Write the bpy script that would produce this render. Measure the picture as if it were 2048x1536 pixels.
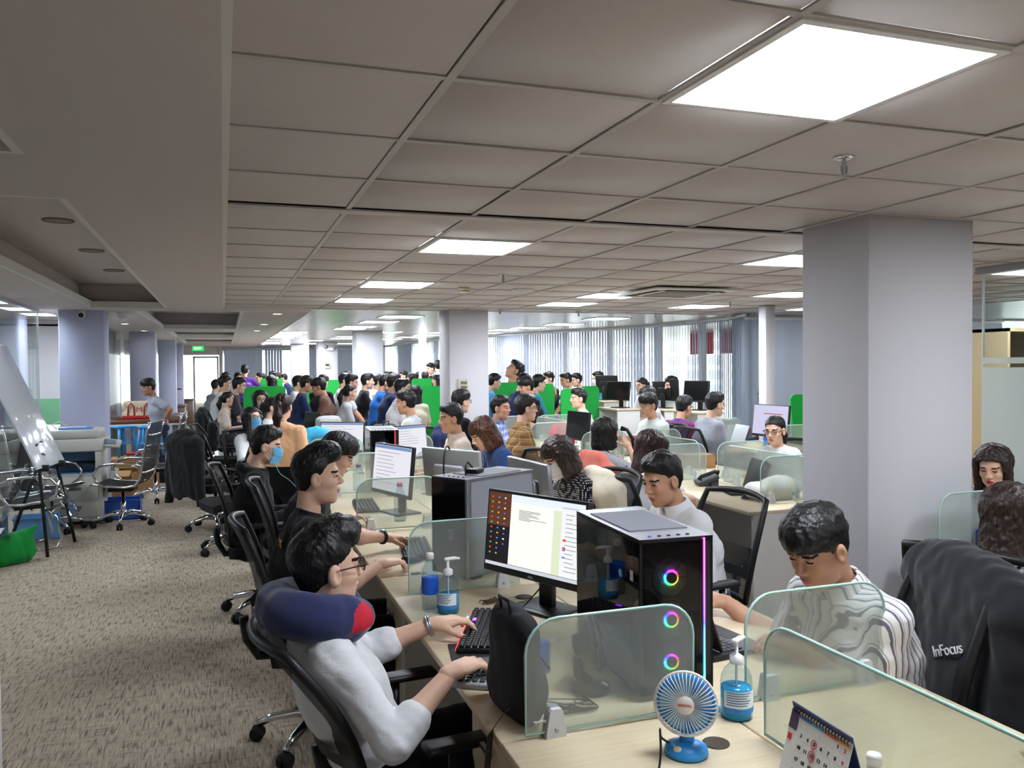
import bpy, bmesh, math, random
import numpy as np
from mathutils import Vector, Matrix, Euler
random.seed(7)
for _o in list(bpy.data.objects): bpy.data.objects.remove(_o)
SC = bpy.context.scene
COL = SC.collection
R = math.radians
# ---------------------------------------------------------------- camera
F_PX, YAW, PIT, ROLL, CAM_H = 1652.96, R(19.229), R(1.249), R(-0.45), 1.70
cd = bpy.data.cameras.new('camera'); cd.sensor_width = 36.0; cd.lens = 36.0*F_PX/2048.0
cd.clip_start = 0.05; cd.clip_end = 300
cam = bpy.data.objects.new('camera', cd); COL.objects.link(cam)
cam.matrix_world = Matrix.Translation((0, 0, CAM_H)) @ Matrix.Rotation(-YAW, 4, 'Z') @ Matrix.Rotation(R(90)-PIT, 4, 'X') @ Matrix.Rotation(ROLL, 4, 'Z')
SC.camera = cam
_m = cam.matrix_world.to_3x3()
RT, UP, FW = _m @ Vector((1,0,0)), _m @ Vector((0,1,0)), _m @ Vector((0,0,-1))
def ray(u, v): return FW + RT*((u-1024)/F_PX) - UP*((v-768)/F_PX)
def atz(u, v, z): r = ray(u, v); return Vector((0,0,CAM_H)) + r*((z-CAM_H)/r.z)
def aty(u, v, y): r = ray(u, v); return Vector((0,0,CAM_H)) + r*(y/r.y)
def atx(u, v, x): r = ray(u, v); return Vector((0,0,CAM_H)) + r*(x/r.x)
def atd(u, v, d): return Vector((0,0,CAM_H)) + ray(u, v)*d
# ---------------------------------------------------------------- world, exposure
w = bpy.data.worlds.new('sky'); SC.world = w; w.use_nodes = True
bg = w.node_tree.nodes['Background']; bg.inputs[0].default_value = (0.88, 0.95, 1.0, 1); bg.inputs[1].default_value = 5.0
SC.view_settings.view_transform = 'Standard'; SC.view_settings.look = 'None'
SC.view_settings.exposure = 1.02; SC.view_settings.gamma = 1.0
SC.view_settings.use_curve_mapping = False
PANEL_E = 20.0      # emission of the ceiling light panels
# ---------------------------------------------------------------- helpers
def lin(c):
    return tuple(((x/255)/12.92 if x/255 <= .04045 else ((x/255+.055)/1.055)**2.4) for x in c)
MATS = {}
def mat(name, rgb=(128,128,128), rough=.6, metal=0, spec=.5, emit=None, es=0, trans=0, ior=1.45, alpha=1, coat=0, sheen=0, noise=None, bump=None):
    """plain principled material; rgb in sRGB 0-255; noise=(scale, amount) varies value; bump=(scale, strength)"""
    if name in MATS: return MATS[name]
    m = bpy.data.materials.new(name); m.use_nodes = True; nt = m.node_tree; b = nt.nodes['Principled BSDF']
    c = lin(rgb)+(1,)
    b.inputs['Base Color'].default_value = c; b.inputs['Roughness'].default_value = rough
    b.inputs['Metallic'].default_value = metal; b.inputs['Specular IOR Level'].default_value = spec
    b.inputs['IOR'].default_value = ior; b.inputs['Alpha'].default_value = alpha
    b.inputs['Transmission Weight'].default_value = trans; b.inputs['Coat Weight'].default_value = coat
    b.inputs['Sheen Weight'].default_value = sheen
    if emit is not None:
        b.inputs['Emission Color'].default_value = lin(emit)+(1,); b.inputs['Emission Strength'].default_value = es
    if noise or bump:
        tc = nt.nodes.new('ShaderNodeTexCoord')
    if noise:
        n = nt.nodes.new('ShaderNodeTexNoise'); n.inputs['Scale'].default_value = noise[0]; n.inputs['Detail'].default_value = 4
        nt.links.new(tc.outputs['Object'], n.inputs['Vector'])
        mx = nt.nodes.new('ShaderNodeMixRGB'); mx.inputs[1].default_value = tuple(x*(1-noise[1]) for x in c[:3])+(1,)
        mx.inputs[2].default_value = tuple(min(1, x*(1+noise[1])) for x in c[:3])+(1,)
        nt.links.new(n.outputs['Fac'], mx.inputs[0]); nt.links.new(mx.outputs[0], b.inputs['Base Color'])
    if bump:
        n2 = nt.nodes.new('ShaderNodeTexNoise'); n2.inputs['Scale'].default_value = bump[0]; n2.inputs['Detail'].default_value = 5
        nt.links.new(tc.outputs['Object'], n2.inputs['Vector'])
        bp = nt.nodes.new('ShaderNodeBump'); bp.inputs['Strength'].default_value = bump[1]; bp.inputs['Distance'].default_value = .01
        nt.links.new(n2.outputs['Fac'], bp.inputs['Height']); nt.links.new(bp.outputs[0], b.inputs['Normal'])
    MATS[name] = m
    return m
def nodes_of(m):
    nt = m.node_tree; return nt, nt.nodes['Principled BSDF']
def tag(o, label=None, cat=None, group=None, kind=None):
    if label: o['label'] = label
    if cat: o['category'] = cat
    if group: o['group'] = group
    if kind: o['kind'] = kind
    return o
class MB:
    """collects shapes of one mesh object"""
    def __init__(s): s.v = []; s.f = []; s.mi = []; s.sm = []; s.cur = 0; s.smooth = False
    def add(s, vs, fs, smooth=None):
        o = len(s.v); s.v += [tuple(x) for x in vs]
        for f in fs:
            s.f.append(tuple(i+o for i in f)); s.mi.append(s.cur); s.sm.append(s.smooth if smooth is None else smooth)
        return s
    def box(s, c, d, rz=0, M=None):
        x, y, z = d[0]/2, d[1]/2, d[2]/2
        vs = [Vector(p) for p in ((-x,-y,-z),(x,-y,-z),(x,y,-z),(-x,y,-z),(-x,-y,z),(x,-y,z),(x,y,z),(-x,y,z))]
        T = Matrix.Translation(c) @ (M if M is not None else Matrix.Rotation(rz, 4, 'Z'))
        return s.add([T @ p for p in vs], [(0,3,2,1),(4,5,6,7),(0,1,5,4),(1,2,6,5),(2,3,7,6),(3,0,4,7)], False)
    def b2(s, lo, hi):
        return s.box(((lo[0]+hi[0])/2,(lo[1]+hi[1])/2,(lo[2]+hi[2])/2),(hi[0]-lo[0],hi[1]-lo[1],hi[2]-lo[2]))
    def rbox(s, c, d, r=.01, M=None, seg=2):
        bm = bmesh.new(); bmesh.ops.create_cube(bm, size=1)
        bmesh.ops.scale(bm, vec=d, verts=bm.verts)
        r = min(r, min(d)*.49)
        bmesh.ops.bevel(bm, geom=bm.edges[:], offset=r, segments=seg, profile=.5, affect='EDGES')
        T = Matrix.Translation(c) @ (M if M is not None else Matrix.Identity(4))
        bm.verts.index_update()
        s.add([T @ v.co for v in bm.verts], [[v.index for v in f.verts] for f in bm.faces], True); bm.free(); return s
    def prism(s, pts, T, thick, smooth=False):
        """2D outline pts extruded symmetric along local z, placed by matrix T"""
        n = len(pts); vs = [T @ Vector((p[0],p[1],-thick/2)) for p in pts]+[T @ Vector((p[0],p[1],thick/2)) for p in pts]
        fs = [tuple(range(n-1,-1,-1)), tuple(range(n,2*n))]
        s.add(vs, fs, False)
        o = len(s.v)-2*n
        for i in range(n):
            j = (i+1) % n; s.f.append((o+i,o+j,o+n+j,o+n+i)); s.mi.append(s.cur); s.sm.append(smooth)
        return s
    def tube(s, path, r, n=8, closed=False, cap=True):
        P = [Vector(p) for p in path]; m = len(P); rs = r if isinstance(r, (list, tuple)) else [r]*m
        vs = []; fs = []; prev = None
        for i, p in enumerate(P):
            if closed: t = (P[(i+1) % m]-P[i-1])
            else: t = (P[min(i+1, m-1)]-P[max(i-1, 0)])
            t = t.normalized() if t.length > 1e-9 else Vector((0,0,1))
            if prev is None:
                a = Vector((0,0,1)) if abs(t.z) < .9 else Vector((1,0,0)); nn = t.cross(a).normalized()
            else:
                nn = (prev - t*prev.dot(t)); nn = nn.normalized() if nn.length > 1e-6 else t.orthogonal().normalized()
            prev = nn; bb = t.cross(nn)
            for k in range(n):
                a = 2*math.pi*k/n; vs.append(p+(nn*math.cos(a)+bb*math.sin(a))*rs[i])
        for i in range(m if closed else m-1):
            for k in range(n):
                a = i*n+k; b = i*n+(k+1) % n; c = ((i+1) % m)*n+(k+1) % n; d = ((i+1) % m)*n+k
                fs.append((a,b,c,d))
        if cap and not closed:
            fs.append(tuple(range(n-1,-1,-1))); fs.append(tuple(range((m-1)*n, m*n)))
        return s.add(vs, fs, True)
    def lathe(s, prof, n=16, T=None):
        """prof: list of (r,z); closes ends at r=0"""
        T = T if T is not None else Matrix.Identity(4); vs = []; fs = []
        for (r, z) in prof:
            for k in range(n): a = 2*math.pi*k/n; vs.append(T @ Vector((r*math.cos(a), r*math.sin(a), z)))
        for i in range(len(prof)-1):
            for k in range(n): fs.append((i*n+k, i*n+(k+1) % n, (i+1)*n+(k+1) % n, (i+1)*n+k))
        fs.append(tuple(range(n-1,-1,-1))); fs.append(tuple(range((len(prof)-1)*n, len(prof)*n)))
        return s.add(vs, fs, True)
    def ring(s, R0, r, T, n=24, k=6):
        return s.tube([T @ Vector((R0*math.cos(2*math.pi*i/n), R0*math.sin(2*math.pi*i/n), 0)) for i in range(n)], r, k, closed=True)
    def quad(s, a, b, c, d): return s.add([a,b,c,d], [(0,1,2,3)], False)
    def sheet(s, grid, smooth=True):
        """grid[i][j] of points"""
        n = len(grid); m = len(grid[0]); vs = [p for row in grid for p in row]
        return s.add(vs, [(i*m+j, i*m+j+1, (i+1)*m+j+1, (i+1)*m+j) for i in range(n-1) for j in range(m-1)], smooth)
    def build(s, name, mats, parent=None, loc=None, rz=0, M=None):
        me = bpy.data.meshes.new(name); me.from_pydata(s.v, [], s.f)
        for m in (mats if isinstance(mats, (list, tuple)) else [mats]): me.materials.append(m)
        me.polygons.foreach_set('material_index', s.mi); me.polygons.foreach_set('use_smooth', s.sm)
        me.update()
        o = bpy.data.objects.new(name, me); COL.objects.link(o)
        if parent is not None: o.parent = parent
        if loc is not None: o.location = loc
        if rz: o.rotation_euler.z = rz
        if M is not None: o.matrix_local = M
        return o
def thing(name, label, cat, loc=(0,0,0), rz=0, group=None):
    o = bpy.data.objects.new(name, None); COL.objects.link(o); o.empty_display_size = .1
    o.location = loc; o.rotation_euler.z = rz
    return tag(o, label, cat, group)
def struct(o): o['kind'] = 'structure'; return o
def dup(root, loc=None, rz=None, label=None, group=None, parent=None, scale=None):
    r = root.copy(); COL.objects.link(r); r.parent = parent
    if loc is not None: r.location = loc
    if rz is not None: r.rotation_euler = (0, 0, rz)
    if label: r['label'] = label
    if group: r['group'] = group
    if scale: r.scale = (scale,)*3
    for ch in list(root.children):
        dup(ch, parent=r)
    return r
def objmat(o, m, slot=0):
    o.material_slots[slot].link = 'OBJECT'; o.material_slots[slot].material = m
def kids(o, name):
    return [c for c in o.children if c.name.split('.')[0] == name]
TX = lambda x, y, z: Matrix.Translation((x, y, z))
RX = lambda a: Matrix.Rotation(a, 4, 'X')
RY = lambda a: Matrix.Rotation(a, 4, 'Y')
RZ = lambda a: Matrix.Rotation(a, 4, 'Z')
def rrect(w, h, r, n=5, corners=(1,1,1,1)):
    """outline of a rectangle 0..w, 0..h; corners bl,br,tr,tl rounded by r"""
    pts = []
    for (cx, cy, a0, on) in ((r,r,180,corners[0]),(w-r,r,270,corners[1]),(w-r,h-r,0,corners[2]),(r,h-r,90,corners[3])):
        if on:
            for i in range(n+1):
                a = R(a0+90*i/n); pts.append((cx+r*math.cos(a), cy+r*math.sin(a)))
        else:
            pts.append((0 if cx == r else w, 0 if cy == r else h))
    return pts
# ---------------------------------------------------------------- materials of the setting
def carpet_mat():
    m = mat('carpet', (150,140,124), rough=.95, spec=.1); nt, b = nodes_of(m)
    tc = nt.nodes.new('ShaderNodeTexCoord'); L = nt.links.new
    def streak(sx, sy, sc, rot=0):
        mp = nt.nodes.new('ShaderNodeMapping'); mp.inputs['Scale'].default_value = (sx, sy, 1); mp.inputs['Rotation'].default_value = (0,0,rot)
        L(tc.outputs['Object'], mp.inputs['Vector'])
        n = nt.nodes.new('ShaderNodeTexNoise'); n.inputs['Scale'].default_value = sc; n.inputs['Detail'].default_value = 2; L(mp.outputs[0], n.inputs['Vector']); return n
    a = streak(17, 1.9, 5); c = streak(1.5, 20, 4); fine = streak(1, .12, 330); fib = streak(60, 2.2, 4)
    def ramp(src, p0, c0, p1, c1):
        rp = nt.nodes.new('ShaderNodeValToRGB'); e = rp.color_ramp.elements; e[0].position = p0; e[0].color = (c0,)*3+(1,); e[1].position = p1; e[1].color = (c1,)*3+(1,); L(src.outputs['Fac'], rp.inputs[0]); return rp
    def mul(x, y, f=1.0):
        n = nt.nodes.new('ShaderNodeMixRGB'); n.blend_type = 'MULTIPLY'; n.inputs[0].default_value = f; L(x, n.inputs[1]); L(y, n.inputs[2]); return n.outputs[0]
    base = nt.nodes.new('ShaderNodeRGB'); base.outputs[0].default_value = lin((182,167,149))+(1,)
    x1 = mul(base.outputs[0], ramp(a, .36, .52, .46, 1).outputs[0]); x2 = mul(x1, ramp(c, .33, .62, .42, 1).outputs[0]); x3 = mul(x2, ramp(fib, .3, .62, .62, 1.12).outputs[0]); x4 = x3
    mm = ramp(fib, .3, 0, .7, 1); L(x4, b.inputs['Base Color'])
    bp = nt.nodes.new('ShaderNodeBump'); bp.inputs['Strength'].default_value = .25; bp.inputs['Distance'].default_value = .004
    L(mm.outputs[0], bp.inputs['Height']); L(bp.outputs[0], b.inputs['Normal'])
    return m
def far_ceiling_mat():
    m = mat('ceiling_panels_far', (196,192,188), rough=.28, spec=.5); nt, b = nodes_of(m); L = nt.links.new
    tc = nt.nodes.new('ShaderNodeTexCoord'); sp = nt.nodes.new('ShaderNodeSeparateXYZ'); L(tc.outputs['Object'], sp.inputs[0])
    def line(ax, off):
        a = nt.nodes.new('ShaderNodeMath'); a.operation = 'SUBTRACT'; a.inputs[1].default_value = off; L(sp.outputs[ax], a.inputs[0])
        d = nt.nodes.new('ShaderNodeMath'); d.operation = 'PINGPONG'; d.inputs[1].default_value = .303; L(a.outputs[0], d.inputs[0])
        c = nt.nodes.new('ShaderNodeMath'); c.operation = 'LESS_THAN'; c.inputs[1].default_value = .012; L(d.outputs[0], c.inputs[0]); return c
    la, lb = line('X', .5595), line('Y', 2.19)
    mx = nt.nodes.new('ShaderNodeMath'); mx.operation = 'MAXIMUM'; L(la.outputs[0], mx.inputs[0]); L(lb.outputs[0], mx.inputs[1])
    col = nt.nodes.new('ShaderNodeMixRGB'); col.inputs[1].default_value = lin((196,192,188))+(1,); col.inputs[2].default_value = lin((150,147,143))+(1,)
    L(mx.outputs[0], col.inputs[0]); L(col.outputs[0], b.inputs['Base Color'])
    return m
def fres(nt, ior):
    ge = nt.nodes.new('ShaderNodeNewGeometry'); mr = nt.nodes.new('ShaderNodeMapRange'); fr = nt.nodes.new('ShaderNodeFresnel')
    mr.inputs['To Min'].default_value = ior; mr.inputs['To Max'].default_value = 1/ior
    nt.links.new(ge.outputs['Backfacing'], mr.inputs['Value']); nt.links.new(mr.outputs[0], fr.inputs['IOR']); return fr
def frosted(name, rgb, rough=.28, veil=.18, through=.35):
    """etched glass: rough refraction, a little clear view, a thin white veil and a surface gloss"""
    if name in MATS: return MATS[name]
    m = bpy.data.materials.new(name); m.use_nodes = True; nt = m.node_tree; L = nt.links.new
    nt.nodes.remove(nt.nodes['Principled BSDF']); out = nt.nodes['Material Output']
    rf = nt.nodes.new('ShaderNodeBsdfRefraction'); rf.inputs['Color'].default_value = lin(rgb)+(1,); rf.inputs['Roughness'].default_value = rough; rf.inputs['IOR'].default_value = 1.03
    tr = nt.nodes.new('ShaderNodeBsdfTransparent'); tr.inputs['Color'].default_value = lin(rgb)+(1,)
    df = nt.nodes.new('ShaderNodeBsdfDiffuse'); df.inputs['Color'].default_value = lin(tuple(min(255, x+10) for x in rgb))+(1,)
    gl = nt.nodes.new('ShaderNodeBsdfGlossy'); gl.inputs['Roughness'].default_value = .12
    a = nt.nodes.new('ShaderNodeMixShader'); a.inputs[0].default_value = through; L(rf.outputs[0], a.inputs[1]); L(tr.outputs[0], a.inputs[2])
    b = nt.nodes.new('ShaderNodeMixShader'); b.inputs[0].default_value = veil; L(a.outputs[0], b.inputs[1]); L(df.outputs[0], b.inputs[2])
    fr = fres(nt, 1.35)
    c = nt.nodes.new('ShaderNodeMixShader'); L(fr.outputs[0], c.inputs[0]); L(b.outputs[0], c.inputs[1]); L(gl.outputs[0], c.inputs[2])
    L(c.outputs[0], out.inputs['Surface']); MATS[name] = m; return m
def clear_glass(name, rgb=(246,250,249), refl=1.3):
    if name in MATS: return MATS[name]
    m = bpy.data.materials.new(name); m.use_nodes = True; nt = m.node_tree; L = nt.links.new
    nt.nodes.remove(nt.nodes['Principled BSDF']); out = nt.nodes['Material Output']
    tr = nt.nodes.new('ShaderNodeBsdfTransparent'); tr.inputs['Color'].default_value = lin(rgb)+(1,)
    gl = nt.nodes.new('ShaderNodeBsdfGlossy'); gl.inputs['Roughness'].default_value = .02
    fr = fres(nt, refl)
    c = nt.nodes.new('ShaderNodeMixShader'); L(fr.outputs[0], c.inputs[0]); L(tr.outputs[0], c.inputs[1]); L(gl.outputs[0], c.inputs[2])
    L(c.outputs[0], out.inputs['Surface']); MATS[name] = m; return m
def sheer(name, rgb, f):
    """cloth that lets part of the daylight through"""
    m = bpy.data.materials.new(name); m.use_nodes = True; nt = m.node_tree; L = nt.links.new; nt.nodes.remove(nt.nodes['Principled BSDF'])
    d = nt.nodes.new('ShaderNodeBsdfDiffuse'); t = nt.nodes.new('ShaderNodeBsdfTranslucent'); x = nt.nodes.new('ShaderNodeMixShader'); x.inputs[0].default_value = f
    for n in (d, t): n.inputs['Color'].default_value = lin(rgb)+(1,)
    L(d.outputs[0], x.inputs[1]); L(t.outputs[0], x.inputs[2]); L(x.outputs[0], nt.nodes['Material Output'].inputs['Surface']); MATS[name] = m; return m
def emit_mat(name, rgb, s):
    return mat(name, (20,20,20), emit=rgb, es=s)
def wood_mat(name, c1, c2, sc=(1.2, 14, 14), rough=.42):
    m = mat(name, c1, rough=rough); nt, b = nodes_of(m); L = nt.links.new
    tc = nt.nodes.new('ShaderNodeTexCoord'); mp = nt.nodes.new('ShaderNodeMapping'); mp.inputs['Scale'].default_value = sc
    L(tc.outputs['Object'], mp.inputs['Vector'])
    n = nt.nodes.new('ShaderNodeTexNoise'); n.inputs['Scale'].default_value = 6; n.inputs['Detail'].default_value = 6; n.inputs['Roughness'].default_value = .65
    L(mp.outputs[0], n.inputs['Vector'])
    rp = nt.nodes.new('ShaderNodeValToRGB'); rp.color_ramp.elements[0].position = .35; rp.color_ramp.elements[1].position = .7
    rp.color_ramp.elements[0].color = lin(c1)+(1,); rp.color_ramp.elements[1].color = lin(c2)+(1,)
    L(n.outputs['Fac'], rp.inputs[0]); L(rp.outputs[0], b.inputs['Base Color']); return m
M_CARPET = carpet_mat(); M_FARCEIL = far_ceiling_mat()
M_TILE = mat('ceiling_tile', (201,193,191), rough=.5, noise=(3, .03)); M_BAR = mat('ceiling_bar', (190,184,181), rough=.45)
M_GYP = mat('gypsum_white', (203,195,193), rough=.7); M_GYPW = mat('gypsum_trim', (222,220,216), rough=.6)
M_WALL = mat('wall_white', (204,203,208), rough=.7, noise=(2, .02)); M_LAV = mat('pillar_lavender', (194,199,228), rough=.6, noise=(1.5, .04))
M_WOOD = wood_mat('desk_maple', (214,194,160), (228,211,180)); M_WHITE = mat('white_laminate', (224,222,218), rough=.45)
M_FROST = frosted('frosted_glass', (233,238,235), .27, .13, .14); M_GLASSEDGE = mat('glass_edge', (176,214,204), rough=.15, spec=.8)
M_CLEAR = clear_glass('clear_glass'); M_BLACK = mat('black_plastic', (22,22,24), rough=.45); M_DARK = mat('dark_grey_plastic', (52,52,56), rough=.5)
M_CHROME = mat('chrome', (225,226,230), rough=.12, metal=1); M_STEEL = mat('brushed_steel', (170,172,176), rough=.35, metal=1)
M_WPLAS = mat('white_plastic', (232,232,232), rough=.4); M_LIGHT = emit_mat('light_panel', (236,244,255), PANEL_E)
M_BLIND = sheer('blind_fabric', (168,174,190), .35); M_SPOT = emit_mat('downlight_lit', (255,250,240), 22)
# ================================================================ the setting
CZ, GZ = 2.438, 2.40
TS, GX0, GY0 = .606, .5595, 2.068
# floor
m = MB(); m.b2((-8,-4,-.12),(14,46,0)); fl = struct(m.build('floor', M_CARPET))
m = MB()
for i in range(3):
    for j in range(4): m.b2((-1.12+i*.6,16.5+j*.9,0),(-1.12+i*.6+.593,16.5+j*.9+.893,.006))
struct(m.build('floor_glossy_strip', mat('glossy_floor_tile', (196,204,200), rough=.08)))
# tile rows
def yrow(j): return GY0+j*TS+(.122 if j >= 3 else 0)
LIGHT_CELLS = {(2,-1),(2,4),(2,8),(2,11),(6,4),(6,9),(6,11),(9,8),(9,11),(12,11),(10,4),(6,-1),(2,-6),(6,-6)}   # the last three carry on the same grid outside the picture
LIGHT_CELLS = {(i-1, j) for i, j in LIGHT_CELLS}
JMIN, JMAX, IMAX = -8, 13, 14
m = MB(); m.b2((-8.2,-4.2,CZ+.35),(14.2,46.2,CZ+.42)); ceil = struct(m.build('ceiling', M_GYP))
tme = MB(); tme.rbox((0,0,.012),(TS-.0256,TS-.0256,.018),.004,seg=1); tm0 = tme.build('ceiling_tile', M_TILE, ceil)
first = True; edge = MB(); rest = MB()
AC = (4.12, 7.15)
for j in range(JMIN, JMAX+1):
    for i in range(-1, IMAX):
        y0, y1 = yrow(j), yrow(j)+TS
        if j == 2: y1 = y0+TS
        x0 = GX0+i*TS; x1 = x0+TS
        if (i+1-1, j) in LIGHT_CELLS and i >= 0: continue
        if i in (5,6) and j in (8,): pass
        if i == -1:
            (edge if j < -2 else edge).box(((.02+x1-.015)/2, (y0+y1)/2, CZ+.012), (x1-.015-.02, TS-.03, .018)); continue
        if j < -2 or i > 12:
            rest.box(((x0+x1)/2, (y0+y1)/2, CZ+.012), (TS-.03, TS-.03, .018)); continue
        if first: o = tm0; first = False
        else: o = tm0.copy(); COL.objects.link(o)
        o.parent = ceil; o.location = ((x0+x1)/2, (y0+y1)/2, CZ+random.uniform(-.001, .0015)); o.rotation_euler = (random.uniform(-.003,.003), random.uniform(-.003,.003), 0)
tag(edge.build('cut_ceiling_tile', M_TILE, ceil), kind='stuff'); tag(rest.build('ceiling_tile_rest', M_TILE, ceil), kind='stuff')
YE = yrow(JMAX)+TS       # far end of the built tile field
m = MB()
for i in range(-0, IMAX+1): m.box((GX0+i*TS, (yrow(JMIN)+YE)/2, CZ+.001), (.024, YE-yrow(JMIN), .006))
for j in range(JMIN, JMAX+2):
    y = yrow(j) if j <= JMAX else YE
    m.box(((.0+GX0+IMAX*TS)/2, y, CZ+.0015), (GX0+IMAX*TS, .024, .006))
    if j == 3: m.box(((GX0+IMAX*TS)/2, yrow(3)-.062, CZ-.004), (GX0+IMAX*TS, .098, .008))
m.build('ceiling_grid_bar', M_BAR, ceil)
m = MB(); m.box(((GX0+IMAX*TS)/2, (yrow(JMIN)+YE)/2, CZ+.03), (GX0+IMAX*TS, YE-yrow(JMIN), .01)); m.build('ceiling_void', mat('ceiling_void', (84,80,78)), ceil)
m = MB(); m.b2((.006, -4, CZ-.03),(.028, 10.49, CZ+.012)); struct(m.build('trim_1', M_GYPW))
# far ceiling: one slab, the grid in its material
m = MB(); m.b2((1.03, YE+.012, CZ),(14, 46, CZ+.05)); m.b2((GX0+IMAX*TS, -4, CZ),(14, YE+.012, CZ+.05)); struct(m.build('ceiling_far', M_FARCEIL))
m = MB(); m.b2((.007, 10.49, GZ-.012),(1.035, 10.54, CZ+.02)); m.b2((1.01, 10.54, GZ-.012),(1.035, 29.4, CZ+.02)); struct(m.build('trim_2', M_GYPW))
# gypsum ceiling with tray openings
trays = [(-1.42,-.60,-3.2,3.08),(-1.42,-.60,3.81,10.42),(-1.0,.25,10.85,15.6),(-1.0,.25,17.0,20.0),(-1.0,.25,21.5,25.0)]
gx = [-8,-2.05,-1.42,-1.0,-.60,.006,.25,1.03]; gy = [-4,-3.2,3.08,3.81,10.42,10.54,10.85,15.0,15.6,17.0,20.0,21.5,25.0,46]
m = MB()
for a in range(len(gx)-1):
    for b in range(len(gy)-1):
        cx, cy = (gx[a]+gx[a+1])/2, (gy[b]+gy[b+1])/2
        if any(t[0] < cx < t[1] and t[2] < cy < t[3] for t in trays): continue
        if cx > .006 and cy < 10.5: continue
        if cx < -2.05 and cy < 15: continue
        m.b2((gx[a],gy[b],GZ),(gx[a+1],gy[b+1],GZ+.03))
struct(m.build('ceiling_gypsum', M_GYP))
for n, t in enumerate(trays):
    x0, x1, y0, y1 = t; m = MB()
    g = .07
    for (lo, hi) in (((x0-.001,y0,GZ+.001),(x0+.03,y1,GZ+g)),((x1-.03,y0,GZ+.001),(x1+.001,y1,GZ+g)),((x0+.03,y0-.001,GZ+.001),(x1-.03,y0+.03,GZ+g)),((x0+.03,y1-.03,GZ+.001),(x1-.03,y1+.001,GZ+g))): m.b2(lo, hi)
    m.build('tray_lip', M_GYPW); lip = bpy.data.objects[-1] if False else None
    m2 = MB(); d = .14; top = GZ+.27
    for (lo, hi) in (((x0-d,y0-d,GZ+.05),(x0-d+.02,y1+d,top)),((x1+d-.02,y0-d,GZ+.05),(x1+d,y1+d,top)),((x0-d,y0-d,GZ+.05),(x1+d,y0-d+.02,top)),((x0-d,y1+d-.02,GZ+.05),(x1+d,y1+d,top)),((x0-d,y0-d,top),(x1+d,y1+d,top+.02))): m2.b2(lo, hi)
    for (lo, hi) in (((x0-d,y0-d,GZ+.03),(x0,y1+d,GZ+.05)),((x1,y0-d,GZ+.03),(x1+d,y1+d,GZ+.05)),((x0,y0-d,GZ+.03),(x1,y0,GZ+.05)),((x0,y1,GZ+.03),(x1,y1+d,GZ+.05))): m2.b2(lo, hi)
    o = m2.build('ceiling_tray', M_GYP); struct(o)
for o in bpy.data.objects:
    if o.name.startswith('tray_lip'): o.name = 'trim_3'; struct(o)
# pillars
def pillar(name, x0, x1, y0, y1, mt, label, z1=CZ, rz=0):
    m = MB(); m.rbox(((x0+x1)/2,(y0+y1)/2,z1/2),(x1-x0,y1-y0,z1+.01),.006,seg=1); m.b2
    o = m.build(name, mt); tag(o, label, 'pillar'); return o
pillar('square_pillar', 3.03,3.715,3.30,3.80, M_WALL, 'broad white square pillar standing beside the woman reading at the desk')
c2 = pillar('square_pillar', 2.79,3.325,10.47,11.0, M_WALL, 'white square pillar with a beige control box on its face')
pillar('slim_post', 6.43,6.57,8.75,8.90, M_WALL, 'slim white post in front of the closed grey roller blinds')
pillar('square_pillar', 2.54,3.08,16.8,17.4, M_WALL, 'white pillar behind the row of men in blue and navy shirts')
pillar('square_pillar', 2.54,3.08,23.9,24.5, M_WALL, 'far white pillar with an emergency lamp and a small switch box')
pillar('square_pillar', 2.0,2.52,26.4,26.9, M_WALL, 'farthest white pillar beside the closed pale blinds')
pillar('slim_post', 4.35,4.5,19.0,19.15, M_WALL, 'thin white post among the green partitions')
pillar('slim_post', 3.72,3.9,21.6,21.8, M_WALL, 'white post in front of the bright far windows')
pillar('lavender_pillar', -1.82,-1.34,10.9,11.35, M_LAV, 'pale lavender pillar behind the photocopier', GZ)
pillar('lavender_pillar', -1.66,-1.22,17.0,17.4, M_LAV, 'pale lavender pillar behind the man in the grey T-shirt', GZ)
pillar('lavender_pillar', -1.50,-1.10,21.8,22.2, M_LAV, 'lavender pillar with a small white switch plate', GZ)
pillar('lavender_pillar', -1.42,-1.08,25.2,25.5, M_LAV, 'last lavender pillar by the desk with the black lamp', GZ)
# outer walls (behind the camera, far left, right)
m = MB(); m.b2((-8,-4.1,0),(14,-4,3)); struct(m.build('wall_back', M_WALL))
m = MB(); m.b2((-5.1,-4,0),(-5,46,3)); struct(m.build('wall_left', M_WALL))
m = MB(); m.b2((14,-4,0),(14.1,10.3,3)); struct(m.build('wall_right', M_WALL))
# ---------------------------------------------------------------- ceiling lights
def light_fixture():
    t = thing('ceiling_light', 'square flat LED panel set into the tile ceiling', 'ceiling light', group='square LED panels in the tile ceiling')
    f = MB(); s = TS/2-.004; w_ = .022
    for (lo, hi) in (((-s,-s,-.006),(s,-s+w_,.01)),((-s,s-w_,-.006),(s,s,.01)),((-s,-s+w_,-.006),(-s+w_,s-w_,.01)),((s-w_,-s+w_,-.006),(s,s-w_,.01))): f.b2(lo, hi)
    f.build('frame', M_WPLAS, t)
    d = MB(); d.b2((-s+w_,-s+w_,-.002),(s-w_,s-w_,.004)); d.build('diffuser', M_LIGHT, t)
    return t
LP0 = light_fixture(); LIGHTS = []
for (i, j) in sorted(LIGHT_CELLS): LIGHTS.append((GX0+i*TS+TS/2, yrow(j)+TS/2))
OFFSCREEN = {(5,-1):'pillar_side',(1,-6):'aisle_rear',(5,-6):'pillar_rear'}
CELLS = sorted(LIGHT_CELLS); OFFLIST = []
LIGHTS += [(2.46,12.0),(2.4,13.4),(2.33,15.1),(2.29,15.95)]
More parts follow.
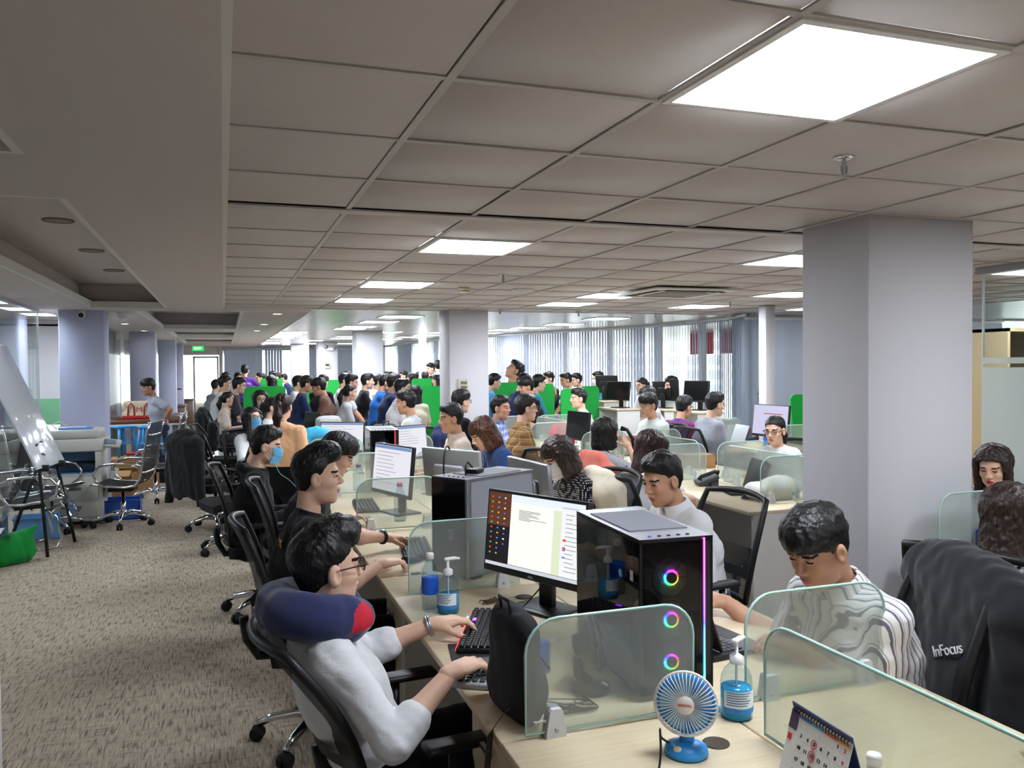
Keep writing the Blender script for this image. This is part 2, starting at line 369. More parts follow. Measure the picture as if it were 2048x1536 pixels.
LIGHTS += [(1.36,y) for y in (17.67,18.73,19.75,20.91,22.8,24.56,26.1)]
LIGHTS += [(5.72,11.85),(5.72,13.57),(5.54,14.93),(5.38,15.95),(5.55,17.5)]
LIGHTS += [(p.x,p.y) for p in (atz(u,v,CZ) for u, v in ((774,664),(780,678),(819,674),(853,670),(877,665),(684,677),(697,673),(690,687),(624,681),(627,687)))]
for k, (x, y) in enumerate(LIGHTS):
    lab = 'square flat LED panel set into the tile ceiling'
    if k == sorted(LIGHT_CELLS).index((1,-1)): lab = 'large glowing LED panel beside the chrome fire sprinkler'
    o = LP0 if k == 0 else dup(LP0)
    o.location = (x, y, CZ-.001 if y < YE else CZ-.004); o['label'] = lab
    if k < len(CELLS) and CELLS[k] in OFFSCREEN:
        OFFLIST.append((o, OFFSCREEN[CELLS[k]]))
LP0['group'] = 'square LED panels in the tile ceiling'
def downlight(x, y, z, lit=True, r=.06, label='', grp='round downlights in the gypsum ceiling'):
    t = thing('downlight', label, 'downlight', (x, y, z), group=grp)
    m = MB(); m.ring(r, .008, TX(0,0,-.002), 20, 6); m.build('trim_ring', M_WPLAS if lit else mat('ring_grey', (120,112,106)), t)
    m = MB(); m.lathe([(0.001,-.004),(r-.004,-.004),(r-.004,.004),(.001,.004)], 20); m.build('lens', M_SPOT if lit else mat('lens_off', (150,142,136)), t)
for (u, v) in ((555,627),(528,648),(513,661)):
    p = atz(u, v, GZ); downlight(p.x, p.y, GZ, label='lit round downlight in the gypsum ceiling above the aisle')
for (u, v) in ((250,647),(288,661)):
    p = atz(u, v, GZ); downlight(p.x, p.y, GZ, label='lit round downlight in the gypsum beside the second tray recess')
for k in range(4): downlight(-1.0, 4.6+k*1.45, GZ+.27, False, .09, 'unlit round downlight inside the first ceiling tray', 'unlit downlights in the tray')
for k in range(4): downlight(-1.0, -2.2+k*1.5, GZ+.27, False, .09, 'unlit round downlight inside the ceiling tray above the white cabinet', 'unlit downlights in the nearer tray')
# sprinklers, detectors, speaker, AC cassette
def sprinkler(x, y, lab):
    t = thing('fire_sprinkler', lab, 'sprinkler', (x, y, CZ), group='fire sprinklers')
    m = MB(); m.lathe([(.001,-.012),(.012,-.012),(.034,-.004),(.038,.002),(.001,.002)], 20); m.build('escutcheon', M_CHROME, t)
    m = MB(); m.lathe([(.001,-.06),(.006,-.058),(.008,-.03),(.007,-.01),(.001,-.01)], 10); m.tube([(.012,0,-.03),(.012,0,-.05),(.0,0,-.06)], .0025, 6); m.tube([(-.012,0,-.03),(-.012,0,-.05),(0,0,-.06)], .0025, 6); m.build('stem', M_STEEL, t)
    m = MB(); m.lathe([(.001,-.064),(.017,-.064),(.017,-.061),(.001,-.061)], 12); m.build('deflector', M_STEEL, t)
sprinkler(2.112,2.42,'chrome fire sprinkler hanging beside the large glowing panel')
for p in ((2.15,6.36),(5.6,8.3),(3.4,10.2),(4.6,10.4),(5.9,10.6),(7.3,9.1),(2.0,14.2)): sprinkler(p[0], p[1], 'small chrome fire sprinkler on the tile ceiling further down the room')
p = atz(928,576,CZ); t = thing('smoke_detector', 'cream smoke detector on the ceiling near the white pillar', 'smoke detector', (p.x,p.y,CZ))
m = MB(); m.lathe([(.03,-.045),(.045,-.04),(.05,-.018),(.055,-.012),(.055,.002)], 20); m.build('housing', mat('cream_plastic', (216,212,190), rough=.5), t)
m = MB(); m.ring(.048,.003,TX(0,0,-.03),20,5); m.build('vent_ring', M_DARK, t)
p = atz(1046,579,CZ); t = thing('ceiling_speaker', 'round white speaker grille flush in the ceiling', 'speaker', (p.x,p.y,CZ))
m = MB(); m.lathe([(.001,-.012),(.09,-.01),(.105,-.004),(.11,.002)], 24); m.build('grille', mat('speaker_grey', (196,196,196), rough=.6), t)
m = MB(); m.ring(.108,.005,TX(0,0,-.004),24,6); m.build('rim', M_WPLAS, t)
t = thing('air_conditioner', 'square ceiling cassette air conditioner with dark louvre slots', 'air conditioner', (4.25,7.25,CZ-.025))
m = MB(); m.rbox((0,0,.0),(.9,.9,.02),.008); m.build('panel', M_WPLAS, t)
m = MB(); m.box((0,0,-.013),(.46,.46,.01)); m.build('intake_grille', mat('grille_grey', (128,124,120), rough=.6), t)
for a in range(4):
    M = RZ(a*math.pi/2); m = MB(); m.box(M @ Vector((.35,0,-.011)), (.085,.62,.006), M=M); m.build('louvre_slot', mat('slot_dark', (46,44,43)), t)
    m = MB(); m.box(M @ Vector((.335,0,-.016)), (.03,.6,.004), M=M @ RY(.3)); m.build('louvre', M_WPLAS, t)
# beige control box on second pillar, far switch boxes
t = thing('control_box', 'beige wall control box with two rows of switches on the pillar', 'control box', (2.79+.17,10.47,1.70-.245))
m = MB(); m.rbox((0,-.02,0),(.13,.04,.16),.008); m.build('case', mat('beige_plastic', (196,190,170), rough=.5), t)
for zz in (.03,-.03): m = MB(); m.box((.008,-.042,zz),(.085,.006,.04)); m.build('switch_row', mat('switch_grey', (108,104,96)), t)
t = thing('switch_plate', 'small grey switch plate on the far white pillar', 'switch', (2.78,23.9,1.75)); m = MB(); m.rbox((0,-.02,0),(.16,.03,.16),.01); m.build('plate', mat('beige_plastic'), t); m = MB(); m.box((0,-.037,.02),(.1,.006,.06)); m.build('display', M_DARK, t)
t = thing('emergency_lamp', 'twin-head emergency lamp high on the far pillar', 'emergency lamp', (2.86,23.9,2.25))
m = MB(); m.rbox((0,-.04,-.02),(.2,.07,.1),.01); m.build('battery_box', M_WPLAS, t)
for s in (-1,1):
    m = MB(); m.lathe([(.02,0),(.05,.03),(.055,.06),(.001,.065)], 14, TX(s*.12,-.06,.04) @ RX(R(100))); m.build('lamp_head', M_STEEL, t)
t = thing('exit_sign', 'lit green exit sign hanging at the end of the aisle', 'exit sign', aty(396,697,27.5))
m = MB(); m.rbox((0,0,0),(.34,.03,.15),.008); m.build('sign_box', emit_mat('exit_green', (30,190,80), .8), t)
EXIT_SIGN = t; emit_mat('exit_white', (240,255,240), 1.5)
m = MB(); m.tube([(0,0,.07),(0,0,.2)],.006,6); m.build('hanger', M_STEEL, t)
# security camera + dome on lavender pillar
t = thing('security_camera', 'white bullet security camera above the photocopier', 'security camera', (-1.56,10.9,GZ-.05))
m = MB(); m.lathe([(.001,0),(.036,.002),(.04,.03),(.04,.1),(.03,.12),(.001,.12)], 18, TX(0,-.14,-.02) @ RX(R(-90)) @ RX(R(12))); m.build('body', M_WPLAS, t)
m = MB(); m.lathe([(.001,-.003),(.028,-.003),(.03,.003),(.001,.003)], 18, TX(0,-.142,-.02) @ RX(R(-90)) @ RX(R(12))); m.build('lens', M_BLACK, t)
m = MB(); m.tube([(0,-.02,.03),(0,-.05,0)],.012,8); m.lathe([(.001,0),(.035,0),(.035,.02),(.001,.02)],14,TX(0,-.02,.03)); m.build('mount', M_WPLAS, t)
t = thing('dome_camera', 'white dome detector under the gypsum beside the lavender pillar', 'dome camera', (-1.17,11.3,GZ))
m = MB(); m.lathe([(.001,-.1),(.03,-.095),(.055,-.07),(.065,-.03),(.065,-.02)],18); m.build('dome', M_WPLAS, t); m = MB(); m.lathe([(.001,-.02),(.075,-.02),(.078,0),(.001,0)],18); m.build('base', M_WPLAS, t)
# ---------------------------------------------------------------- window walls and blinds
def wall_path(pts):
    """resample a polyline (x,y) evenly"""
    out = []
    for a, b in zip(pts[:-1], pts[1:]):
        n = max(1, int((Vector(b)-Vector(a)).length/.3))
        for k in range(n): out.append(tuple(Vector(a).lerp(Vector(b), k/n)))
    out.append(pts[-1]); return out
FAC = [(7.12,10.18),(7.36,11.2),(7.45,12.3),(7.36,13.6),(7.02,14.9),(6.6,16.2),(6.2,17.5),(5.6,19.6),(5.2,22.0),(5.1,26.0),(5.1,29.3)]
m = MB()
for a, b in zip(FAC[:-1], FAC[1:]):
    a, b = Vector(a), Vector(b); d = (b-a); c = (a+b)/2; n = Vector((d.y,-d.x)).normalized(); rz = math.atan2(d.y, d.x)
    m.box((c.x+n.x*.3,c.y+n.y*.3,.4),(d.length+.05,.15,.8),rz); m.box((c.x+n.x*.3,c.y+n.y*.3,2.62),(d.length+.05,.15,.44),rz)
struct(m.build('wall_facade', M_WALL))
k = 0
for a, b in zip(FAC[:-1], FAC[1:]):
    a, b = Vector(a), Vector(b); d = (b-a); n = Vector((d.y,-d.x)).normalized(); rz = math.atan2(d.y, d.x)
    c = (a+b)/2+n*.3
    k += 1; o = MB(); o.box((0,0,0),(d.length,.012,1.62)); wo = struct(o.build('window_%d' % k, M_CLEAR, loc=(c.x,c.y,1.6), rz=rz))
    for s in (-1,1): f = MB(); f.box((s*d.length/2,0,0),(.07,.09,1.62)); f.build('mullion', M_WPLAS, wo)
slat = MB(); slat.sheet([[( -.044+.022*i, .006*math.cos((i-2)*.7), z) for i in range(5)] for z in (-.88,.88)])
SL0 = None
def blind(name, a, b, openness, label, z0=.62, z1=2.38):
    """vertical blind between points a and b; openness(s) -> slat angle in degrees (0 = closed flat)"""
    global SL0
    a, b = Vector(a), Vector(b); d = b-a; L = d.length; rz = math.atan2(d.y, d.x)
    t = thing(name, label, 'blinds', (a.x, a.y, 0), rz)
    m = MB(); m.rbox((L/2,0,z1+.03),(L,.05,.045),.006,seg=1); m.build('head_rail', mat('rail_white', (214,216,222), rough=.4), t)
    n = int(L/.082)
    for i in range(n):
        s = (i+.5)/n
        if SL0 is None: SL0 = slat.build('slat', M_BLIND); o = SL0
        else: o = SL0.copy(); COL.objects.link(o)
        o.parent = t; o.location = (s*L, 0, (z0+z1)/2); o.rotation_euler = (0,0,R(-.5*openness(s)+random.uniform(-4,4))); o.scale = (1,1,(z1-z0)/1.76)
    return t
def wob(vals):
    def f(s):
        x = s*(len(vals)-1); i = min(int(x), len(vals)-2); t = x-i; return vals[i]*(1-t)+vals[i+1]*t
    return f
bl = [((7.12,10.18),(7.36,11.2),'red banners glimpsed through its slats',[75,72,70,60,78]),((7.36,11.2),(7.45,12.3),'its slats turned half open beside the banner side',[20,62,70,15,66]),
      ((7.45,12.3),(7.36,13.6),'lattice windows glimpsed behind its slats',[66,68,66,20,60]),((7.36,13.6),(7.02,14.9),'wide shut stretch then narrow gaps, behind the woman with dark fringe',[15,20,58,60,20]),
      ((7.02,14.9),(6.6,16.2),'uneven gaps above the masked man in the green rows',[50,20,56,30,20]),((6.6,16.2),(6.2,17.5),'mostly shut slats right behind the man in mustard',[15,40,15,25,10]),
      ((6.2,17.5),(5.6,19.6),'bright open slats beside the control-box pillar',[5,8,70,75,60]),((5.6,19.6),(5.2,22.0),'partly open, seen left of the control-box pillar',[70,10,72,10,65]),((5.2,22.0),(5.1,26.0),'far stretch half open by the thin posts',[60,20,70,66,20])]
for a, b, txt, v in bl: blind('vertical_blind', a, b, wob(v), 'grey vertical blind, '+txt)
# closed grey panels facing the room at the corner (right) and outer frame there
m = MB(); m.b2((7.1,10.5,0),(14,10.6,.8)); m.b2((7.1,10.5,2.40),(14,10.6,2.8)); struct(m.build('wall_corner', M_WALL))
o = MB(); o.b2((7.1,10.54,.8),(14,10.55,2.4)); struct(o.build('window_20', M_CLEAR))
for (x0, x1, lab) in ((7.24,7.72,'narrow grey roller blind pulled right down at the corner'),(7.74,8.98,'wide smooth grey roller blind behind the slim white post'),(9.02,10.6,'grey roller blind partly hidden by the broad pillar'),(10.64,12.4,'grey roller blind beyond the glass meeting room')):
    t = thing('roller_blind', lab, 'blinds', (x0,10.42,0)); w_ = x1-x0
    m = MB(); m.lathe([(.02,0),(.025,.005),(.025,w_-.005),(.02,w_)],10,TX(0,0,2.385) @ RY(R(90))); m.build('roller', M_WPLAS, t)
    g = [[(w_*i/12,.012*math.sin(i*1.7)+(.002*j),.55+1.82*j/6) for i in range(13)] for j in range(7)]
    m = MB(); m.sheet(g); m.build('cloth', MATS.get('roller_cloth') or sheer('roller_cloth', (186,191,204), .45), t)
    m = MB(); m.box((w_/2,0,.55),(w_,.02,.03)); m.build('bottom_bar', M_STEEL, t)
# far wall with blinds and door
m = MB(); m.b2((-.12,29.45,0),(5.2,29.6,.5)); m.b2((-.12,29.45,2.3),(5.2,29.6,2.9)); m.b2((-.14,29.1,0),(-.02,29.6,2.9)); struct(m.build('wall_far', M_WALL))
o = MB(); o.b2((0,29.5,.5),(5.2,29.52,2.3)); struct(o.build('window_21', M_CLEAR))
blind('vertical_blind', (0.02,29.3), (1.25,29.3), wob([2,3,2]), 'long closed pale vertical blind on the far end wall', .6, 2.32)
blind('vertical_blind', (1.33,29.3), (1.9,29.3), wob([3,2]), 'short closed pale blind beside the bright slit on the end wall', .6, 2.32)
blind('vertical_blind', (2.6,29.3), (5.0,29.3), wob([5,4,5]), 'pale closed blind behind the far white pillars', .6, 2.32)
# glass door at end of aisle
t = struct(thing('door_1', 'glass door in an aluminium frame at the end of the aisle', 'door', (-.95,29.2,0)))
m = MB()
for lo, hi in (((0,0,0),(.06,.06,2.1)),((.74,0,0),(.8,.06,2.1)),((0,0,2.04),(.8,.06,2.1)),((0,0,0),(.8,.06,.1))): m.b2(lo, hi)
m.build('door_frame', M_STEEL, t); m = MB(); m.b2((.06,.025,.1),(.74,.035,2.04)); m.build('door_pane', M_CLEAR, t)
m = MB(); m.tube([(.68,-.04,.85),(.68,-.04,1.25)],.012,8); m.build('door_handle', M_CHROME, t)
m = MB(); m.b2((-1.7,29.2,2.14),(-.12,29.3,2.5)); m.b2((-1.7,29.2,0),(-1.62,29.3,2.14)); struct(m.build('trim_4', M_GYPW))
# left glass wall: panes between the gypsum and the floor, and room beyond it
LX = -2.03
for n, (a, b) in enumerate(((-3.9,-.6),(-.6,1.6),(1.6,3.8),(3.8,6.0),(6.0,8.3),(8.3,10.88),(11.4,13.2),(13.2,15.0),(15.0,16.8),(17.5,19.6),(19.6,21.7))):
    x = LX if a < 11 else -1.8
    o = MB(); o.b2((x-.006,a+.004,.02),(x+.006,b-.004,GZ)); wo = struct(o.build('window_%d' % (30+n), M_CLEAR))
    m = MB(); m.b2((x-.008,b-.006,.02),(x+.008,b+.006,GZ)); m.build('silicone_joint', mat('joint_pale', (200,208,206), rough=.3), wo)
m = MB(); m.b2((LX-.02,-4,GZ-.03),(LX+.02,10.9,GZ+.01)); m.b2((LX-.02,-4,0),(LX+.02,10.9,.025)); struct(m.build('trim_5', M_STEEL))
# ceiling of the room beyond the glass
m = MB(); m.b2((-8,-4,2.5),(LX,15,2.55)); struct(m.build('ceiling_side_room', M_GYP))
m = MB(); m.b2((-8,15.0,0),(-1.9,15.1,2.6)); struct(m.build('wall_side_room', M_WALL))
for k, (x, y) in enumerate(((-2.40,11.04),(-2.40,12.31),(-2.40,13.48),(-2.40,8.6),(-2.40,6.2))):
    o = dup(LP0, (x,y,2.496), label='square LED panel on the ceiling of the room behind the left glass wall'); o['group'] = 'LED panels in the side room'
    if k > 2:
        OFFLIST.append((o, 'side_room_near' if k == 3 else 'side_room_rear'))
for o, nm in OFFLIST:     # named last, so that no copy inherits the ending
    d = kids(o, 'diffuser')[0]; o.name = 'ceiling_light_'+nm+'_offscreen'; d.name = 'diffuser_'+nm+'_offscreen'
# right meeting room: glass wall along X=5.6, frosted below
RXX = 5.62
for n, (a, b) in enumerate(((-.5,1.6),(1.6,3.25),(3.25,4.9))):
    o = MB(); o.b2((RXX-.005,a+.004,.02),(RXX+.005,b-.004,CZ)); wo = struct(o.build('window_%d' % (50+n), M_CLEAR))
    m = MB(); m.b2((RXX-.009,a+.004,.02),(RXX-.006,b-.004,1.66)); m.build('frost_film', frosted('frost_film', (214,220,216), .45, .55, .1), wo)
    m = MB(); m.b2((RXX-.009,a+.004,1.69),(RXX-.006,b-.004,1.735)); m.build('frost_band', frosted('frost_film', (214,220,216)), wo)
    m = MB(); m.b2((RXX-.008,b-.006,.02),(RXX+.008,b+.006,CZ)); m.build('silicone_joint', mat('joint_pale'), wo)
m = MB(); m.b2((RXX-.03,-.5,CZ-.05),(RXX+.03,4.95,CZ)); struct(m.build('trim_6', M_STEEL))
t = thing('display_cabinet', 'tall pale wood cabinet with glass doors seen through the right glass wall', 'cabinet', (6.5,5.42,0))
m = MB()
for lo, hi in (((0,0,0),(.03,.45,2.0)),((1.6,0,0),(1.63,.45,2.0)),((0,0,1.97),(1.63,.45,2.0)),((0,.43,0),(1.63,.45,2.0)),((0,0,.0),(1.63,.45,.08))): m.b2(lo, hi)
m.build('body', wood_mat('cabinet_oak', (172,150,112), (190,168,130)), t)
for k in range(4): m = MB(); m.b2((.03,.02,.45+k*.38),(1.6,.43,.47+k*.38)); m.build('shelf', mat('cabinet_oak'), t)
for k in range(2): m = MB(); m.b2((.03+k*.79,-.01,.08),(.81+k*.79,.0,1.97)); m.build('door', M_CLEAR, t)
# outside: neighbouring building with lattice windows and red banners
t = thing('neighbour_building', 'pale building with rows of lattice windows outside the blinds', 'building', (15.5,20,-6))
m = MB(); m.b2((0,-8,0),(4,12,16)); m.build('wall', mat('facade_white', (246,246,242), rough=.8), t)
for r_ in range(8):
    for c_ in range(14):
        m = MB(); m.b2((-.03,-7.4+c_*1.35,5.2+r_*.5),(-.01,-6.6+c_*1.35,5.5+r_*.5))
        o = m.build('window', mat('facade_window', (150,154,158), rough=.3), t)
for k in range(4):
    tt = thing('red_banner', 'red banner hung outside the window, seen between blind slats', 'banner', (10.6,12.6+k*1.25,2.22), group='red banners outside')
    m = MB(); m.sheet([[(0.02*math.sin(i*2),.2*i,-.28+.14*j) for i in range(6)] for j in range(6)]); m.build('cloth', mat('banner_red', (236,44,60), rough=.7), tt)
    m = MB(); m.tube([(0,-.02,.43),(0,1.02,.43)],.012,6); m.build('rod', M_STEEL, tt)
# ================================================================ furniture and equipment builders
DZ = .745
M_MESH = mat('chair_mesh', (24,24,26), rough=.8, alpha=.62); M_SEATF = mat('seat_fabric', (28,28,30), rough=.9, noise=(40,.2))
M_RUBBER = mat('rubber_black', (16,16,17), rough=.7); M_GREY = mat('mid_grey', (128,130,134), rough=.5); M_SILVER = mat('silver_plastic', (178,180,184), rough=.35)
def text_obj(txt, size, mt, M, label=None, parent=None, name='lettering'):
    cu = bpy.data.curves.new(name,'FONT'); cu.body = txt; cu.size = size; cu.align_x = 'CENTER'; cu.align_y = 'CENTER'; cu.extrude = .0012
    ob = bpy.data.objects.new(name, cu); COL.objects.link(ob); bpy.context.view_layer.update(); me = bpy.data.meshes.new_from_object(ob.evaluated_get(bpy.context.evaluated_depsgraph_get())); bpy.data.objects.remove(ob)
    o = bpy.data.objects.new(name, me); COL.objects.link(o); me.materials.clear(); me.materials.append(mt); o.parent = parent; o.matrix_local = M; return o
# ---- desks
def desk(x0, x1, y0, y1, label, group, side, ped=True, endpanel=None):
    """one desk; side=-1: user sits on the low-x side"""
    t = thing('office_desk', label, 'desk', ((x0+x1)/2, (y0+y1)/2, 0), group=group)
    w_, l = x1-x0, y1-y0
    m = MB(); m.rbox((0,0,DZ-.0125),(w_-.002,l-.003,.025),.003,seg=1); top = m.build('desk_top', M_WOOD, t)
    for s in (-1,1):
        m = MB(); m.b2((-w_/2+.04,s*(l/2-.016)-.012,0),(w_/2-.01,s*(l/2-.016)+.012,DZ-.025)); m.build('side_panel', M_WHITE, t)
    m = MB(); m.b2((-side*(w_/2-.03)-.008,-l/2+.03,.3),(-side*(w_/2-.03)+.008,l/2-.03,DZ-.025)); m.build('modesty_panel', M_WHITE, t)
    if ped:
        cx = side*(w_/2-.26); cy = -l/2+.26
        m = MB(); m.b2((cx-.2,cy-.2,.06),(cx+.2,cy+.2,.66)); p = m.build('pedestal', M_WHITE, t)
        for k in range(3):
            d = MB(); d.b2((cx+side*.2-.004,cy-.19,.08+k*.195),(cx+side*.2+.014,cy+.19,.26+k*.195)); dr = d.build('drawer', M_WOOD, p)
            h = MB(); h.box((cx+side*.222,cy,.22+k*.195),(.014,.1,.012)); h.build('handle', M_STEEL, dr)
        m = MB(); m.b2((cx-.2,cy-.2,.66),(cx+.2,cy+.2,.68)); m.build('pedestal_top', M_WOOD, p)
    m = MB(); m.lathe([(.028,DZ-.002),(.034,DZ-.001),(.034,DZ+.003),(.028,DZ+.003)],16,TX(-side*(w_/2-.13),l/2-.19,0)); m.build('cable_grommet', mat('grommet_brown', (70,58,46), rough=.6), t)
    return t
# ---- frosted screens
def screen(x, y, along, w_=.49, h=.305, label='', group=None, mt=None, z=DZ, r=.09, clampname='clamp'):
    """desk screen standing on the desk; along='x' or 'y'; (x,y) is its low end"""
    rz = 0 if along == 'x' else math.pi/2
    t = thing('desk_screen', label, 'desk divider', (x, y, z), rz, group)
    m = MB(); m.prism(rrect(w_,h-.012,r,6,(0,0,1,1)), TX(0,0,.012) @ RX(R(90)), .008, True); p = m.build('glass_pane', mt or M_FROST, t)
    e = MB(); pts = rrect(w_,h-.012,r,6,(0,0,1,1)); e.tube([(q[0],0,q[1]+.012) for q in pts], .0045, 5, closed=True); e.build('polished_edge', M_GLASSEDGE if mt is None else mt, p)
    for s in (.16, .84):
        c = MB(); T = TX(s*w_,0,0)
        c.prism([(-.028,0),(.028,0),(.026,.02),(.018,.068),(.013,.074),(-.013,.074),(-.018,.068),(-.026,.02)], T @ RX(R(90)), .036)
        cl = c.build(clampname, mat('clamp_grey', (206,207,210), rough=.45), t)
        q = MB(); q.lathe([(.001,0),(.006,0),(.006,.003),(.001,.003)],8,T @ TX(0,-.017,.02) @ RX(R(90))); q.build('screw', M_STEEL, cl)
    return t
# ---- task chair (sitter faces local +x)
def task_chair():
    t = thing('office_chair', 'black mesh office chair', 'chair')
    b = MB()
    for k in range(5):
        a = 2*math.pi*k/5+.3; c, s = math.cos(a), math.sin(a)
        b.tube([(0,0,.12),(.1*c,.1*s,.13),(.22*c,.22*s,.105),(.29*c,.29*s,.075)], [.028,.026,.02,.015], 8)
    b.lathe([(.03,.09),(.042,.1),(.042,.15),(.028,.16)],12); b.build('base', M_CHROME, t)
    for k in range(5):
        a = 2*math.pi*k/5+.3; c, s = math.cos(a), math.sin(a); m = MB()
        for d in (-.017,.017): m.lathe([(.001,-.011),(.03,-.011),(.033,0),(.03,.011),(.001,.011)],14,TX(.29*c-d*s,.29*s+d*c,.033) @ RZ(a) @ RX(R(90)))
        m.rbox((.29*c,.29*s,.052),(.045,.04,.03),.008,RZ(a)); m.build('caster', M_RUBBER, t)
    m = MB(); m.lathe([(.025,.15),(.025,.3),(.018,.3),(.018,.42)],12); m.build('gas_lift', M_BLACK, t)
    m = MB()
    g = []
    for i in range(9):
        row = []
        for j in range(9):
            x = -.23+.46*i/8; y = -.24+.48*j/8; rr = (abs(y)/.24)**4
            z = .485-.03*max(0,(x-.12)/.11)**2+.012*rr-.01*math.cos(x*6); row.append((x,y*(1-.1*abs(x/.23)**3),z))
        g.append(row)
    top = g; bot = [[(p[0]*.96,p[1]*.96,p[2]-.07) for p in row] for row in g]
    m.sheet(top); m.sheet([list(reversed(r)) for r in bot])
    ring = lambda g: g[0]+[r[-1] for r in g[1:]]+list(reversed(g[-1][:-1]))+[r[0] for r in reversed(g[1:-1])]
    ra, rb = ring(top), ring(bot); n = len(ra)
    m.add(ra+rb, [(i,(i+1)%n,n+(i+1)%n,n+i) for i in range(n)], True); m.build('seat', M_SEATF, t)
    m = MB(); m.rbox((-.02,0,.405),(.24,.18,.04),.012); m.tube([(-.1,0,.41),(-.27,0,.42),(-.315,0,.5),(-.33,0,.6)],.022,8); m.build('tilt_mechanism', M_BLACK, t)
    # back: frame outline + mesh
    def bp(s, h):   # s -1..1 across, h 0..1 up
        wd = .2+.045*math.sin(h*math.pi*.8); x = -.265-.11*h-.035*math.sin(h*math.pi)*-1+.05*s*s
        return Vector((x, s*wd, .52+.50*h))
    fr = [bp(-1,h/8) for h in range(9)]+[bp(s/4-1,1)+Vector((0,0,.018*(1-(s/4-1)**2))) for s in range(1,8)]+[bp(1,1-h/8) for h in range(9)]+[bp(1-s/4,0) for s in range(1,8)]
    m = MB(); m.tube(fr,.016,8,closed=True); m.build('back_frame', M_BLACK, t)
    m = MB(); m.sheet([[bp(-1+s/4,h/8) for s in range(9)] for h in range(9)]); m.build('back_mesh', M_MESH, t)
    m = MB(); m.sheet([[bp(-.9+s*.225,.18+.02*h)+Vector((-.03,0,0)) for s in range(9)] for h in range(6)]); m.build('lumbar_support', M_BLACK, t)
    for s in (-1,1):
        m = MB(); m.tube([(-.02,s*.2,.41),(-.0,s*.27,.42),(0,s*.285,.48),(.0,s*.285,.64)],.016,8); m.rbox((.03,s*.285,.655),(.24,.075,.028),.012); m.build('armrest', M_BLACK, t)
    return t
CHAIR0 = None
def place_chair(x, y, rz, label, group=None, dz=0):
    global CHAIR0
    if CHAIR0 is None: CHAIR0 = task_chair(); o = CHAIR0
    else: o = dup(CHAIR0)
    o.location = (x, y, dz); o.rotation_euler = (0,0,rz); o['label'] = label
    if group: o['group'] = group
    elif 'group' in o: del o['group']
    return o
def recline(ch, ang):
    pv = TX(-.25,0,.45)
    for c in ch.children:
        if c.name.split('.')[0] in ('back_frame','back_mesh','lumbar_support'): c.matrix_local = pv @ RY(R(-ang)) @ pv.inverted()
# ---- high-back chair with chrome side rails (sitter faces local +x)
def conf_chair(label, loc, rz, base='star'):
    t = thing('conference_chair', label, 'chair', loc, rz)
    side = [(.25,.47),(.22,.485),(.1,.46),(-.1,.445),(-.2,.46),(-.25,.53),(-.28,.65),(-.31,.85),(-.345,1.05),(-.36,1.12)]
    w_ = .25
    m = MB(); m.sheet([[(x, -w_+.05*2*w_*s/.5*.5/1*1 if False else -w_+2*w_*s/8, z) for s in range(9)] for x, z in side]); sl = m.build('mesh_sling', mat('sling_black', (20,20,22), rough=.75, alpha=.9), t)
    for s in (-1,1):
        m = MB(); m.tube([(x,s*w_,z) for x, z in side],.012,8); m.build('side_rail', M_CHROME, t)
        a = MB(); a.tube([(-.275,s*(w_+.012),.66),(-.2,s*(w_+.045),.7),(0,s*(w_+.05),.705),(.14,s*(w_+.05),.68),(.2,s*(w_+.045),.6),(.18,s*(w_+.04),.52),(.1,s*(w_+.015),.46)],.013,8); a.build('arm_loop', M_CHROME, t)
        c = MB(); c.lathe([(.001,-.012),(.016,-.01),(.018,0),(.016,.01),(.001,.012)],12,TX(-.36,s*w_,1.125)); c.build('rail_cap', M_CHROME, t)
    for (x, z) in ((-.335,1.0),(-.26,.6)):
        m = MB(); m.tube([(x,-w_,z),(x-.02,-w_*.5,z-.01),(x-.02,w_*.5,z-.01),(x,w_,z)],[.008,.013,.013,.008],8); m.build('cross_brace', M_CHROME, t)
    m = MB(); m.rbox((0,0,.40),(.26,.2,.045),.012); m.tube([(0,-.12,.39),(0,-.2,.385)],.007,6); m.build('tilt_mechanism', M_BLACK, t)
    if base == 'star':
        m = MB(); m.lathe([(.026,.12),(.026,.26),(.016,.26),(.016,.4)],12); m.build('gas_lift', M_CHROME, t)
        b = MB()
        for k in range(5):
            a = 2*math.pi*k/5+.5; c, s = math.cos(a), math.sin(a); b.tube([(0,0,.13),(.12*c,.12*s,.14),(.24*c,.24*s,.11),(.3*c,.3*s,.075)],[.026,.022,.018,.014],8)
        b.lathe([(.03,.1),(.04,.11),(.04,.16),(.026,.17)],12); b.build('base', M_CHROME, t)
        for k in range(5):
            a = 2*math.pi*k/5+.5; c, s = math.cos(a), math.sin(a); m = MB()
            for d in (-.017,.017): m.lathe([(.001,-.011),(.03,-.011),(.033,0),(.03,.011),(.001,.011)],14,TX(.3*c-d*s,.3*s+d*c,.033) @ RZ(a) @ RX(R(90)))
            m.rbox((.3*c,.3*s,.052),(.045,.04,.03),.008,RZ(a)); m.build('caster', M_RUBBER, t)
    else:
        for s in (-1,1):
            m = MB(); m.tube([(.12,s*.2,.39),(.2,s*.22,.3),(.24,s*.23,.1),(.2,s*.23,.02),(.1,s*.23,.012),(-.25,s*.23,.012),(-.3,s*.2,.012)],.013,8); m.build('sled_leg', M_CHROME, t)
        m = MB(); m.tube([(-.3,-.2,.012),(-.3,.2,.012)],.013,8); m.build('sled_bar', M_CHROME, t)
    return t
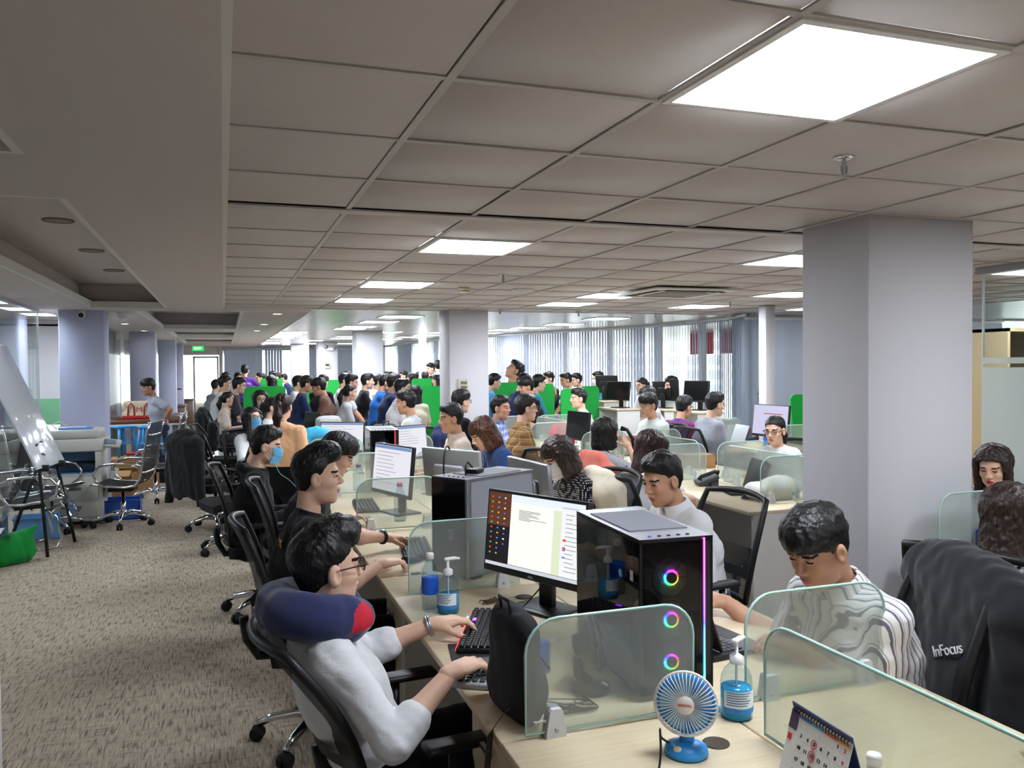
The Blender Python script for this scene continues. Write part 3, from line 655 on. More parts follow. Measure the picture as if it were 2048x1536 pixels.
# ---- monitors, laptops, keyboards
def scr_mat(name, rgb, s): return emit_mat(name, rgb, s*.62)
def monitor(loc, rz, label, w_=.53, h=.31, z0=.12, content='sheet', backcol=None, tilt=6, portrait=False):
    """screen faces local +x; origin on the desk"""
    t = thing('monitor', label, 'monitor', loc, rz)
    if portrait: w_, h = h, w_
    T = TX(.02,0,z0+h/2) @ RY(R(-tilt)); B = backcol or M_BLACK
    m = MB(); m.rbox((0,0,0),(.028,w_,h),.006,T); m.rbox((-.028,0,-.02),(.03,w_*.5,h*.5),.012,T); body = m.build('housing', B, t)
    s = MB(); s.box(T @ Vector((.0145,0,.008)),(.001,w_-.022,h-.036),M=T.to_3x3().to_4x4())
    def q(mb, y0, y1, z0_, z1_, dx=.0156):  # y0..y1, z0..z1 in 0..1 of the screen, y from viewer's left
        W, Hh = w_-.024, h-.04
        ya, yb = (-.5+y0)*W, (-.5+y1)*W; za, zb = .008+(-.5+z0_)*Hh, .008+(-.5+z1_)*Hh
        mb.quad(*[T @ Vector(p) for p in ((dx,ya,za),(dx,yb,za),(dx,yb,zb),(dx,ya,zb))])
    if content == 'desktop':
        sc = s.build('screen', scr_mat('scr_night', (26,24,30), .9), t)
        a = MB(); q(a,0,.25,.55,1); a.build('wallpaper_glow', scr_mat('scr_ember', (96,56,34), .8), sc)
        a = MB(); q(a,.25,.78,.05,.97,.0158); a.build('document_page', scr_mat('scr_page', (232,232,226), 1.0), sc)
        a = MB(); q(a,.25,1,.93,1,.0160); q(a,.25,1,.90,.925,.0160); a.build('ribbon', scr_mat('scr_ribbon', (214,222,232), 1.0), sc)
        a = MB(); q(a,.70,.78,.05,.88,.0161); a.build('ruler_margin', scr_mat('scr_green', (206,214,186), 1.0), sc)
        a = MB(); q(a,.78,1,.05,.9,.0158); a.build('side_list', scr_mat('scr_list', (222,224,226), 1.0), sc)
        a = MB()
        for k in range(8): q(a,.34,.34+random.uniform(.1,.3),.80-k*.018,.806-k*.018,.0163)
        for k in range(14): q(a,.82,.82+random.uniform(.05,.14),.84-k*.055,.846-k*.055,.0163)
        a.build('text_line', scr_mat('scr_text', (70,70,74), .5), sc)
        cols = [(230,70,60),(70,140,230),(240,240,240),(90,190,90),(240,170,50),(120,90,200)]
        for ci, cc in enumerate(cols):
            a = MB()
            for k in range(12):
                for l in range(3):
                    if (k*3+l) % 6 == ci and not (l == 2 and k > 9): q(a,.034+l*.07,.052+l*.07,.925-k*.07,.945-k*.07,.0162)
            if ci < 3:
                for k in range(2): q(a,.8,.83,.5-k*.1-ci*.12,.53-k*.1-ci*.12,.0164)
            a.build('icon', scr_mat('scr_icon%d' % ci, cc, .9), sc)
        a = MB(); q(a,0,1,0,.045,.0163); a.build('taskbar', scr_mat('scr_task', (200,206,214), .9), sc)
        text_obj('DELL',.013,M_SILVER, T @ TX(.0146,0,-h/2+.012) @ RZ(R(90)) @ RX(R(90)),parent=body,name='maker_badge')
    elif content == 'sheet':
        sc = s.build('screen', scr_mat('scr_sheet', (216,214,222), .95), t)
        a = MB()
        for k in range(9): q(a,.08,.08+random.uniform(.3,.8),.85-k*.085,.858-k*.085)
        a.build('text_line', scr_mat('scr_text'  , (70,70,74), .5), sc)
        a = MB(); q(a,0,1,.93,1); a.build('title_bar', scr_mat('scr_blue', (120,150,196), .8), sc)
    elif content == 'code':
        sc = s.build('screen', scr_mat('scr_code', (36,34,46), .7), t)
        a = MB(); q(a,0,.3,0,.94); a.build('sidebar', scr_mat('scr_codeg', (30,62,38), .7), sc)
    elif content == 'slide':
        sc = s.build('screen', scr_mat('scr_slide', (190,188,216), .95), t)
        a = MB(); q(a,.3,.85,.7,.73); a.build('heading', scr_mat('scr_red', (190,70,70), .7), sc); a = MB(); q(a,.35,.7,.45,.47); a.build('text_line', scr_mat('scr_text', (70,70,74), .5), sc)
    else:
        s.build('screen', mat('scr_off', (14,14,16), rough=.15), t)
    st = MB(); st.rbox((-.045,0,z0*.5+.06),(.03,.07,z0+.1),.006); st.build('stand_neck', B, t)
    bs = MB(); bs.rbox((-.03,0,.006),(.18,.24,.012),.005); bs.build('stand_base', B, t)
    return t
def laptop(loc, rz, label, w_=.34, d=.235, ang=108, col=None, content='dark'):
    t = thing('laptop', label, 'laptop', loc, rz); c = col or M_BLACK    # user sits at local -x... screen faces -x
    m = MB(); m.rbox((0,0,.01),(d,w_,.018),.004); m.build('base', c, t)
    k = MB()
    for i in range(5):
        for j in range(14): k.box((-.02+i*.021-.01+.02, -.14+j*.0215,.0205),(.017,.018,.003))
    tag(k.build('keys', M_DARK, t), kind='stuff')
    p = MB(); p.box((-.075,0,.0195),(.06,.1,.001)); p.build('touchpad', M_DARK, t)
    T = TX(d/2,0,.018) @ RY(R(90-ang)*-1)
    l = MB(); l.rbox((.004,0,.115),(.008,w_,.23),.003,T); lid = l.build('lid', c, t)
    s = MB(); s.box(T @ Vector((-.0008,0,.115)),(.001,w_-.02,.2),M=T.to_3x3().to_4x4())
    s.build('screen', mat('scr_dim', (60,58,64), rough=.25, emit=(70,68,76), es=.35) if content == 'dark' else scr_mat('scr_sheet', (216,214,222), .95), lid)
    return t
def keyboard(loc, rz, label, glow=False):
    t = thing('keyboard', label, 'keyboard', loc, rz)   # long axis local y, user at -x
    m = MB(); m.rbox((0,0,.012),(.15,.44,.022),.006); m.build('case', M_BLACK, t)
    k = MB()
    for i in range(6):
        for j in range(20):
            if i == 0 and 4 < j < 9: continue
            k.rbox((-.058+i*.0225+(.004 if i == 5 else 0), -.205+j*.0215, .027),(.0175,.0175,.010),.003,seg=1)
    k.rbox((-.058,-.205+6.5*.0215,.027),(.0175,.082,.010),.003,seg=1)
    tag(k.build('keycaps', mat('keycap_black', (30,30,33), rough=.5), t), kind='stuff')
    if glow:
        g = MB(); g.box((-.058+.01,.06,.0335),(.012,.03,.001)); g.build('glow_key', emit_mat('key_purple', (150,60,255), 3), t)
        g = MB(); g.box((-.0765,.0,.014),(.002,.43,.006)); g.build('light_strip', emit_mat('strip_red', (255,50,60), 1.2), t)
        g = MB(); g.box((-.07,.11,.024),(.03,.05,.001),M=RZ(0)); lb = g.build('name_sticker', M_WPLAS, t)
        for q_ in range(6): g = MB(); g.box((-.07+random.uniform(-.005,.005),.092+q_*.007,.0249),(.012,.003,.0008)); g.build('handwriting', mat('ink_blue', (40,40,90)), lb)
    return t
def mouse(loc, rz, label):
    t = thing('mouse', label, 'mouse', loc, rz)
    m = MB(); g = []
    for i in range(9):
        a = -1+2*i/8; row = []
        for j in range(9):
            b = math.pi*j/8; wx = .03*math.sqrt(max(0,1-a*a*.92)); row.append((a*.055, -math.cos(b)*wx, .002+.034*math.sin(b)**.7*math.sqrt(max(0,1-a*a*.9))*(1-.15*a)))
        g.append(row)
    m.sheet(g); m.build('shell', M_BLACK, t)
    w2 = MB(); w2.lathe([(.001,-.004),(.009,-.004),(.009,.004),(.001,.004)],10,TX(.03,0,.024) @ RX(R(90))); w2.build('wheel', M_DARK, t)
    return t
# ---- tower PC; front faces local -y, glass side at local -x
def tower(loc, rz, label, w_=.215, d=.42, h=.46, style='rgb'):
    t = thing('computer_tower', label, 'computer', loc, rz)
    c = mat('tower_silver', (150,152,162), rough=.4) if style == 'plain' else mat('tower_black', (24,24,27), rough=.3)
    m = MB(); fr = .012
    m.b2((-w_/2,-d/2,.02),(w_/2,d/2,.035)); m.b2((-w_/2,-d/2,h-.015),(w_/2,d/2,h)); m.b2((w_/2-.008,-d/2,.02),(w_/2,d/2,h)); m.b2((-w_/2,d/2-.008,.02),(w_/2,d/2,h))
    m.b2((-w_/2,-d/2,.02),(w_/2,-d/2+.01,.06)); m.b2((-w_/2,-d/2,.02),(-w_/2+.01,-d/2+.05,h)); m.b2((w_/2-.03,-d/2,.02),(w_/2,-d/2+.02,h)); m.b2((-w_/2,-d/2+.04,.02),(w_/2-.008,-d/2+.05,h-.015))
    m.build('case', c, t)
    m = MB(); m.box((0,.02,h+.002),(w_-.04,d*.62,.004)); m.build('dust_filter', mat('filter_grey', (104,104,112), rough=.6), t)
    m = MB(); m.b2((-w_/2-.001,-d/2,h-.001),(w_/2+.001,d/2,h+.001)); m.build('top_panel', mat('tower_top', (140,138,146) if style == 'rgb' else (206,206,214), rough=.3, metal=.3), t)
    for k in range(5): q = MB(); q.lathe([(.001,h),(.006,h),(.006,h+.004),(.001,h+.004)],8,TX(-.07+k*.03,-d/2+.03,0)); q.build('top_button', M_BLACK if k else mat('usb_blue', (70,110,210)), t)
    for s in (-1,1):
        for y in (-.15,.15): q = MB(); q.box((s*(w_/2-.03),y,.01),(.03,.05,.02)); q.build('foot', M_RUBBER, t)
    if style == 'plain':
        m = MB(); m.b2((-w_/2-.002,-d/2,.02),(-w_/2,d/2,h)); m.build('side_panel', c, t)
        m = MB(); m.b2((-w_/2,-d/2-.012,.02),(w_/2-.012,-d/2,h)); fp = m.build('front_panel', mat('gloss_black', (10,10,13), rough=.12), t)
        m = MB(); m.prism([(-.016,-.02),(.0,-.028),(.016,-.02),(.016,.02),(-.016,.02)], TX(.01,-d/2-.013,h*.45) @ RX(R(90)), .002); em = m.build('shield_emblem', M_STEEL, fp)
        m = MB(); m.prism([(-.01,-.012),(-.005,-.014),(.006,.004),(.006,-.014),(.011,-.012),(.011,.014),(.006,.014),(-.005,-.004),(-.005,.014),(-.01,.014)], TX(.01,-d/2-.0145,h*.45) @ RX(R(90)), .001); m.build('shield_letter', mat('emblem_red', (190,60,60)), em)
        m = MB(); m.b2((w_/2-.012,-d/2-.01,.02),(w_/2,-d/2,h)); m.build('front_edge', M_STEEL, t)
    else:
        m = MB(); m.b2((-w_/2-.004,-d/2+.0,.03),(-w_/2,d/2-.01,h-.01)); m.build('glass_side', clear_glass('smoked_glass', (150,150,156), 1.4), t)
        m = MB(); m.b2((-w_/2+.01,-d/2-.004,.06),(w_/2-.03,-d/2,h-.01)); m.build('glass_front', clear_glass('smoked_glass', (150,150,156), 1.4), t)
        # insides: board, card, drive cage, back lattice
        m = MB(); m.b2((w_/2-.02,-.1,.12),(w_/2-.012,.18,h-.04)); m.build('mainboard', mat('board_dark', (34,36,40)), t)
        m = MB(); m.b2((-.06,-.05,.2),(w_/2-.02,.17,.235)); m.build('graphics_card', M_DARK, t)
        m = MB(); m.b2((-w_/2+.01,-d/2+.06,.035),(w_/2-.01,d/2-.01,.12)); m.build('power_shroud', M_BLACK, t)
        for (a0, a1) in ((-.14,-.02),(.02,.14)) if False else ():
            pass
        lat = MB()
        for i in range(9):
            for j in range(6):
                y = d/2-.16+.15*0+j*.024-.02; z = h-.07-i*.024; lat.box((-w_/2+.004,y-.0,z+(.012 if j % 2 else 0)),(.002,.012,.012),M=RX(R(45)))
        tag(lat.build('lattice_hole', mat('lattice_pale', (176,178,182), rough=.4), t), kind='stuff')
        st = MB(); st.lathe([(.001,0),(.013,0),(.013,.002),(.001,.002)],6,TX(-w_/2-.005,-d/2+.12,h-.12) @ RY(R(-90))); st.build('round_sticker', mat('sticker_blue', (110,190,230), rough=.3), t)
        st = MB(); st.box((-w_/2-.005,-d/2+.045,h-.11),(.001,.02,.03)); st.build('paper_sticker', M_WPLAS, t)
        for k in range(3):
            cz = h-.12-k*.122; fx = -.005
            f = MB(); f.ring(.056,.004,TX(fx,-d/2+.03,cz) @ RX(R(90)),28,6); fan = f.build('case_fan', M_BLACK, t)
            bl = MB()
            for b_ in range(7):
                T = TX(fx,-d/2+.03,cz) @ RX(R(90)) @ RZ(b_*2*math.pi/7)
                bl.sheet([[T @ Vector((rr*math.cos(a), rr*math.sin(a), .004*math.sin(a*3))) for a in (0,.28,.56,.84)] for rr in (.02,.035,.052)])
            bl.build('blades', MATS.get('fan_blade_milky') or sheer('fan_blade_milky', (226,230,236), .5), fan)
            rg = MB(); rg.ring(.0195,.0035,TX(fx,-d/2+.026,cz) @ RX(R(90)),28,6); rg.build('led_ring', FANRING if style == 'rgb' else emit_mat('ring_white', (200,220,255), 8), fan)
            hb = MB(); hb.lathe([(.001,0),(.016,0),(.016,.01),(.001,.01)],16,TX(fx,-d/2+.028,cz) @ RX(R(90))); hb.build('hub', M_BLACK, fan)
        ls = MB(); ls.b2((w_/2-.032,-d/2-.006,.05),(w_/2-.028,-d/2-.002,h-.004)); ls.build('led_strip', STRIP if style == 'rgb' else emit_mat('strip_red2', (255,40,50), 4), t)
    return t
def hue_mat(name, kind, s):
    """emission whose hue runs around the fan (object coords) or down the strip"""
    m = bpy.data.materials.new(name); m.use_nodes = True; nt = m.node_tree; L = nt.links.new; b = nt.nodes['Principled BSDF']; b.inputs['Base Color'].default_value = (.02,.02,.02,1)
    tc = nt.nodes.new('ShaderNodeTexCoord'); sp = nt.nodes.new('ShaderNodeSeparateXYZ'); L(tc.outputs['Generated' if kind == 'ring' else 'Object'], sp.inputs[0])
    cb = nt.nodes.new('ShaderNodeCombineColor'); cb.mode = 'HSV'; cb.inputs[1].default_value = .95; cb.inputs[2].default_value = 1
    if kind == 'ring':
        ax = nt.nodes.new('ShaderNodeMath'); ax.operation = 'SUBTRACT'; ax.inputs[1].default_value = .5; L(sp.outputs['X'], ax.inputs[0])
        az = nt.nodes.new('ShaderNodeMath'); az.operation = 'SUBTRACT'; az.inputs[1].default_value = .5; L(sp.outputs['Z'], az.inputs[0])
        at = nt.nodes.new('ShaderNodeMath'); at.operation = 'ARCTAN2'; L(az.outputs[0], at.inputs[0]); L(ax.outputs[0], at.inputs[1])
        mr = nt.nodes.new('ShaderNodeMapRange'); mr.inputs['From Min'].default_value = -math.pi; mr.inputs['From Max'].default_value = math.pi; mr.inputs['To Min'].default_value = .55; mr.inputs['To Max'].default_value = -.45
        L(at.outputs[0], mr.inputs[0]); fr = nt.nodes.new('ShaderNodeMath'); fr.operation = 'FRACT'; L(mr.outputs[0], fr.inputs[0]); L(fr.outputs[0], cb.inputs[0])
    else:
        mr = nt.nodes.new('ShaderNodeMapRange'); mr.inputs['From Min'].default_value = .05; mr.inputs['From Max'].default_value = .46; mr.inputs['To Min'].default_value = .5; mr.inputs['To Max'].default_value = .92
        L(sp.outputs['Z'], mr.inputs[0]); L(mr.outputs[0], cb.inputs[0])
    L(cb.outputs[0], b.inputs['Emission Color']); b.inputs['Emission Strength'].default_value = s; MATS[name] = m; return m
FANRING = hue_mat('fan_ring_rgb', 'ring', 14); STRIP = hue_mat('strip_rgb', 'strip', 4)
# ---- small things
def bottle(loc, label, liquid=None, h=.23, r=.033, cap=(235,235,235), body=None, band=None, name='water_bottle', cat='bottle'):
    t = thing(name, label, cat, loc); gl = body or clear_glass('pet_plastic', (226,236,240), 1.25)
    m = MB(); m.lathe([(.001,.001),(r*.9,.001),(r,.012),(r,h*.35),(r*.94,h*.42),(r,h*.5),(r,h*.62),(r*.75,h*.76),(r*.42,h*.86),(r*.4,h*.9)],18); m.build('shell', gl, t)
    if liquid: m = MB(); m.lathe([(.001,.004),(r*.88,.004),(r*.95,.014),(r*.95,h*.34),(r*.9,h*.42),(.001,h*.42)],16); m.build('liquid', liquid, t)
    m = MB(); m.lathe([(.001,h*.89),(r*.48,h*.89),(r*.48,h*.97),(r*.44,h),(.001,h)],16); m.build('cap', mat('cap_%d_%d_%d' % cap, cap, rough=.4), t)
    if band: m = MB(); m.lathe([(r*1.005,h*.3),(r*1.02,h*.31),(r*.99,h*.42),(r*1.02,h*.5),(r*1.02,h*.58),(r*1.005,h*.59)],18); m.build('label_band', mat('band_%d_%d_%d' % band, band, rough=.35), t)
    return t
def sanitizer(loc, rz, label, h=.2, full=.5):
    t = thing('sanitizer_bottle', label, 'pump bottle', loc, rz); r = .043
    m = MB(); m.lathe([(.001,.001),(r*.95,.001),(r,.01),(r,h*.44),(r*.95,h*.52),(r*.78,h*.60),(r*.5,h*.66),(r*.34,h*.69),(r*.34,h*.71)],20); m.build('shell', clear_glass('pet_plastic', (226,236,240), 1.25), t)
    m = MB(); m.lathe([(.001,.004),(r*.93,.004),(r*.95,h*full*.93),(.001,h*full*.93)],18); m.build('gel', mat('gel_blue', (60,170,215), rough=.1), t)
    m = MB(); m.lathe([(r*.4,h*.68),(r*.42,h*.69),(r*.42,h*.77),(r*.2,h*.8),(r*.12,h*.8),(r*.12,h*.94),(.001,h*.94)],16); m.build('pump_collar', M_WPLAS, t)
    m = MB(); m.rbox((.01,0,h*.965),(.05,.017,.012),.005); m.tube([(.03,0,h*.965),(.05,0,h*.945)],[.006,.0045],8); m.build('pump_head', M_WPLAS, t)
    m = MB(); m.tube([(0,0,h*.7),(0,0,.02)],.003,6); m.build('dip_tube', M_WPLAS, t)
    m = MB(); m.sheet([[((r+.001)*math.cos(a),(r+.001)*math.sin(a),z) for a in [R(-200+130*i/10) for i in range(11)]] for z in (h*.1,h*.38)]); lb = m.build('label', mat('label_white', (226,240,246), rough=.4), t)
    for k in range(6): q = MB(); q.sheet([[((r+.0018)*math.cos(a),(r+.0018)*math.sin(a),z) for a in [R(-190+(90-8*(k%3))*i/6) for i in range(7)]] for z in (h*(.355-k*.03),h*(.365-k*.03))]); q.build('label_text', mat('label_ink', (70,100,130)), lb)
    q = MB(); q.sheet([[((r+.0016)*math.cos(a),(r+.0016)*math.sin(a),z) for a in [R(-200+130*i/10) for i in range(11)]] for z in (h*.1,h*.17)]); q.build('label_wave', mat('label_blue', (50,130,205)), lb)
    return t
def cable(pts, r, label, name='power_cable', mt=None, sub=6):
    """smooth cable through points"""
    P = [Vector(p) for p in pts]; out = []
    for i in range(len(P)-1):
        p0, p1, p2, p3 = P[max(i-1,0)], P[i], P[i+1], P[min(i+2,len(P)-1)]
        for k in range(sub):
            t = k/sub; out.append(.5*((2*p1)+(p2-p0)*t+(2*p0-5*p1+4*p2-p3)*t*t+(3*p1-p0-3*p2+p3)*t**3))
    out.append(P[-1]); m = MB(); m.tube(out, r, 6); return tag(m.build(name, mt or M_BLACK), label, 'cable')
# ================================================================ people
class Field:
    """signed-distance grid; shapes are blended in, mesh() extracts one smooth closed surface"""
    def __init__(s, lo, hi, res):
        s.lo = np.array(lo, np.float32); s.res = res
        s.n = np.maximum(4, np.ceil((np.array(hi)-np.array(lo))/res).astype(int)+1)
        s.ax = [s.lo[i]+res*np.arange(s.n[i], dtype=np.float32) for i in range(3)]
        s.F = np.full(s.n, 9.0, np.float32)
    def _sub(s, lo, hi):
        sl = []
        for i in range(3):
            a = int(max(0, math.floor((lo[i]-s.lo[i])/s.res))); b = int(min(s.n[i], math.ceil((hi[i]-s.lo[i])/s.res)+1))
            if b <= a: return None, None
            sl.append(slice(a, b))
        g = [s.ax[i][sl[i]] for i in range(3)]
        return tuple(sl), (g[0][:,None,None], g[1][None,:,None], g[2][None,None,:])
    def _put(s, sl, d, k, mode):
        F = s.F[sl]
        if mode == 'add':
            if k <= 0: s.F[sl] = np.minimum(F, d); return
            h = np.clip(.5+.5*(F-d)/k, 0, 1); s.F[sl] = d*h+F*(1-h)-k*h*(1-h)
        else:
            d = -d; k = max(k, 1e-5); h = np.clip(.5-.5*(F-d)/k, 0, 1); s.F[sl] = d*h+F*(1-h)+k*h*(1-h)
    def cap(s, a, b, ra, rb=None, k=.02, mode='add', lat=None, fl=1.0):
        rb = ra if rb is None else rb; a = np.array(a, float); b = np.array(b, float); m = max(ra, rb)*max(fl,1)+k+3*s.res
        sl, g = s._sub(np.minimum(a,b)-m, np.maximum(a,b)+m)
        if sl is None: return s
        px, py, pz = g[0]-a[0], g[1]-a[1], g[2]-a[2]; ba = b-a
        if lat is not None:
            dl = (px*lat[0]+py*lat[1]+pz*lat[2])*(1-1/fl); px, py, pz = px-dl*lat[0], py-dl*lat[1], pz-dl*lat[2]
        t = np.clip((px*ba[0]+py*ba[1]+pz*ba[2])/max(ba@ba,1e-9), 0, 1)
        d = np.sqrt((px-t*ba[0])**2+(py-t*ba[1])**2+(pz-t*ba[2])**2)-(ra+(rb-ra)*t)
        s._put(sl, d.astype(np.float32), k, mode); return s
    def ell(s, c, r, k=.015, mode='add', rot=None):
        m = max(r)+k+3*s.res; c = np.array(c, float); sl, g = s._sub(c-m, c+m)
        if sl is None: return s
        q = [g[0]-c[0], g[1]-c[1], g[2]-c[2]]
        if rot is not None:
            q = [q[0]*rot[0][i]+q[1]*rot[1][i]+q[2]*rot[2][i] for i in range(3)]
        k0 = np.sqrt((q[0]/r[0])**2+(q[1]/r[1])**2+(q[2]/r[2])**2); k1 = np.sqrt((q[0]/r[0]**2)**2+(q[1]/r[1]**2)**2+(q[2]/r[2]**2)**2)+1e-6
        s._put(sl, (k0*(k0-1)/k1).astype(np.float32), k, mode); return s
    def plane(s, p, n, k=0):
        n = np.array(n, float); n /= np.linalg.norm(n)
        d = (s.ax[0][:,None,None]-p[0])*n[0]+(s.ax[1][None,:,None]-p[1])*n[1]+(s.ax[2][None,None,:]-p[2])*n[2]
        s.F = np.maximum(s.F, d.astype(np.float32)); return s
    def wrinkle(s, amp, freq, seed=0, aniso=(1,1,1)):
        rs = np.random.RandomState(seed); x, y, z = s.ax[0][:,None,None], s.ax[1][None,:,None], s.ax[2][None,None,:]; N = 0
        for o in range(5):
            f = freq*(1.45**o); v = rs.normal(size=3)*np.array(aniso); v /= np.linalg.norm(v); w2 = rs.normal(size=3); w2 /= np.linalg.norm(w2)
            ph = rs.uniform(0,6.28,2)
            N = N+np.sin(f*(x*v[0]+y*v[1]+z*v[2])+ph[0]+1.6*np.sin(f*.6*(x*w2[0]+y*w2[1]+z*w2[2])+ph[1]))/(1.25**o)
        s.F = s.F+(amp*.45)*N.astype(np.float32); return s
    def mesh(s):
        F = s.F.copy(); F[0]=F[-1]=9; F[:,0]=F[:,-1]=9; F[:,:,0]=F[:,:,-1]=9
        I = F < 0; C = np.zeros(tuple(s.n-1), np.int8)
        for dx in (0,1):
            for dy in (0,1):
                for dz in (0,1): C += I[dx:dx+s.n[0]-1, dy:dy+s.n[1]-1, dz:dz+s.n[2]-1]
        act = np.nonzero((C > 0) & (C < 8))
        if len(act[0]) == 0: return np.zeros((0,3)), np.zeros((0,4), int)
        idx = np.full(C.shape, -1, np.int32); idx[act] = np.arange(len(act[0]))
        P = np.zeros((len(act[0]),3)); cnt = np.zeros(len(act[0]))
        val = lambda d: F[act[0]+d[0], act[1]+d[1], act[2]+d[2]]
        cs = [(a,b,c) for a in (0,1) for b in (0,1) for c in (0,1)]
        for a in cs:
            for ax in range(3):
                if a[ax] == 0:
                    b = list(a); b[ax] = 1; va, vb = val(a), val(b); cr = (va < 0) != (vb < 0)
                    t = np.where(cr, va/np.where(cr, va-vb, 1), 0)
                    q = np.array(a, float)[None,:].repeat(len(va),0); q[:,ax] += t; P += q*cr[:,None]; cnt += cr
        V = (P/cnt[:,None]+np.stack(act,1))*s.res+s.lo
        fs = []
        for ax in range(3):
            o1, o2 = [(1,2),(2,0),(0,1)][ax]
            sa = [slice(None)]*3; sb = [slice(None)]*3; sa[ax] = slice(0,-1); sb[ax] = slice(1,None)
            A, B = I[tuple(sa)], I[tuple(sb)]
            e = np.nonzero(A != B); e = [np.array(t) for t in e]
            ok = (e[o1] > 0) & (e[o2] > 0) & (e[o1] < s.n[o1]-1) & (e[o2] < s.n[o2]-1); e = [t[ok] for t in e]
            flip = A[tuple(e)]
            def cell(d1, d2):
                c = [t.copy() for t in e]; c[o1] = c[o1]+d1; c[o2] = c[o2]+d2; return idx[tuple(c)]
            q = np.stack([cell(-1,-1), cell(0,-1), cell(0,0), cell(-1,0)], 1)
            q[~flip] = q[~flip][:, ::-1]; fs.append(q)
        return V, np.concatenate(fs)
def mesh_obj(name, parts, mats, parent, mi=None):
    """parts: list of (V, Q[, material index per face])"""
    vs = []; qs = []; ms = []; o = 0
    for p in parts:
        V, Q = p[0], p[1]
        if len(Q) == 0: continue
        vs.append(V); qs.append(Q+o); o += len(V); ms.append(p[2] if len(p) > 2 else np.zeros(len(Q), int))
    V = np.concatenate(vs); Q = np.concatenate(qs); ms = np.concatenate(ms).astype(np.int32)
    me = bpy.data.meshes.new(name); me.vertices.add(len(V)); me.vertices.foreach_set('co', V.astype(np.float32).ravel())
    me.loops.add(len(Q)*4); me.loops.foreach_set('vertex_index', Q.astype(np.int32).ravel())
    me.polygons.add(len(Q)); me.polygons.foreach_set('loop_start', np.arange(0, len(Q)*4, 4, dtype=np.int32)); me.polygons.foreach_set('loop_total', np.full(len(Q), 4, np.int32))
    for m in mats: me.materials.append(m)
    me.polygons.foreach_set('material_index', ms); me.polygons.foreach_set('use_smooth', np.ones(len(Q), bool))
    me.update(calc_edges=True); me.validate()
    ob = bpy.data.objects.new(name, me); COL.objects.link(ob); ob.parent = parent
    return ob
# ---- colours
def skin_mat(name, rgb):
    m = mat(name, rgb, rough=.5, spec=.35, noise=(9,.06)); nt, b = nodes_of(m); b.inputs['Subsurface Weight'].default_value = .08
    b.inputs['Subsurface Radius'].default_value = (.8,.3,.2); b.inputs['Subsurface Scale'].default_value = .008; return m
SKIN = [skin_mat('skin_tan', (198,150,122)), skin_mat('skin_light', (222,180,154)), skin_mat('skin_deep', (172,122,94))]
M_LIP = mat('lip', (176,108,98), rough=.45); M_LIPR = mat('lip_red', (188,50,60), rough=.4); M_EYE = mat('eye_dark', (32,24,22), rough=.25); M_EYEW = mat('eye_white', (228,222,216), rough=.3)
def hair_mat(name, rgb, hi):
    m = mat(name, rgb, rough=.42, spec=.45); nt, b = nodes_of(m); L = nt.links.new
    tc = nt.nodes.new('ShaderNodeTexCoord'); mp = nt.nodes.new('ShaderNodeMapping'); mp.inputs['Scale'].default_value = (90,90,9); L(tc.outputs['Object'], mp.inputs['Vector'])
    n = nt.nodes.new('ShaderNodeTexNoise'); n.inputs['Scale'].default_value = 1.6; n.inputs['Detail'].default_value = 3; L(mp.outputs[0], n.inputs['Vector'])
    rp = nt.nodes.new('ShaderNodeValToRGB'); rp.color_ramp.elements[0].color = lin(rgb)+(1,); rp.color_ramp.elements[1].color = lin(hi)+(1,); rp.color_ramp.elements[0].position = .4
    L(n.outputs['Fac'], rp.inputs[0]); L(rp.outputs[0], b.inputs['Base Color'])
    bp = nt.nodes.new('ShaderNodeBump'); bp.inputs['Strength'].default_value = .7; bp.inputs['Distance'].default_value = .004; L(n.outputs['Fac'], bp.inputs['Height']); L(bp.outputs[0], b.inputs['Normal']); return m
HAIR = {'black': hair_mat('hair_black', (14,12,12), (40,36,35)), 'brown': hair_mat('hair_brown', (58,32,20), (112,64,38)), 'darkred': hair_mat('hair_darkred', (34,16,16), (70,36,32)), 'darkbrown': hair_mat('hair_darkbrown', (36,24,20), (76,52,42))}
def cloth(name, rgb=(128,128,128), rough=.9): return mat(name, rgb, rough=rough, spec=.15, sheen=.15, noise=(30,.05), bump=(160,.12))
# patterned cloths; coordinates are the garment's own
def cloth_pattern(name, base, fn):
    m = cloth(name, base); nt, b = nodes_of(m); L = nt.links.new
    tc = [n for n in nt.nodes if n.type == 'TEX_COORD'][0]; sp = nt.nodes.new('ShaderNodeSeparateXYZ'); L(tc.outputs['Object'], sp.inputs[0])
    def math_(op, a, bb=None, c=None):
        n = nt.nodes.new('ShaderNodeMath'); n.operation = op
        for i, v in enumerate((a, bb, c)):
            if v is None: continue
            if isinstance(v, (int, float)): n.inputs[i].default_value = v
            else: L(v, n.inputs[i])
        return n.outputs[0]
    def band(coord, period, width, off=0):
        return math_('LESS_THAN', math_('PINGPONG', math_('ADD', coord, 50+off), period/2), width/2)
    def mixc(fac, c1, c2):
        n = nt.nodes.new('ShaderNodeMixRGB')
        for i, v in ((0,fac),(1,c1),(2,c2)):
            if isinstance(v, (int,float)): n.inputs[i].default_value = v
            elif isinstance(v, tuple): n.inputs[i].default_value = lin(v)+(1,)
            else: L(v, n.inputs[i])
        return n.outputs[0]
    L(fn(sp.outputs, math_, band, mixc, nt, tc, L), b.inputs['Base Color']); return m
def pat_stripes(c, m_, band, mix, nt, tc, L):
    u = m_('ADD', m_('MULTIPLY', c['Y'], .35), m_('SUBTRACT', m_('MULTIPLY', c['X'], .96), m_('MULTIPLY', c['Z'], .26))); return mix(band(u,.026,.006), mix(band(u,.026,.0025,.007), (232,230,230), (170,168,174)), (112,110,122))
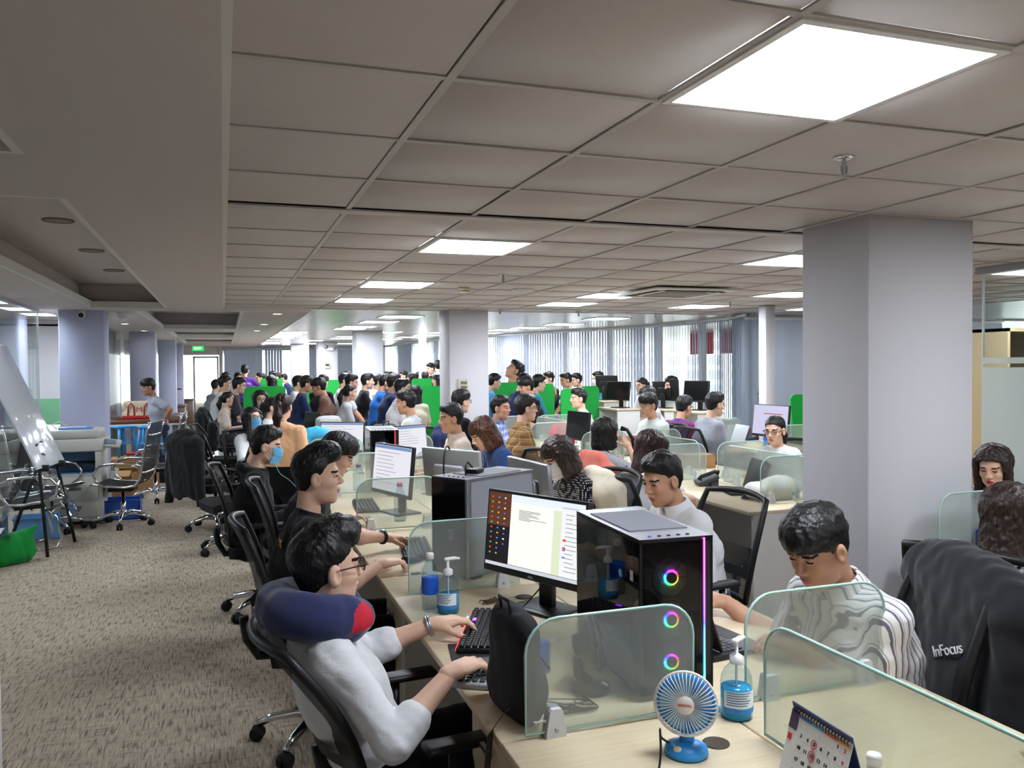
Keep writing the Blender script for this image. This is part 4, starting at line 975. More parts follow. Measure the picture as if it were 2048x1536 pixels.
def pat_gingham(c, m_, band, mix, nt, tc, L):
    a = band(m_('ADD',c['Y'],m_('MULTIPLY',c['X'],.4)),.024,.012); b = band(c['Z'],.024,.012); s = m_('MULTIPLY', m_('ADD',a,b), .5); return mix(s, (232,232,234), (24,24,28))
def pat_plaid(base, c1, c2):
    def f(c, m_, band, mix, nt, tc, L):
        u = m_('ADD',c['Y'],m_('MULTIPLY',c['X'],.6)); x = mix(m_('MULTIPLY',band(u,.07,.03),.6), base, c1); x = mix(m_('MULTIPLY',band(c['Z'],.07,.03),.6), x, c1)
        x = mix(m_('MULTIPLY',band(u,.07,.006,.02),.7), x, c2); return mix(m_('MULTIPLY',band(c['Z'],.07,.006,.02),.7), x, c2)
    return f
def pat_dots(base, dot, sc, th):
    def f(c, m_, band, mix, nt, tc, L):
        v = nt.nodes.new('ShaderNodeTexVoronoi'); v.inputs['Scale'].default_value = sc; v.inputs['Randomness'].default_value = .15; L(tc.outputs['Object'], v.inputs['Vector'])
        return mix(m_('LESS_THAN', v.outputs['Distance'], th), base, dot)
    return f
CL = {}
for nm, rgb in (('white',(222,222,224)),('black',(20,20,22)),('hoodie',(24,24,26)),('orange',(240,188,142)),('navy',(36,46,84)),('blue',(34,104,190)),('grey',(150,152,162)),('lightgrey',(196,198,202)),('beige',(214,196,182)),('mint',(200,210,204)),('purple',(84,40,130)),('mustard',(188,132,28)),('teal',(40,140,160)),('denim',(40,48,66)),('charcoal',(54,54,58)),('cream',(226,216,190)),('sky',(86,160,214)),('rosebrown',(120,84,76)),('bluegrey',(44,70,120))):
    CL[nm] = cloth('cloth_'+nm, rgb)
CL['stripes'] = cloth_pattern('cloth_stripes', (230,230,230), pat_stripes); CL['gingham'] = cloth_pattern('cloth_gingham', (230,230,230), pat_gingham)
CL['brownplaid'] = cloth_pattern('cloth_brown_plaid', (166,128,84), pat_plaid((166,128,84),(112,80,48),(206,176,128))); CL['blueplaid'] = cloth_pattern('cloth_blue_plaid', (196,206,230), pat_plaid((190,204,234),(52,84,180),(40,60,140)))
CL['redplaid'] = cloth_pattern('cloth_red_plaid', (60,56,150), pat_plaid((58,58,140),(150,40,70),(30,30,80))); CL['dots'] = cloth_pattern('cloth_dots', (30,30,36), pat_dots((28,28,34),(216,216,220),75,.34)); CL['print'] = cloth_pattern('cloth_print', (156,158,164), pat_dots((156,158,164),(70,72,80),22,.2))
# ---- head
def head_field(res, fem=False):
    f = Field((-.125,-.115,-.2),(.135,.115,.15), res); w_ = .95 if fem else 1.0
    f.ell((-.010,0,.040),(.093,.074,.083),.02).ell((.028,0,-.030),(.060,.056*w_,.076),.03).ell((.022,0,-.070),(.057,.052*w_,.042),.03)
    f.ell((.064,0,-.098),(.019,.021*w_,.016),.02)
    for s in (-1,1): f.ell((.050,s*.036,-.022),(.030,.023,.022),.02)
    f.cap((.078,-.034,.027),(.078,.034,.027),.0125,k=.016)
    f.cap((.085,0,.02),(.106,0,-.019),.0065,.0105,k=.012)
    for s in (-1,1):
        f.ell((.096,s*.011,-.025),(.012,.0085,.0085),.006)
        f.ell((.096,s*.031,.010),(.012,.017,.010),.012,'sub')
        f.ell((.0755,s*.031,.009),(.0135,.0155,.0105),.004)
    f.ell((.087,0,-.0525),(.011,.021,.0065),.006).ell((.085,0,-.0635),(.011,.018,.0070),.006)
    f.cap((.100,-.014,-.0575),(.100,.014,-.0575),.0028,k=.003,mode='sub')
    for s in (-1,1):
        f.ell((-.006,s*.077,-.004),(.021,.012,.033),.006); f.ell((.002,s*.088,-.002),(.011,.008,.019),.005,'sub')
    f.cap((-.030,0,-.04),(-.050,0,-.19),.045*w_,.051*w_,k=.02)
    return f
def head_faces(V, Q):
    c = V[Q].mean(1); x, y, z = c[:,0], np.abs(c[:,1]), c[:,2]; mi = np.zeros(len(Q), int)
    mi[(x > .079) & (y < .021) & (np.abs(z+.058) < .0115) & (np.abs(z+.058) < .0115*(1.15-y/.024))] = 1
    mi[(x > .06) & (np.abs(z-.0085) < .0030) & (np.abs(y-.031) < .0135)] = 2
    mi[(x > .05) & (np.abs(z-.0305+(y-.03)**2*9) < .0042) & (y > .014) & (y < .050)] = 3
    return mi
_HC = {}
def head_mesh(res, fem):
    k = (res, fem)
    if k not in _HC:
        V, Q = head_field(res, fem).mesh(); _HC[k] = (V, Q, head_faces(V, Q))
    return _HC[k]
def hair_mesh(style, res, seed=1):
    k = (style, res, seed)
    if k in _HC: return _HC[k]
    z = lambda f: f.ax[2][None,None,:]
    LIM = {'short':([-.12,-.09,-.05,-.01,.02,.045,.065,.08,.1,.15],[-.085,-.07,-.045,.008,.016,.040,.066,.12,.2,.3]),
           'bangs':([-.12,-.09,-.05,-.01,.02,.035,.05,.08,.1,.15],[-.085,-.07,-.045,.012,.02,.06,.2,.2,.2,.3]),
           'quiff':([-.12,-.09,-.05,-.01,.02,.045,.065,.08,.1,.15],[-.085,-.07,-.045,.008,.014,.034,.056,.13,.3,.3]),
           'long':([-.5,-.1,0,.02,.045,.07,.09,.15],[.02,.03,.035,.04,.05,.075,.2,.3]), 'bob':([-.5,-.1,0,.02,.04,.055,.09,.15],[.035,.04,.045,.05,.07,.2,.2,.3]),
           'pony':([-.12,-.09,-.05,-.02,.02,.045,.07,.09,.1,.15],[-.085,-.06,-.03,-.0,.014,.038,.07,.13,.2,.3])}
    key = style if style in LIM else {'longback':'long','bun':'pony'}[style]
    lo = (-.21,-.15,-.36) if style in ('long','bob','pony','longback') else (-.15,-.12,-.13)
    f = Field(lo, (.15,.15,.175) if lo[0] < -.2 else (.15,.12,.175), res)
    if style in ('short','bangs','quiff'):
        f.ell((-.012,0,.048),(.103,.083,.090),.02).ell((-.045,0,-.005),(.058,.070,.080),.03)
        f.F = f.F+(.009*np.clip((.035-z(f))/.07,0,1)).astype(np.float32)
        if style == 'short': f.ell((.012,0,.098),(.082,.068,.042),.03)
        if style == 'bangs': f.ell((.03,0,.075),(.080,.074,.058),.03); f.ell((.0,0,.09),(.09,.078,.055),.03)
        if style == 'quiff': f.ell((.030,0,.112),(.072,.060,.048),.025); f.ell((.06,0,.105),(.04,.05,.04),.03); f.F = f.F+(.004*np.clip((.06-z(f))/.05,0,1)).astype(np.float32)
    elif style == 'pony':
        f.ell((-.012,0,.046),(.102,.081,.088),.02).ell((-.05,0,.0),(.055,.066,.07),.03)
        f.ell((-.115,0,.03),(.03,.03,.03),.02); f.cap((-.12,0,.02),(-.15,0,-.08),.03,.040,k=.02); f.cap((-.15,0,-.08),(-.125,.01,-.235),.040,.016,k=.02)
    elif style == 'bob':
        f.ell((-.010,0,.046),(.106,.088,.090),.02); f.cap((-.03,0,.03),(-.032,0,-.09),.092,.095,k=.04)
        for s in (-1,1): f.cap((.03,s*.074,.04),(.036,s*.078,-.10),.024,.026,k=.03)
    else:
        f.ell((-.010,0,.046),(.106,.088,.090),.02); f.cap((-.03,0,.03),(-.055,0,-.27),.090,.070,k=.04,lat=(0,1,0),fl=1.12)
        for s in (-1,1): f.cap((.03,s*.074,.05),(.012,s*.088,-.22),.024,.024,k=.03)
    lim = np.interp(f.ax[2], LIM[key][0], LIM[key][1]).astype(np.float32)[None,None,:]
    y = np.abs(f.ax[1])[None,:,None]; x = f.ax[0][:,None,None]
    if style in ('long','bob','longback'):
        lim = np.where(y > .066, np.maximum(lim, .062), lim)
        if style == 'bob': f.F = np.maximum(f.F, (-.135-f.ax[2])[None,None,:])
        # hollow for neck and face
        f.cap((.03,0,-.05),(.0,0,-.3),.058,.05,k=.02,mode='sub')
    f.F = np.maximum(f.F, (x-lim)*.8)
    if style in ('short','bangs','quiff','pony'):
        for s in (-1,1): f.ell((.002,s*.086,-.012),(.026,.024,.040),.01,'sub')
    if style in ('short','quiff','bangs'): f.wrinkle(.0034, 62, seed, (1,1.4,.5)); f.wrinkle(.0016, 210, seed+3, (1,1.2,.4))
    else: f.wrinkle(.004, 60, seed, (1,1,.12)); f.wrinkle(.0022, 170, seed+3, (1,1,.08))
    _HC[k] = f.mesh(); return _HC[k]
# ---- hand (x to the fingers, y to the thumb side, z back of the hand)
def hand_mesh(res, sgn, curl=(20,35,20), spread=4, thumb=.0, lift=0):
    k = ('hand', res, sgn, curl, spread, thumb, lift)
    if k in _HC: return _HC[k]
    f = Field((-.06,-.10,-.10),(.21,.10,.06), res)
    f.cap((-.016,0,0),(.014,0,0),.0235,.025,k=.02,lat=(0,1,0),fl=1.12)
    f.ell((.046,sgn*.0,0),(.052,.041,.0155),.02); f.ell((.03,sgn*.024,-.006),(.03,.02,.016),.015)
    for i, (y0, L) in enumerate(((.0305,.076),(.0105,.084),(-.0100,.078),(-.0290,.061))):
        p = np.array((.083-.004*abs(i-1), sgn*y0, .002)); yaw = sgn*R(spread*(1.5-i)); pit = 0; r0 = .0092 if i < 3 else .0082
        f.cap((.045,sgn*y0*.8,.001),p,.010,.0102,k=.012)
        for q, (fr, r1) in enumerate(((.45,.0086),(.30,.0078),(.25,.0066))):
            pit += R(curl[q]+(2*i)+(-lift if q == 0 else 0)); d = np.array((math.cos(pit)*math.cos(yaw), math.cos(pit)*math.sin(yaw), -math.sin(pit)))
            b = p+d*L*fr; f.cap(p, b, r0, r1, k=.004); p = b; r0 = r1
    p = np.array((.018,sgn*.026,-.006)); a = R(52-thumb*30); r0 = .0125
    for L, r1, da, dp in ((.040,.0112,0,.10),(.032,.0098,-14,.22),(.026,.0078,-12,.3)):
        a += R(da); d = np.array((math.cos(a), sgn*math.sin(a), -.18-dp)); d /= np.linalg.norm(d); b = p+d*L; f.cap(p,b,r0,r1,k=.006); p = b; r0 = r1
    V, Q = f.mesh(); c = V[Q].mean(1); _HC[k] = (V, Q); return _HC[k]
def frame(x, up):
    """3x3 with columns x, y, z; z close to up"""
    x = np.array(x, float); x /= np.linalg.norm(x); z = np.array(up, float); z = z-x*(z@x); z /= np.linalg.norm(z); y = np.cross(z, x); return np.stack([x,y,z],1)
def ik(s, w, l1, l2, pole):
    s, w = np.array(s,float), np.array(w,float); d = w-s; L = np.linalg.norm(d)
    if L > l1+l2-.004: w = s+d/L*(l1+l2-.004); d = w-s; L = np.linalg.norm(d)
    a = (l1*l1-l2*l2+L*L)/(2*L); h = math.sqrt(max(0,l1*l1-a*a)); u = d/L; p = np.array(pole,float); p = p-u*(p@u); p /= np.linalg.norm(p); return s+u*a+p*h, w
def glasses(parent, HM, mt, hs):
    m = MB()
    for s in (-1,1):
        pts = [(.104-.010*abs(math.cos(a))*0-.012*(abs(.033*math.cos(a)+.033)/.066)**2*.6, s*(.033+.024*math.cos(a)), .008+.018*math.sin(a)) for a in [2*math.pi*i/18 for i in range(18)]]
        m.tube(pts,.0022,6,closed=True); m.tube([(.094,s*.057,.014),(.086,s*.074,.014),(.0,s*.081,.012),(-.02,s*.08,-.006)],.0024,6)
    m.tube([(.106,-.010,.012),(.108,0,.014),(.106,.010,.012)],.002,6)
    g = m.build('glasses', mt, parent, M=HM)
    for s in (-1,1):
        l = MB(); l.lathe([(.001,0),(.023,0),(.023,.001),(.001,.001)],16,TX(.100,s*.034,.008) @ RY(R(90))); l.build('lens', M_CLEAR, g)
    return g
def mask(parent, HM, mt):
    m = MB(); g = []
    for i in range(9):
        v = i/8; row = []
        for j in range(13):
            a = -1+2*j/12; yy = a*.064; x = .116-.058*abs(a)**2.2-.016*abs(v-.62)*2.0; row.append((x, yy, -.112+.115*v+.006*abs(a)))
        g.append(row)
    m.sheet(g); mk = m.build('face_mask', mt, parent, M=HM)
    for k in range(3): p = MB(); p.tube([(q[0]+.0015,q[1],q[2]) for q in g[2+k*2]],.0013,4); p.build('pleat', mt, mk)
    for s in (-1,1): e = MB(); e.tube([(.056,s*.062,.0),(.02,s*.078,.016),(-.02,s*.082,.012),(-.024,s*.08,-.02),(.03,s*.072,-.07),(.05,s*.06,-.10)],.0014,5); e.build('ear_loop', M_WPLAS, mk)
    return mk
def figure(label, loc, rz, seat=.47, lean=8, side=0, twist=0, hy=0, hp=0, hr=0, wl=None, wr=None, el=(-.3,.3,-1), er=(-.3,-.3,-1), hair='short', hcol='black', skin=0, top='white', sleeve=.55, bottom='denim', fem=False,
           sc=1.0, q=1, collar=False, gl=None, msk=None, stand=False, handl=(20,35,20), handr=(20,35,20), palml=(0,0,1), palmr=(0,0,1), fdl=None, fdr=None, hoff=(0,0,0), legs=True, group=None, cat='person', seed=1, slim=1.0, neckfwd=0, lipred=False, thumb=0, long_torso=1.0, kneel=.44, dry=False, cuff=False, hood=False, hem=None):
    """one person, facing local +x; loc = point on the floor under the pelvis; wrists wl/wr in local metres (left is +y). q=0 near, 1 middle, 2 far detail"""
    rb, rh, rha, rc = ((.009,.0032,.0028,.0075),(.013,.0052,.0046,.011),(.017,.008,.009,.016))[q]
    S = sc*(.95 if fem else 1.0); wd = slim*(.88 if fem else 1.0)
    P = np.array((0,0,(seat+.095) if not stand else .90*S)); a = R(lean); sd = R(side)
    up1 = np.array((math.sin(a)*math.cos(sd), math.sin(sd), math.cos(a)*math.cos(sd))); a2 = a*1.15+R(4); up2 = np.array((math.sin(a2)*math.cos(sd), math.sin(sd), math.cos(a2)*math.cos(sd)))
    C = P+up1*.27*S*long_torso; N = C+up2*.21*S*long_torso
    tw = R(twist); lat = np.array((-math.sin(tw), math.cos(tw), -math.sin(sd)*.9)); lat /= np.linalg.norm(lat); fwd = np.cross(lat, up2); fwd /= np.linalg.norm(fwd)
    SH = {1: N-up2*.062*S+lat*.152*S*wd, -1: N-up2*.062*S-lat*.152*S*wd}
    # head
    hs = 1.04*S if not fem else 1.02*S; nk = a*.35+R(10)+R(neckfwd); nd = np.array((math.sin(nk), math.sin(sd)*.6, math.cos(nk)))
    HB = N+nd*.030*S
    Rh = (RZ(tw*.5+R(hy)) @ RY(R(hp)) @ RX(R(hr))).to_3x3(); Rn = np.array(Rh)
    # the head pivots at the top of the neck: local point (-.03,0,-.10)
    HO = HB-Rn @ (np.array((-.035,0,-.135))*hs)+np.array(hoff)
    HM = Matrix.Translation(HO) @ Rh.to_4x4() @ Matrix.Diagonal((hs,hs,hs,1))
    if dry: return HO
    t = thing('person', label, cat, loc, rz, group)
    DW = {1: wl if wl is not None else (.36,.16,.78-.0), -1: wr if wr is not None else (.36,-.16,.78)}
    EL = {1: el, -1: er}; arms = {}
    for s in (1,-1):
        e, w_ = ik(SH[s], DW[s], .285*S, .25*S, EL[s]); arms[s] = (SH[s], e, w_)
    # legs
    hipL = {s: P+np.array((0,s*.088*S,-.02)) for s in (1,-1)}; legj = {}
    for s in (1,-1):
        h = hipL[s]
        if stand: k_ = h+np.array((.03,s*.01,-.42*S)); an = np.array((h[0]-.0,h[1]+s*.01,.09))
        else: k_ = h+np.array((kneel*S*.95,s*.05,-.03)); k_[2] = max(k_[2],.46); an = np.array((k_[0]-.06,k_[1],.09))
        legj[s] = (h,k_,an)
    # ---- body (skin)
    allp = [P,C,N,HO]+[p for s in (1,-1) for p in arms[s]]+([p for s in (1,-1) for p in legj[s]] if legs else [])
    lo = np.min(allp,0)-.22; hi = np.max(allp,0)+.2
    f = Field(lo, hi, rb)
    f.cap(P,C,.105*wd*S,.108*wd*S,k=.05,lat=lat,fl=1.30); f.cap(C,N-up2*.06,.108*wd*S,.07*S,k=.05,lat=lat,fl=1.5); f.cap(SH[1],SH[-1],.048*S,k=.04); f.cap(N-up2*.05,HB,.056*S*(.92 if fem else 1),.052*S*(.92 if fem else 1),k=.04)
    for s in (1,-1):
        A, E, W = arms[s]; th = (.88 if fem else 1)*S*slim
        f.cap(A,E,.047*th,.037*th,k=.03); f.cap(E,E+(W-E)*.35,.037*th,.038*th,k=.02); f.cap(E+(W-E)*.35,W,.038*th,.0255*th,k=.02)
        if legs:
            h,k_,an = legj[s]; f.cap(h,k_,.078*S,.055*S,k=.04); f.cap(k_,an,.052*S,.036*S,k=.03); f.cap(an+np.array((-.03,0,-.045)),an+np.array((.15,s*.02,-.06)),.032,.026,k=.03)
    parts = [f.mesh()]
    V, Q, mi = head_mesh(rh, fem); hv = (np.array(Rh) @ (V*hs).T).T+HO; parts.append((hv, Q, mi))
    for s in (1,-1):
        A, E, W = arms[s]; fd = (fdl if s > 0 else fdr); fa = (W-E)/np.linalg.norm(W-E); fd = (np.array(fd,float)/np.linalg.norm(fd)*.62+fa*.38) if fd is not None else (fa*np.array((1,1,.35))); pl = palml if s > 0 else palmr
        Fm = frame(fd, pl); V, Q = hand_mesh(rha, -s, handl if s > 0 else handr, 4, thumb)
        parts.append(((Fm @ (V*S*(.92 if fem else 1)).T).T+W, Q))
    body = mesh_obj('body', parts, [SKIN[skin], M_LIPR if lipred else M_LIP, M_EYE, HAIR[hcol]], t)
    # ---- top
    tm = CL[top]; g = .013; f = Field(lo, hi, rc)
    f.cap(P-up1*(.14 if stand else .05),C,(.118*wd)*S+g,.114*wd*S+g,k=.05,lat=lat,fl=1.30); f.cap(C,N-up2*.055,.112*wd*S+g,.072*S+g,k=.05,lat=lat,fl=1.5); f.cap(SH[1],SH[-1],.046*S+g,k=.05)
    f.cap(N-up2*.05,N+nd*.02,.062*S+g,.058*S+.004,k=.03)
    for s in (1,-1):
        A, E, W = arms[s]; L1, L2 = .285*S, .25*S; reach = sleeve*(L1+L2); th = (.9 if fem else 1)*S
        if reach <= L1:
            B = A+(E-A)*(reach/L1); f.cap(A,B,.049*th+g,.049*th+g+.004,k=.03)
        else:
            B = E+(W-E)*((reach-L1)/L2); f.cap(A,E,.052*th+g,.041*th+g,k=.03); f.cap(E,B,.041*th+g,.036*th+g if reach < .9*(L1+L2) else .032*th+g,k=.02)
    for s in (1,-1):
        if cuff:
            A, E, W = arms[s]; L1, L2 = .285*S, .25*S; rr_ = sleeve*(L1+L2); B = E+(W-E)*max(.05,(rr_-L1)/L2); dd = (W-E)/np.linalg.norm(W-E); f.cap(B-dd*.035,B+dd*.005,.046*S+g,.045*S+g,k=.006)
    if hood: f.ell(N-fwd*.075+up2*.02,(.07,.12,.06),.04); f.cap(N-fwd*.05+lat*.09,N+fwd*.02+lat*.10-up2*.03,.035,.03,k=.03); f.cap(N-fwd*.05-lat*.09,N+fwd*.02-lat*.10-up2*.03,.035,.03,k=.03)
    f.wrinkle(.0045 if q < 2 else .003, 26, seed, (1,1,1.3))
    if q == 0: f.wrinkle(.002, 70, seed+9, (.6,1,1.4))
    sl_, g_ = f._sub(N-.14, N+.14); f.F[sl_] = np.where((g_[0]-N[0])**2+(g_[1]-N[1])**2+(g_[2]-N[2])**2 < .0196, np.maximum(f.F[sl_], ((g_[0]-N[0])*nd[0]+(g_[1]-N[1])*nd[1]+(g_[2]-N[2])*nd[2]-(.010 if collar else .026))), f.F[sl_])
    f.plane(P-up1*((.10 if stand else .07) if hem is None else hem), -up1)
    tp = [f.mesh()]
    if collar:
        fc = Field(N-.14,N+.14,rc*.7); fc.cap(N-nd*.03,N+nd*.048,.094*S,.072*S,k=.01); fc.cap(N-nd*.06,N+nd*.1,.078*S,.056*S,k=.004,mode='sub'); fc.cap(N+fwd*.085+nd*.045,N+fwd*.085-nd*.05,.018,k=.006,mode='sub')
        fc.plane(N+nd*.045-fwd*.0, nd+fwd*-.1); fc.plane(N-nd*.035, -nd); tp.append(fc.mesh())
    sh = mesh_obj('top', tp, [tm], t); sh.name = 'shirt'
    if collar or sleeve > .6:
        pass
    # ---- trousers and shoes
    f = Field(lo, hi, max(rc,.011)); bm_ = CL[bottom]
    if legs:
        f.cap(P-up1*.03,P+up1*.07,.122*wd*S+.006,.112*wd*S+.004,k=.04,lat=lat,fl=1.33)
        for s in (1,-1):
            h,k_,an = legj[s]; f.cap(h,k_,.092*S,.068*S,k=.04); f.cap(k_,an+np.array((0,0,.0)),.066*S,.052*S,k=.03)
        f.wrinkle(.004,22,seed+5); f.plane(P+np.array((0,0,.10)), (0,0,1)); mesh_obj('trousers', [f.mesh()], [bm_], t)
        for s in (1,-1):
            h,k_,an = legj[s]; c = an
            fs = Field(c-np.array((.12,.09,.11)), c+np.array((.26,.09,.06)), .009 if q < 2 else .014)
            fs.cap(c+np.array((-.045,0,-.055)),c+np.array((.14,s*.015,-.062)),.042,.036,k=.03); fs.cap(c,c+np.array((-.01,0,-.05)),.042,.046,k=.03); fs.plane((0,0,.003),(0,0,-1)); fs.plane(c+np.array((0,0,.03)),(0,0,1))
            mesh_obj('shoe', [fs.mesh()], [M_RUBBER], t)
    # ---- hair
    V, Q = hair_mesh(hair, (.0036,.0056,.009)[q], seed); hv = (np.array(Rh) @ (V*hs).T).T+HO
    mesh_obj('hair', [(hv, Q)], [HAIR[hcol]], t)
    if gl is not None: glasses(t, HM, gl, hs)
    if msk is not None: mask(t, HM, msk)
    INFO[t.name] = dict(N=N, C=C, P=P, HM=HM, HO=HO, arms=arms, up=up2, lat=lat, fwd=fwd, nd=nd, S=S)
    return t
INFO = {}
M_MASKB = mat('mask_blue', (108,176,216), rough=.8); M_MASKW = mat('mask_white', (216,216,216), rough=.8)

def person(u, v, Z, rzdeg, label, wlw=None, wrw=None, stand=False, **kw):
    """place a figure so that its head centre falls on pixel (u,v) at camera depth Z; wlw/wrw: wrists in world metres"""
    T = atd(u, v, Z); rz = R(rzdeg); c, s = math.cos(rz), math.sin(rz)
    if stand:
        H0 = figure('', (0,0,0), 0, stand=True, dry=True, **kw); k0 = kw.get('sc',1.0); kw['sc'] = k0*(1+(T.z-H0[2])/H0[2]); H0 = figure('', (0,0,0), 0, stand=True, dry=True, **kw)
    else:
        se = kw.pop('seat', .47); H0 = figure('', (0,0,0), 0, seat=se, dry=True, **kw); se = min(.72, max(.36, se+T.z-H0[2])); kw['seat'] = se; H0 = figure('', (0,0,0), 0, dry=True, **kw)
    lx, ly = T.x-(c*H0[0]-s*H0[1]), T.y-(s*H0[0]+c*H0[1])
    def loc_(p): p = Vector(p); x, y = p.x-lx, p.y-ly; return (c*x+s*y, -s*x+c*y, p.z)
    if wlw is not None: kw['wl'] = loc_(wlw)
    if wrw is not None: kw['wr'] = loc_(wrw)
    o = figure(label, (lx,ly,0), rz, stand=stand, **kw); return o
# ================================================================ the people in the office
M_GLB = mat('glasses_black', (16,16,18), rough=.3); M_GLG = mat('glasses_grey', (110,108,104), rough=.3, metal=.6)
PEOPLE = {}
# -- row nearest the aisle, looking to their screens
p1 = person(652,1140,2.52,6,'person in white shirt lying back with a navy neck pillow and black glasses', wlw=atz(868,1248,.80), wrw=atz(902,1345,.80), lean=-24, neckfwd=30, hy=10, hp=-2, hair='quiff', top='white', sleeve=.66, q=0, collar=False, gl=M_GLB, skin=1, bottom='black', fdl=(1,.1,-.12), fdr=(1,.25,-.18), handl=(14,28,18), handr=(16,30,20), seed=3, cuff=True, er=(-.1,-.75,-1), el=(-.2,.5,-.6), kneel=.46, legs=True)
p2 = person(634,955,3.75,0,'person in black T-shirt with a wristwatch, mouth open, facing a monitor', wlw=atz(790,1078,.80), wrw=atz(762,1128,.795), lean=4, neckfwd=8, hy=-6, hp=0, hair='quiff', top='black', sleeve=.36, q=0, skin=1, bottom='black', seed=5, fdl=(1,.1,-.1), fdr=(1,.1,-.15), er=(-.2,-.4,-1))
p3 = person(672,912,5.0,-4,'person in black T-shirt bowing over the keyboard, face hidden behind a neighbour', wlw=atz(705,1035,.79), wrw=atz(690,1060,.80), lean=14, hp=24, hair='bangs', top='black', sleeve=.36, q=0, skin=1, bottom='charcoal', seed=8)
p4 = person(532,893,5.75,-6,'person in black hoodie wearing a blue face mask and light blue earphones', lean=4, hp=8, hair='short', top='hoodie', sleeve=.96, q=0, msk=M_MASKB, skin=1, bottom='black', seed=11, hood=True, wl=(.33,.05,.70), wr=(.33,-.05,.70))
p5 = person(566,815,6.9,66,'person standing with back turned, ponytail, apricot T-shirt and black trousers', stand=True, lean=2, hp=2, hair='pony', hcol='darkred', top='orange', sleeve=.34, fem=True, q=0, skin=1, bottom='black', wl=(.16,.22,.92), wr=(.12,-.22,.82), seed=4, slim=1.28, hem=-.09)
p6 = person(505,838,8.8,-66,'person in white blouse with blue face mask and thin glasses looking up', lean=-4, hp=-10, hy=14, hair='long', top='white', sleeve=.9, fem=True, q=1, gl=M_GLG, msk=M_MASKB, skin=1, seed=2)
p7 = person(521,800,10.8,-72,'person with long black hair, glasses and white collar under a dark vest', lean=2, hy=-6, hair='long', top='charcoal', sleeve=.9, fem=True, q=1, gl=M_GLG, skin=1, lipred=True, collar=True)
p8 = person(546,815,9.8,-12,'person in white top seen in profile beside the one in apricot', hair='pony', top='white', fem=True, q=1, skin=1)
p9 = person(457,799,13.2,-6,'person with hair tied back resting chin on a hand beside a backpack chair', hair='pony', top='beige', sleeve=.4, fem=True, q=1, skin=1, wl=(.2,.06,1.02), el=(.5,.3,-1))
# -- opposite side of that row, facing back towards the aisle
s1_ = person(1637,1098,2.62,184,'person in striped white shirt leaning forward to type on a laptop', wrw=atz(1452,1205,.80), wlw=atz(1600,1300,.79), lean=17, neckfwd=16, hp=24, hy=8, hair='bangs', top='stripes', sleeve=.40, q=0, skin=0, collar=True, bottom='charcoal', seed=21, er=(.1,-.8,-.6), slim=1.12)
s2_ = person(1325,960,4.1,186,'person in plain white shirt with cropped hair frowning down at a desk', lean=16, neckfwd=10, hp=16, hy=6, hair='short', top='white', sleeve=.5, q=0, skin=0, collar=True, bottom='charcoal', seed=23)
s3_ = person(1116,915,5.0,188,'person in black dotted blouse with shoulder-length hair and a lowered mask', lean=14, hp=28, hy=4, hair='bob', hcol='darkbrown', top='dots', sleeve=.6, fem=True, q=0, skin=1, msk=M_MASKW, seed=25)
s4_ = person(966,868,6.3,186,'person with reddish brown bobbed hair and navy top looking down', lean=16, hp=30, hair='bob', hcol='brown', top='bluegrey', sleeve=.6, fem=True, q=0, skin=1, seed=27)
s5_ = person(902,838,7.3,182,'person in beige collared shirt with close-cropped hair seen in profile', lean=6, hp=4, hair='short', top='beige', sleeve=.5, q=1, skin=0, collar=True, seed=28)
s6_ = person(812,806,8.9,150,'person in pale grey T-shirt turned away beside hanging jackets', lean=4, hp=6, hair='short', top='lightgrey', sleeve=.4, q=1, skin=0)
# -- second row
b1 = person(2022,1035,3.15,18,'person with long brown hair in a black and white gingham dress seen from behind', lean=6, hp=10, hair='long', hcol='darkbrown', top='gingham', sleeve=.12, fem=True, q=0, skin=1, seed=31)
b2 = person(1304,900,5.3,18,'person in white T-shirt with dark red hair and glasses, elbow out on the desk', lean=14, hp=14, hair='long', hcol='darkred', top='white', sleeve=.3, fem=True, q=0, skin=1, gl=M_GLG, seed=33, wr=(.30,-.26,.80), er=(-.2,-1,-.1))
b3 = person(1213,866,6.6,-2,'person in grey printed T-shirt holding a black telephone handset', lean=2, hp=0, hair='bob', hcol='black', top='print', sleeve=.3, fem=True, q=0, skin=1, seed=35, wr=(.20,-.13,1.06), er=(.3,-.4,-1), palmr=(0,-1,.2), fdr=(-.2,.2,1), handr=(50,60,40))
b4 = person(1052,818,8.0,-4,'person in brown plaid shirt with black glasses sitting upright', lean=4, hair='short', top='brownplaid', sleeve=.62, q=1, gl=M_GLB, skin=1, seed=36, collar=True)
b5 = person(1001,817,8.9,-34,'person in blue and white plaid shirt glancing over a shoulder', lean=4, hair='short', top='blueplaid', sleeve=.5, q=1, skin=0, seed=37, collar=True, hy=-10)
b6 = person(922,805,9.2,20,'person with black fringe and glasses beside the control-box pillar', hair='bangs', top='black', q=1, gl=M_GLG, skin=1)
b7 = person(1986,934,4.75,206,'person with brown hair and red lips reading behind a glass divider', lean=14, hp=18, hair='long', hcol='darkbrown', top='print', sleeve=.5, fem=True, q=0, skin=1, lipred=True, seed=39)
b8 = person(1550,862,6.9,210,'person smiling, hair tied back and dark glasses, peeking over the dividers', lean=18, hp=8, hair='pony', top='white', fem=True, q=0, gl=M_GLB, skin=1, seed=41)
b9 = person(1297,812,9.0,190,'person in pale mint sweatshirt with a fringe and thin glasses', hair='bangs', top='mint', sleeve=.95, q=1, gl=M_GLG, skin=0, hp=6)
c1 = person(1368,815,9.6,20,'person in red and blue plaid shirt hunched at a laptop', lean=14, hp=12, hair='short', top='redplaid', sleeve=.9, q=1, gl=M_GLG, skin=0)
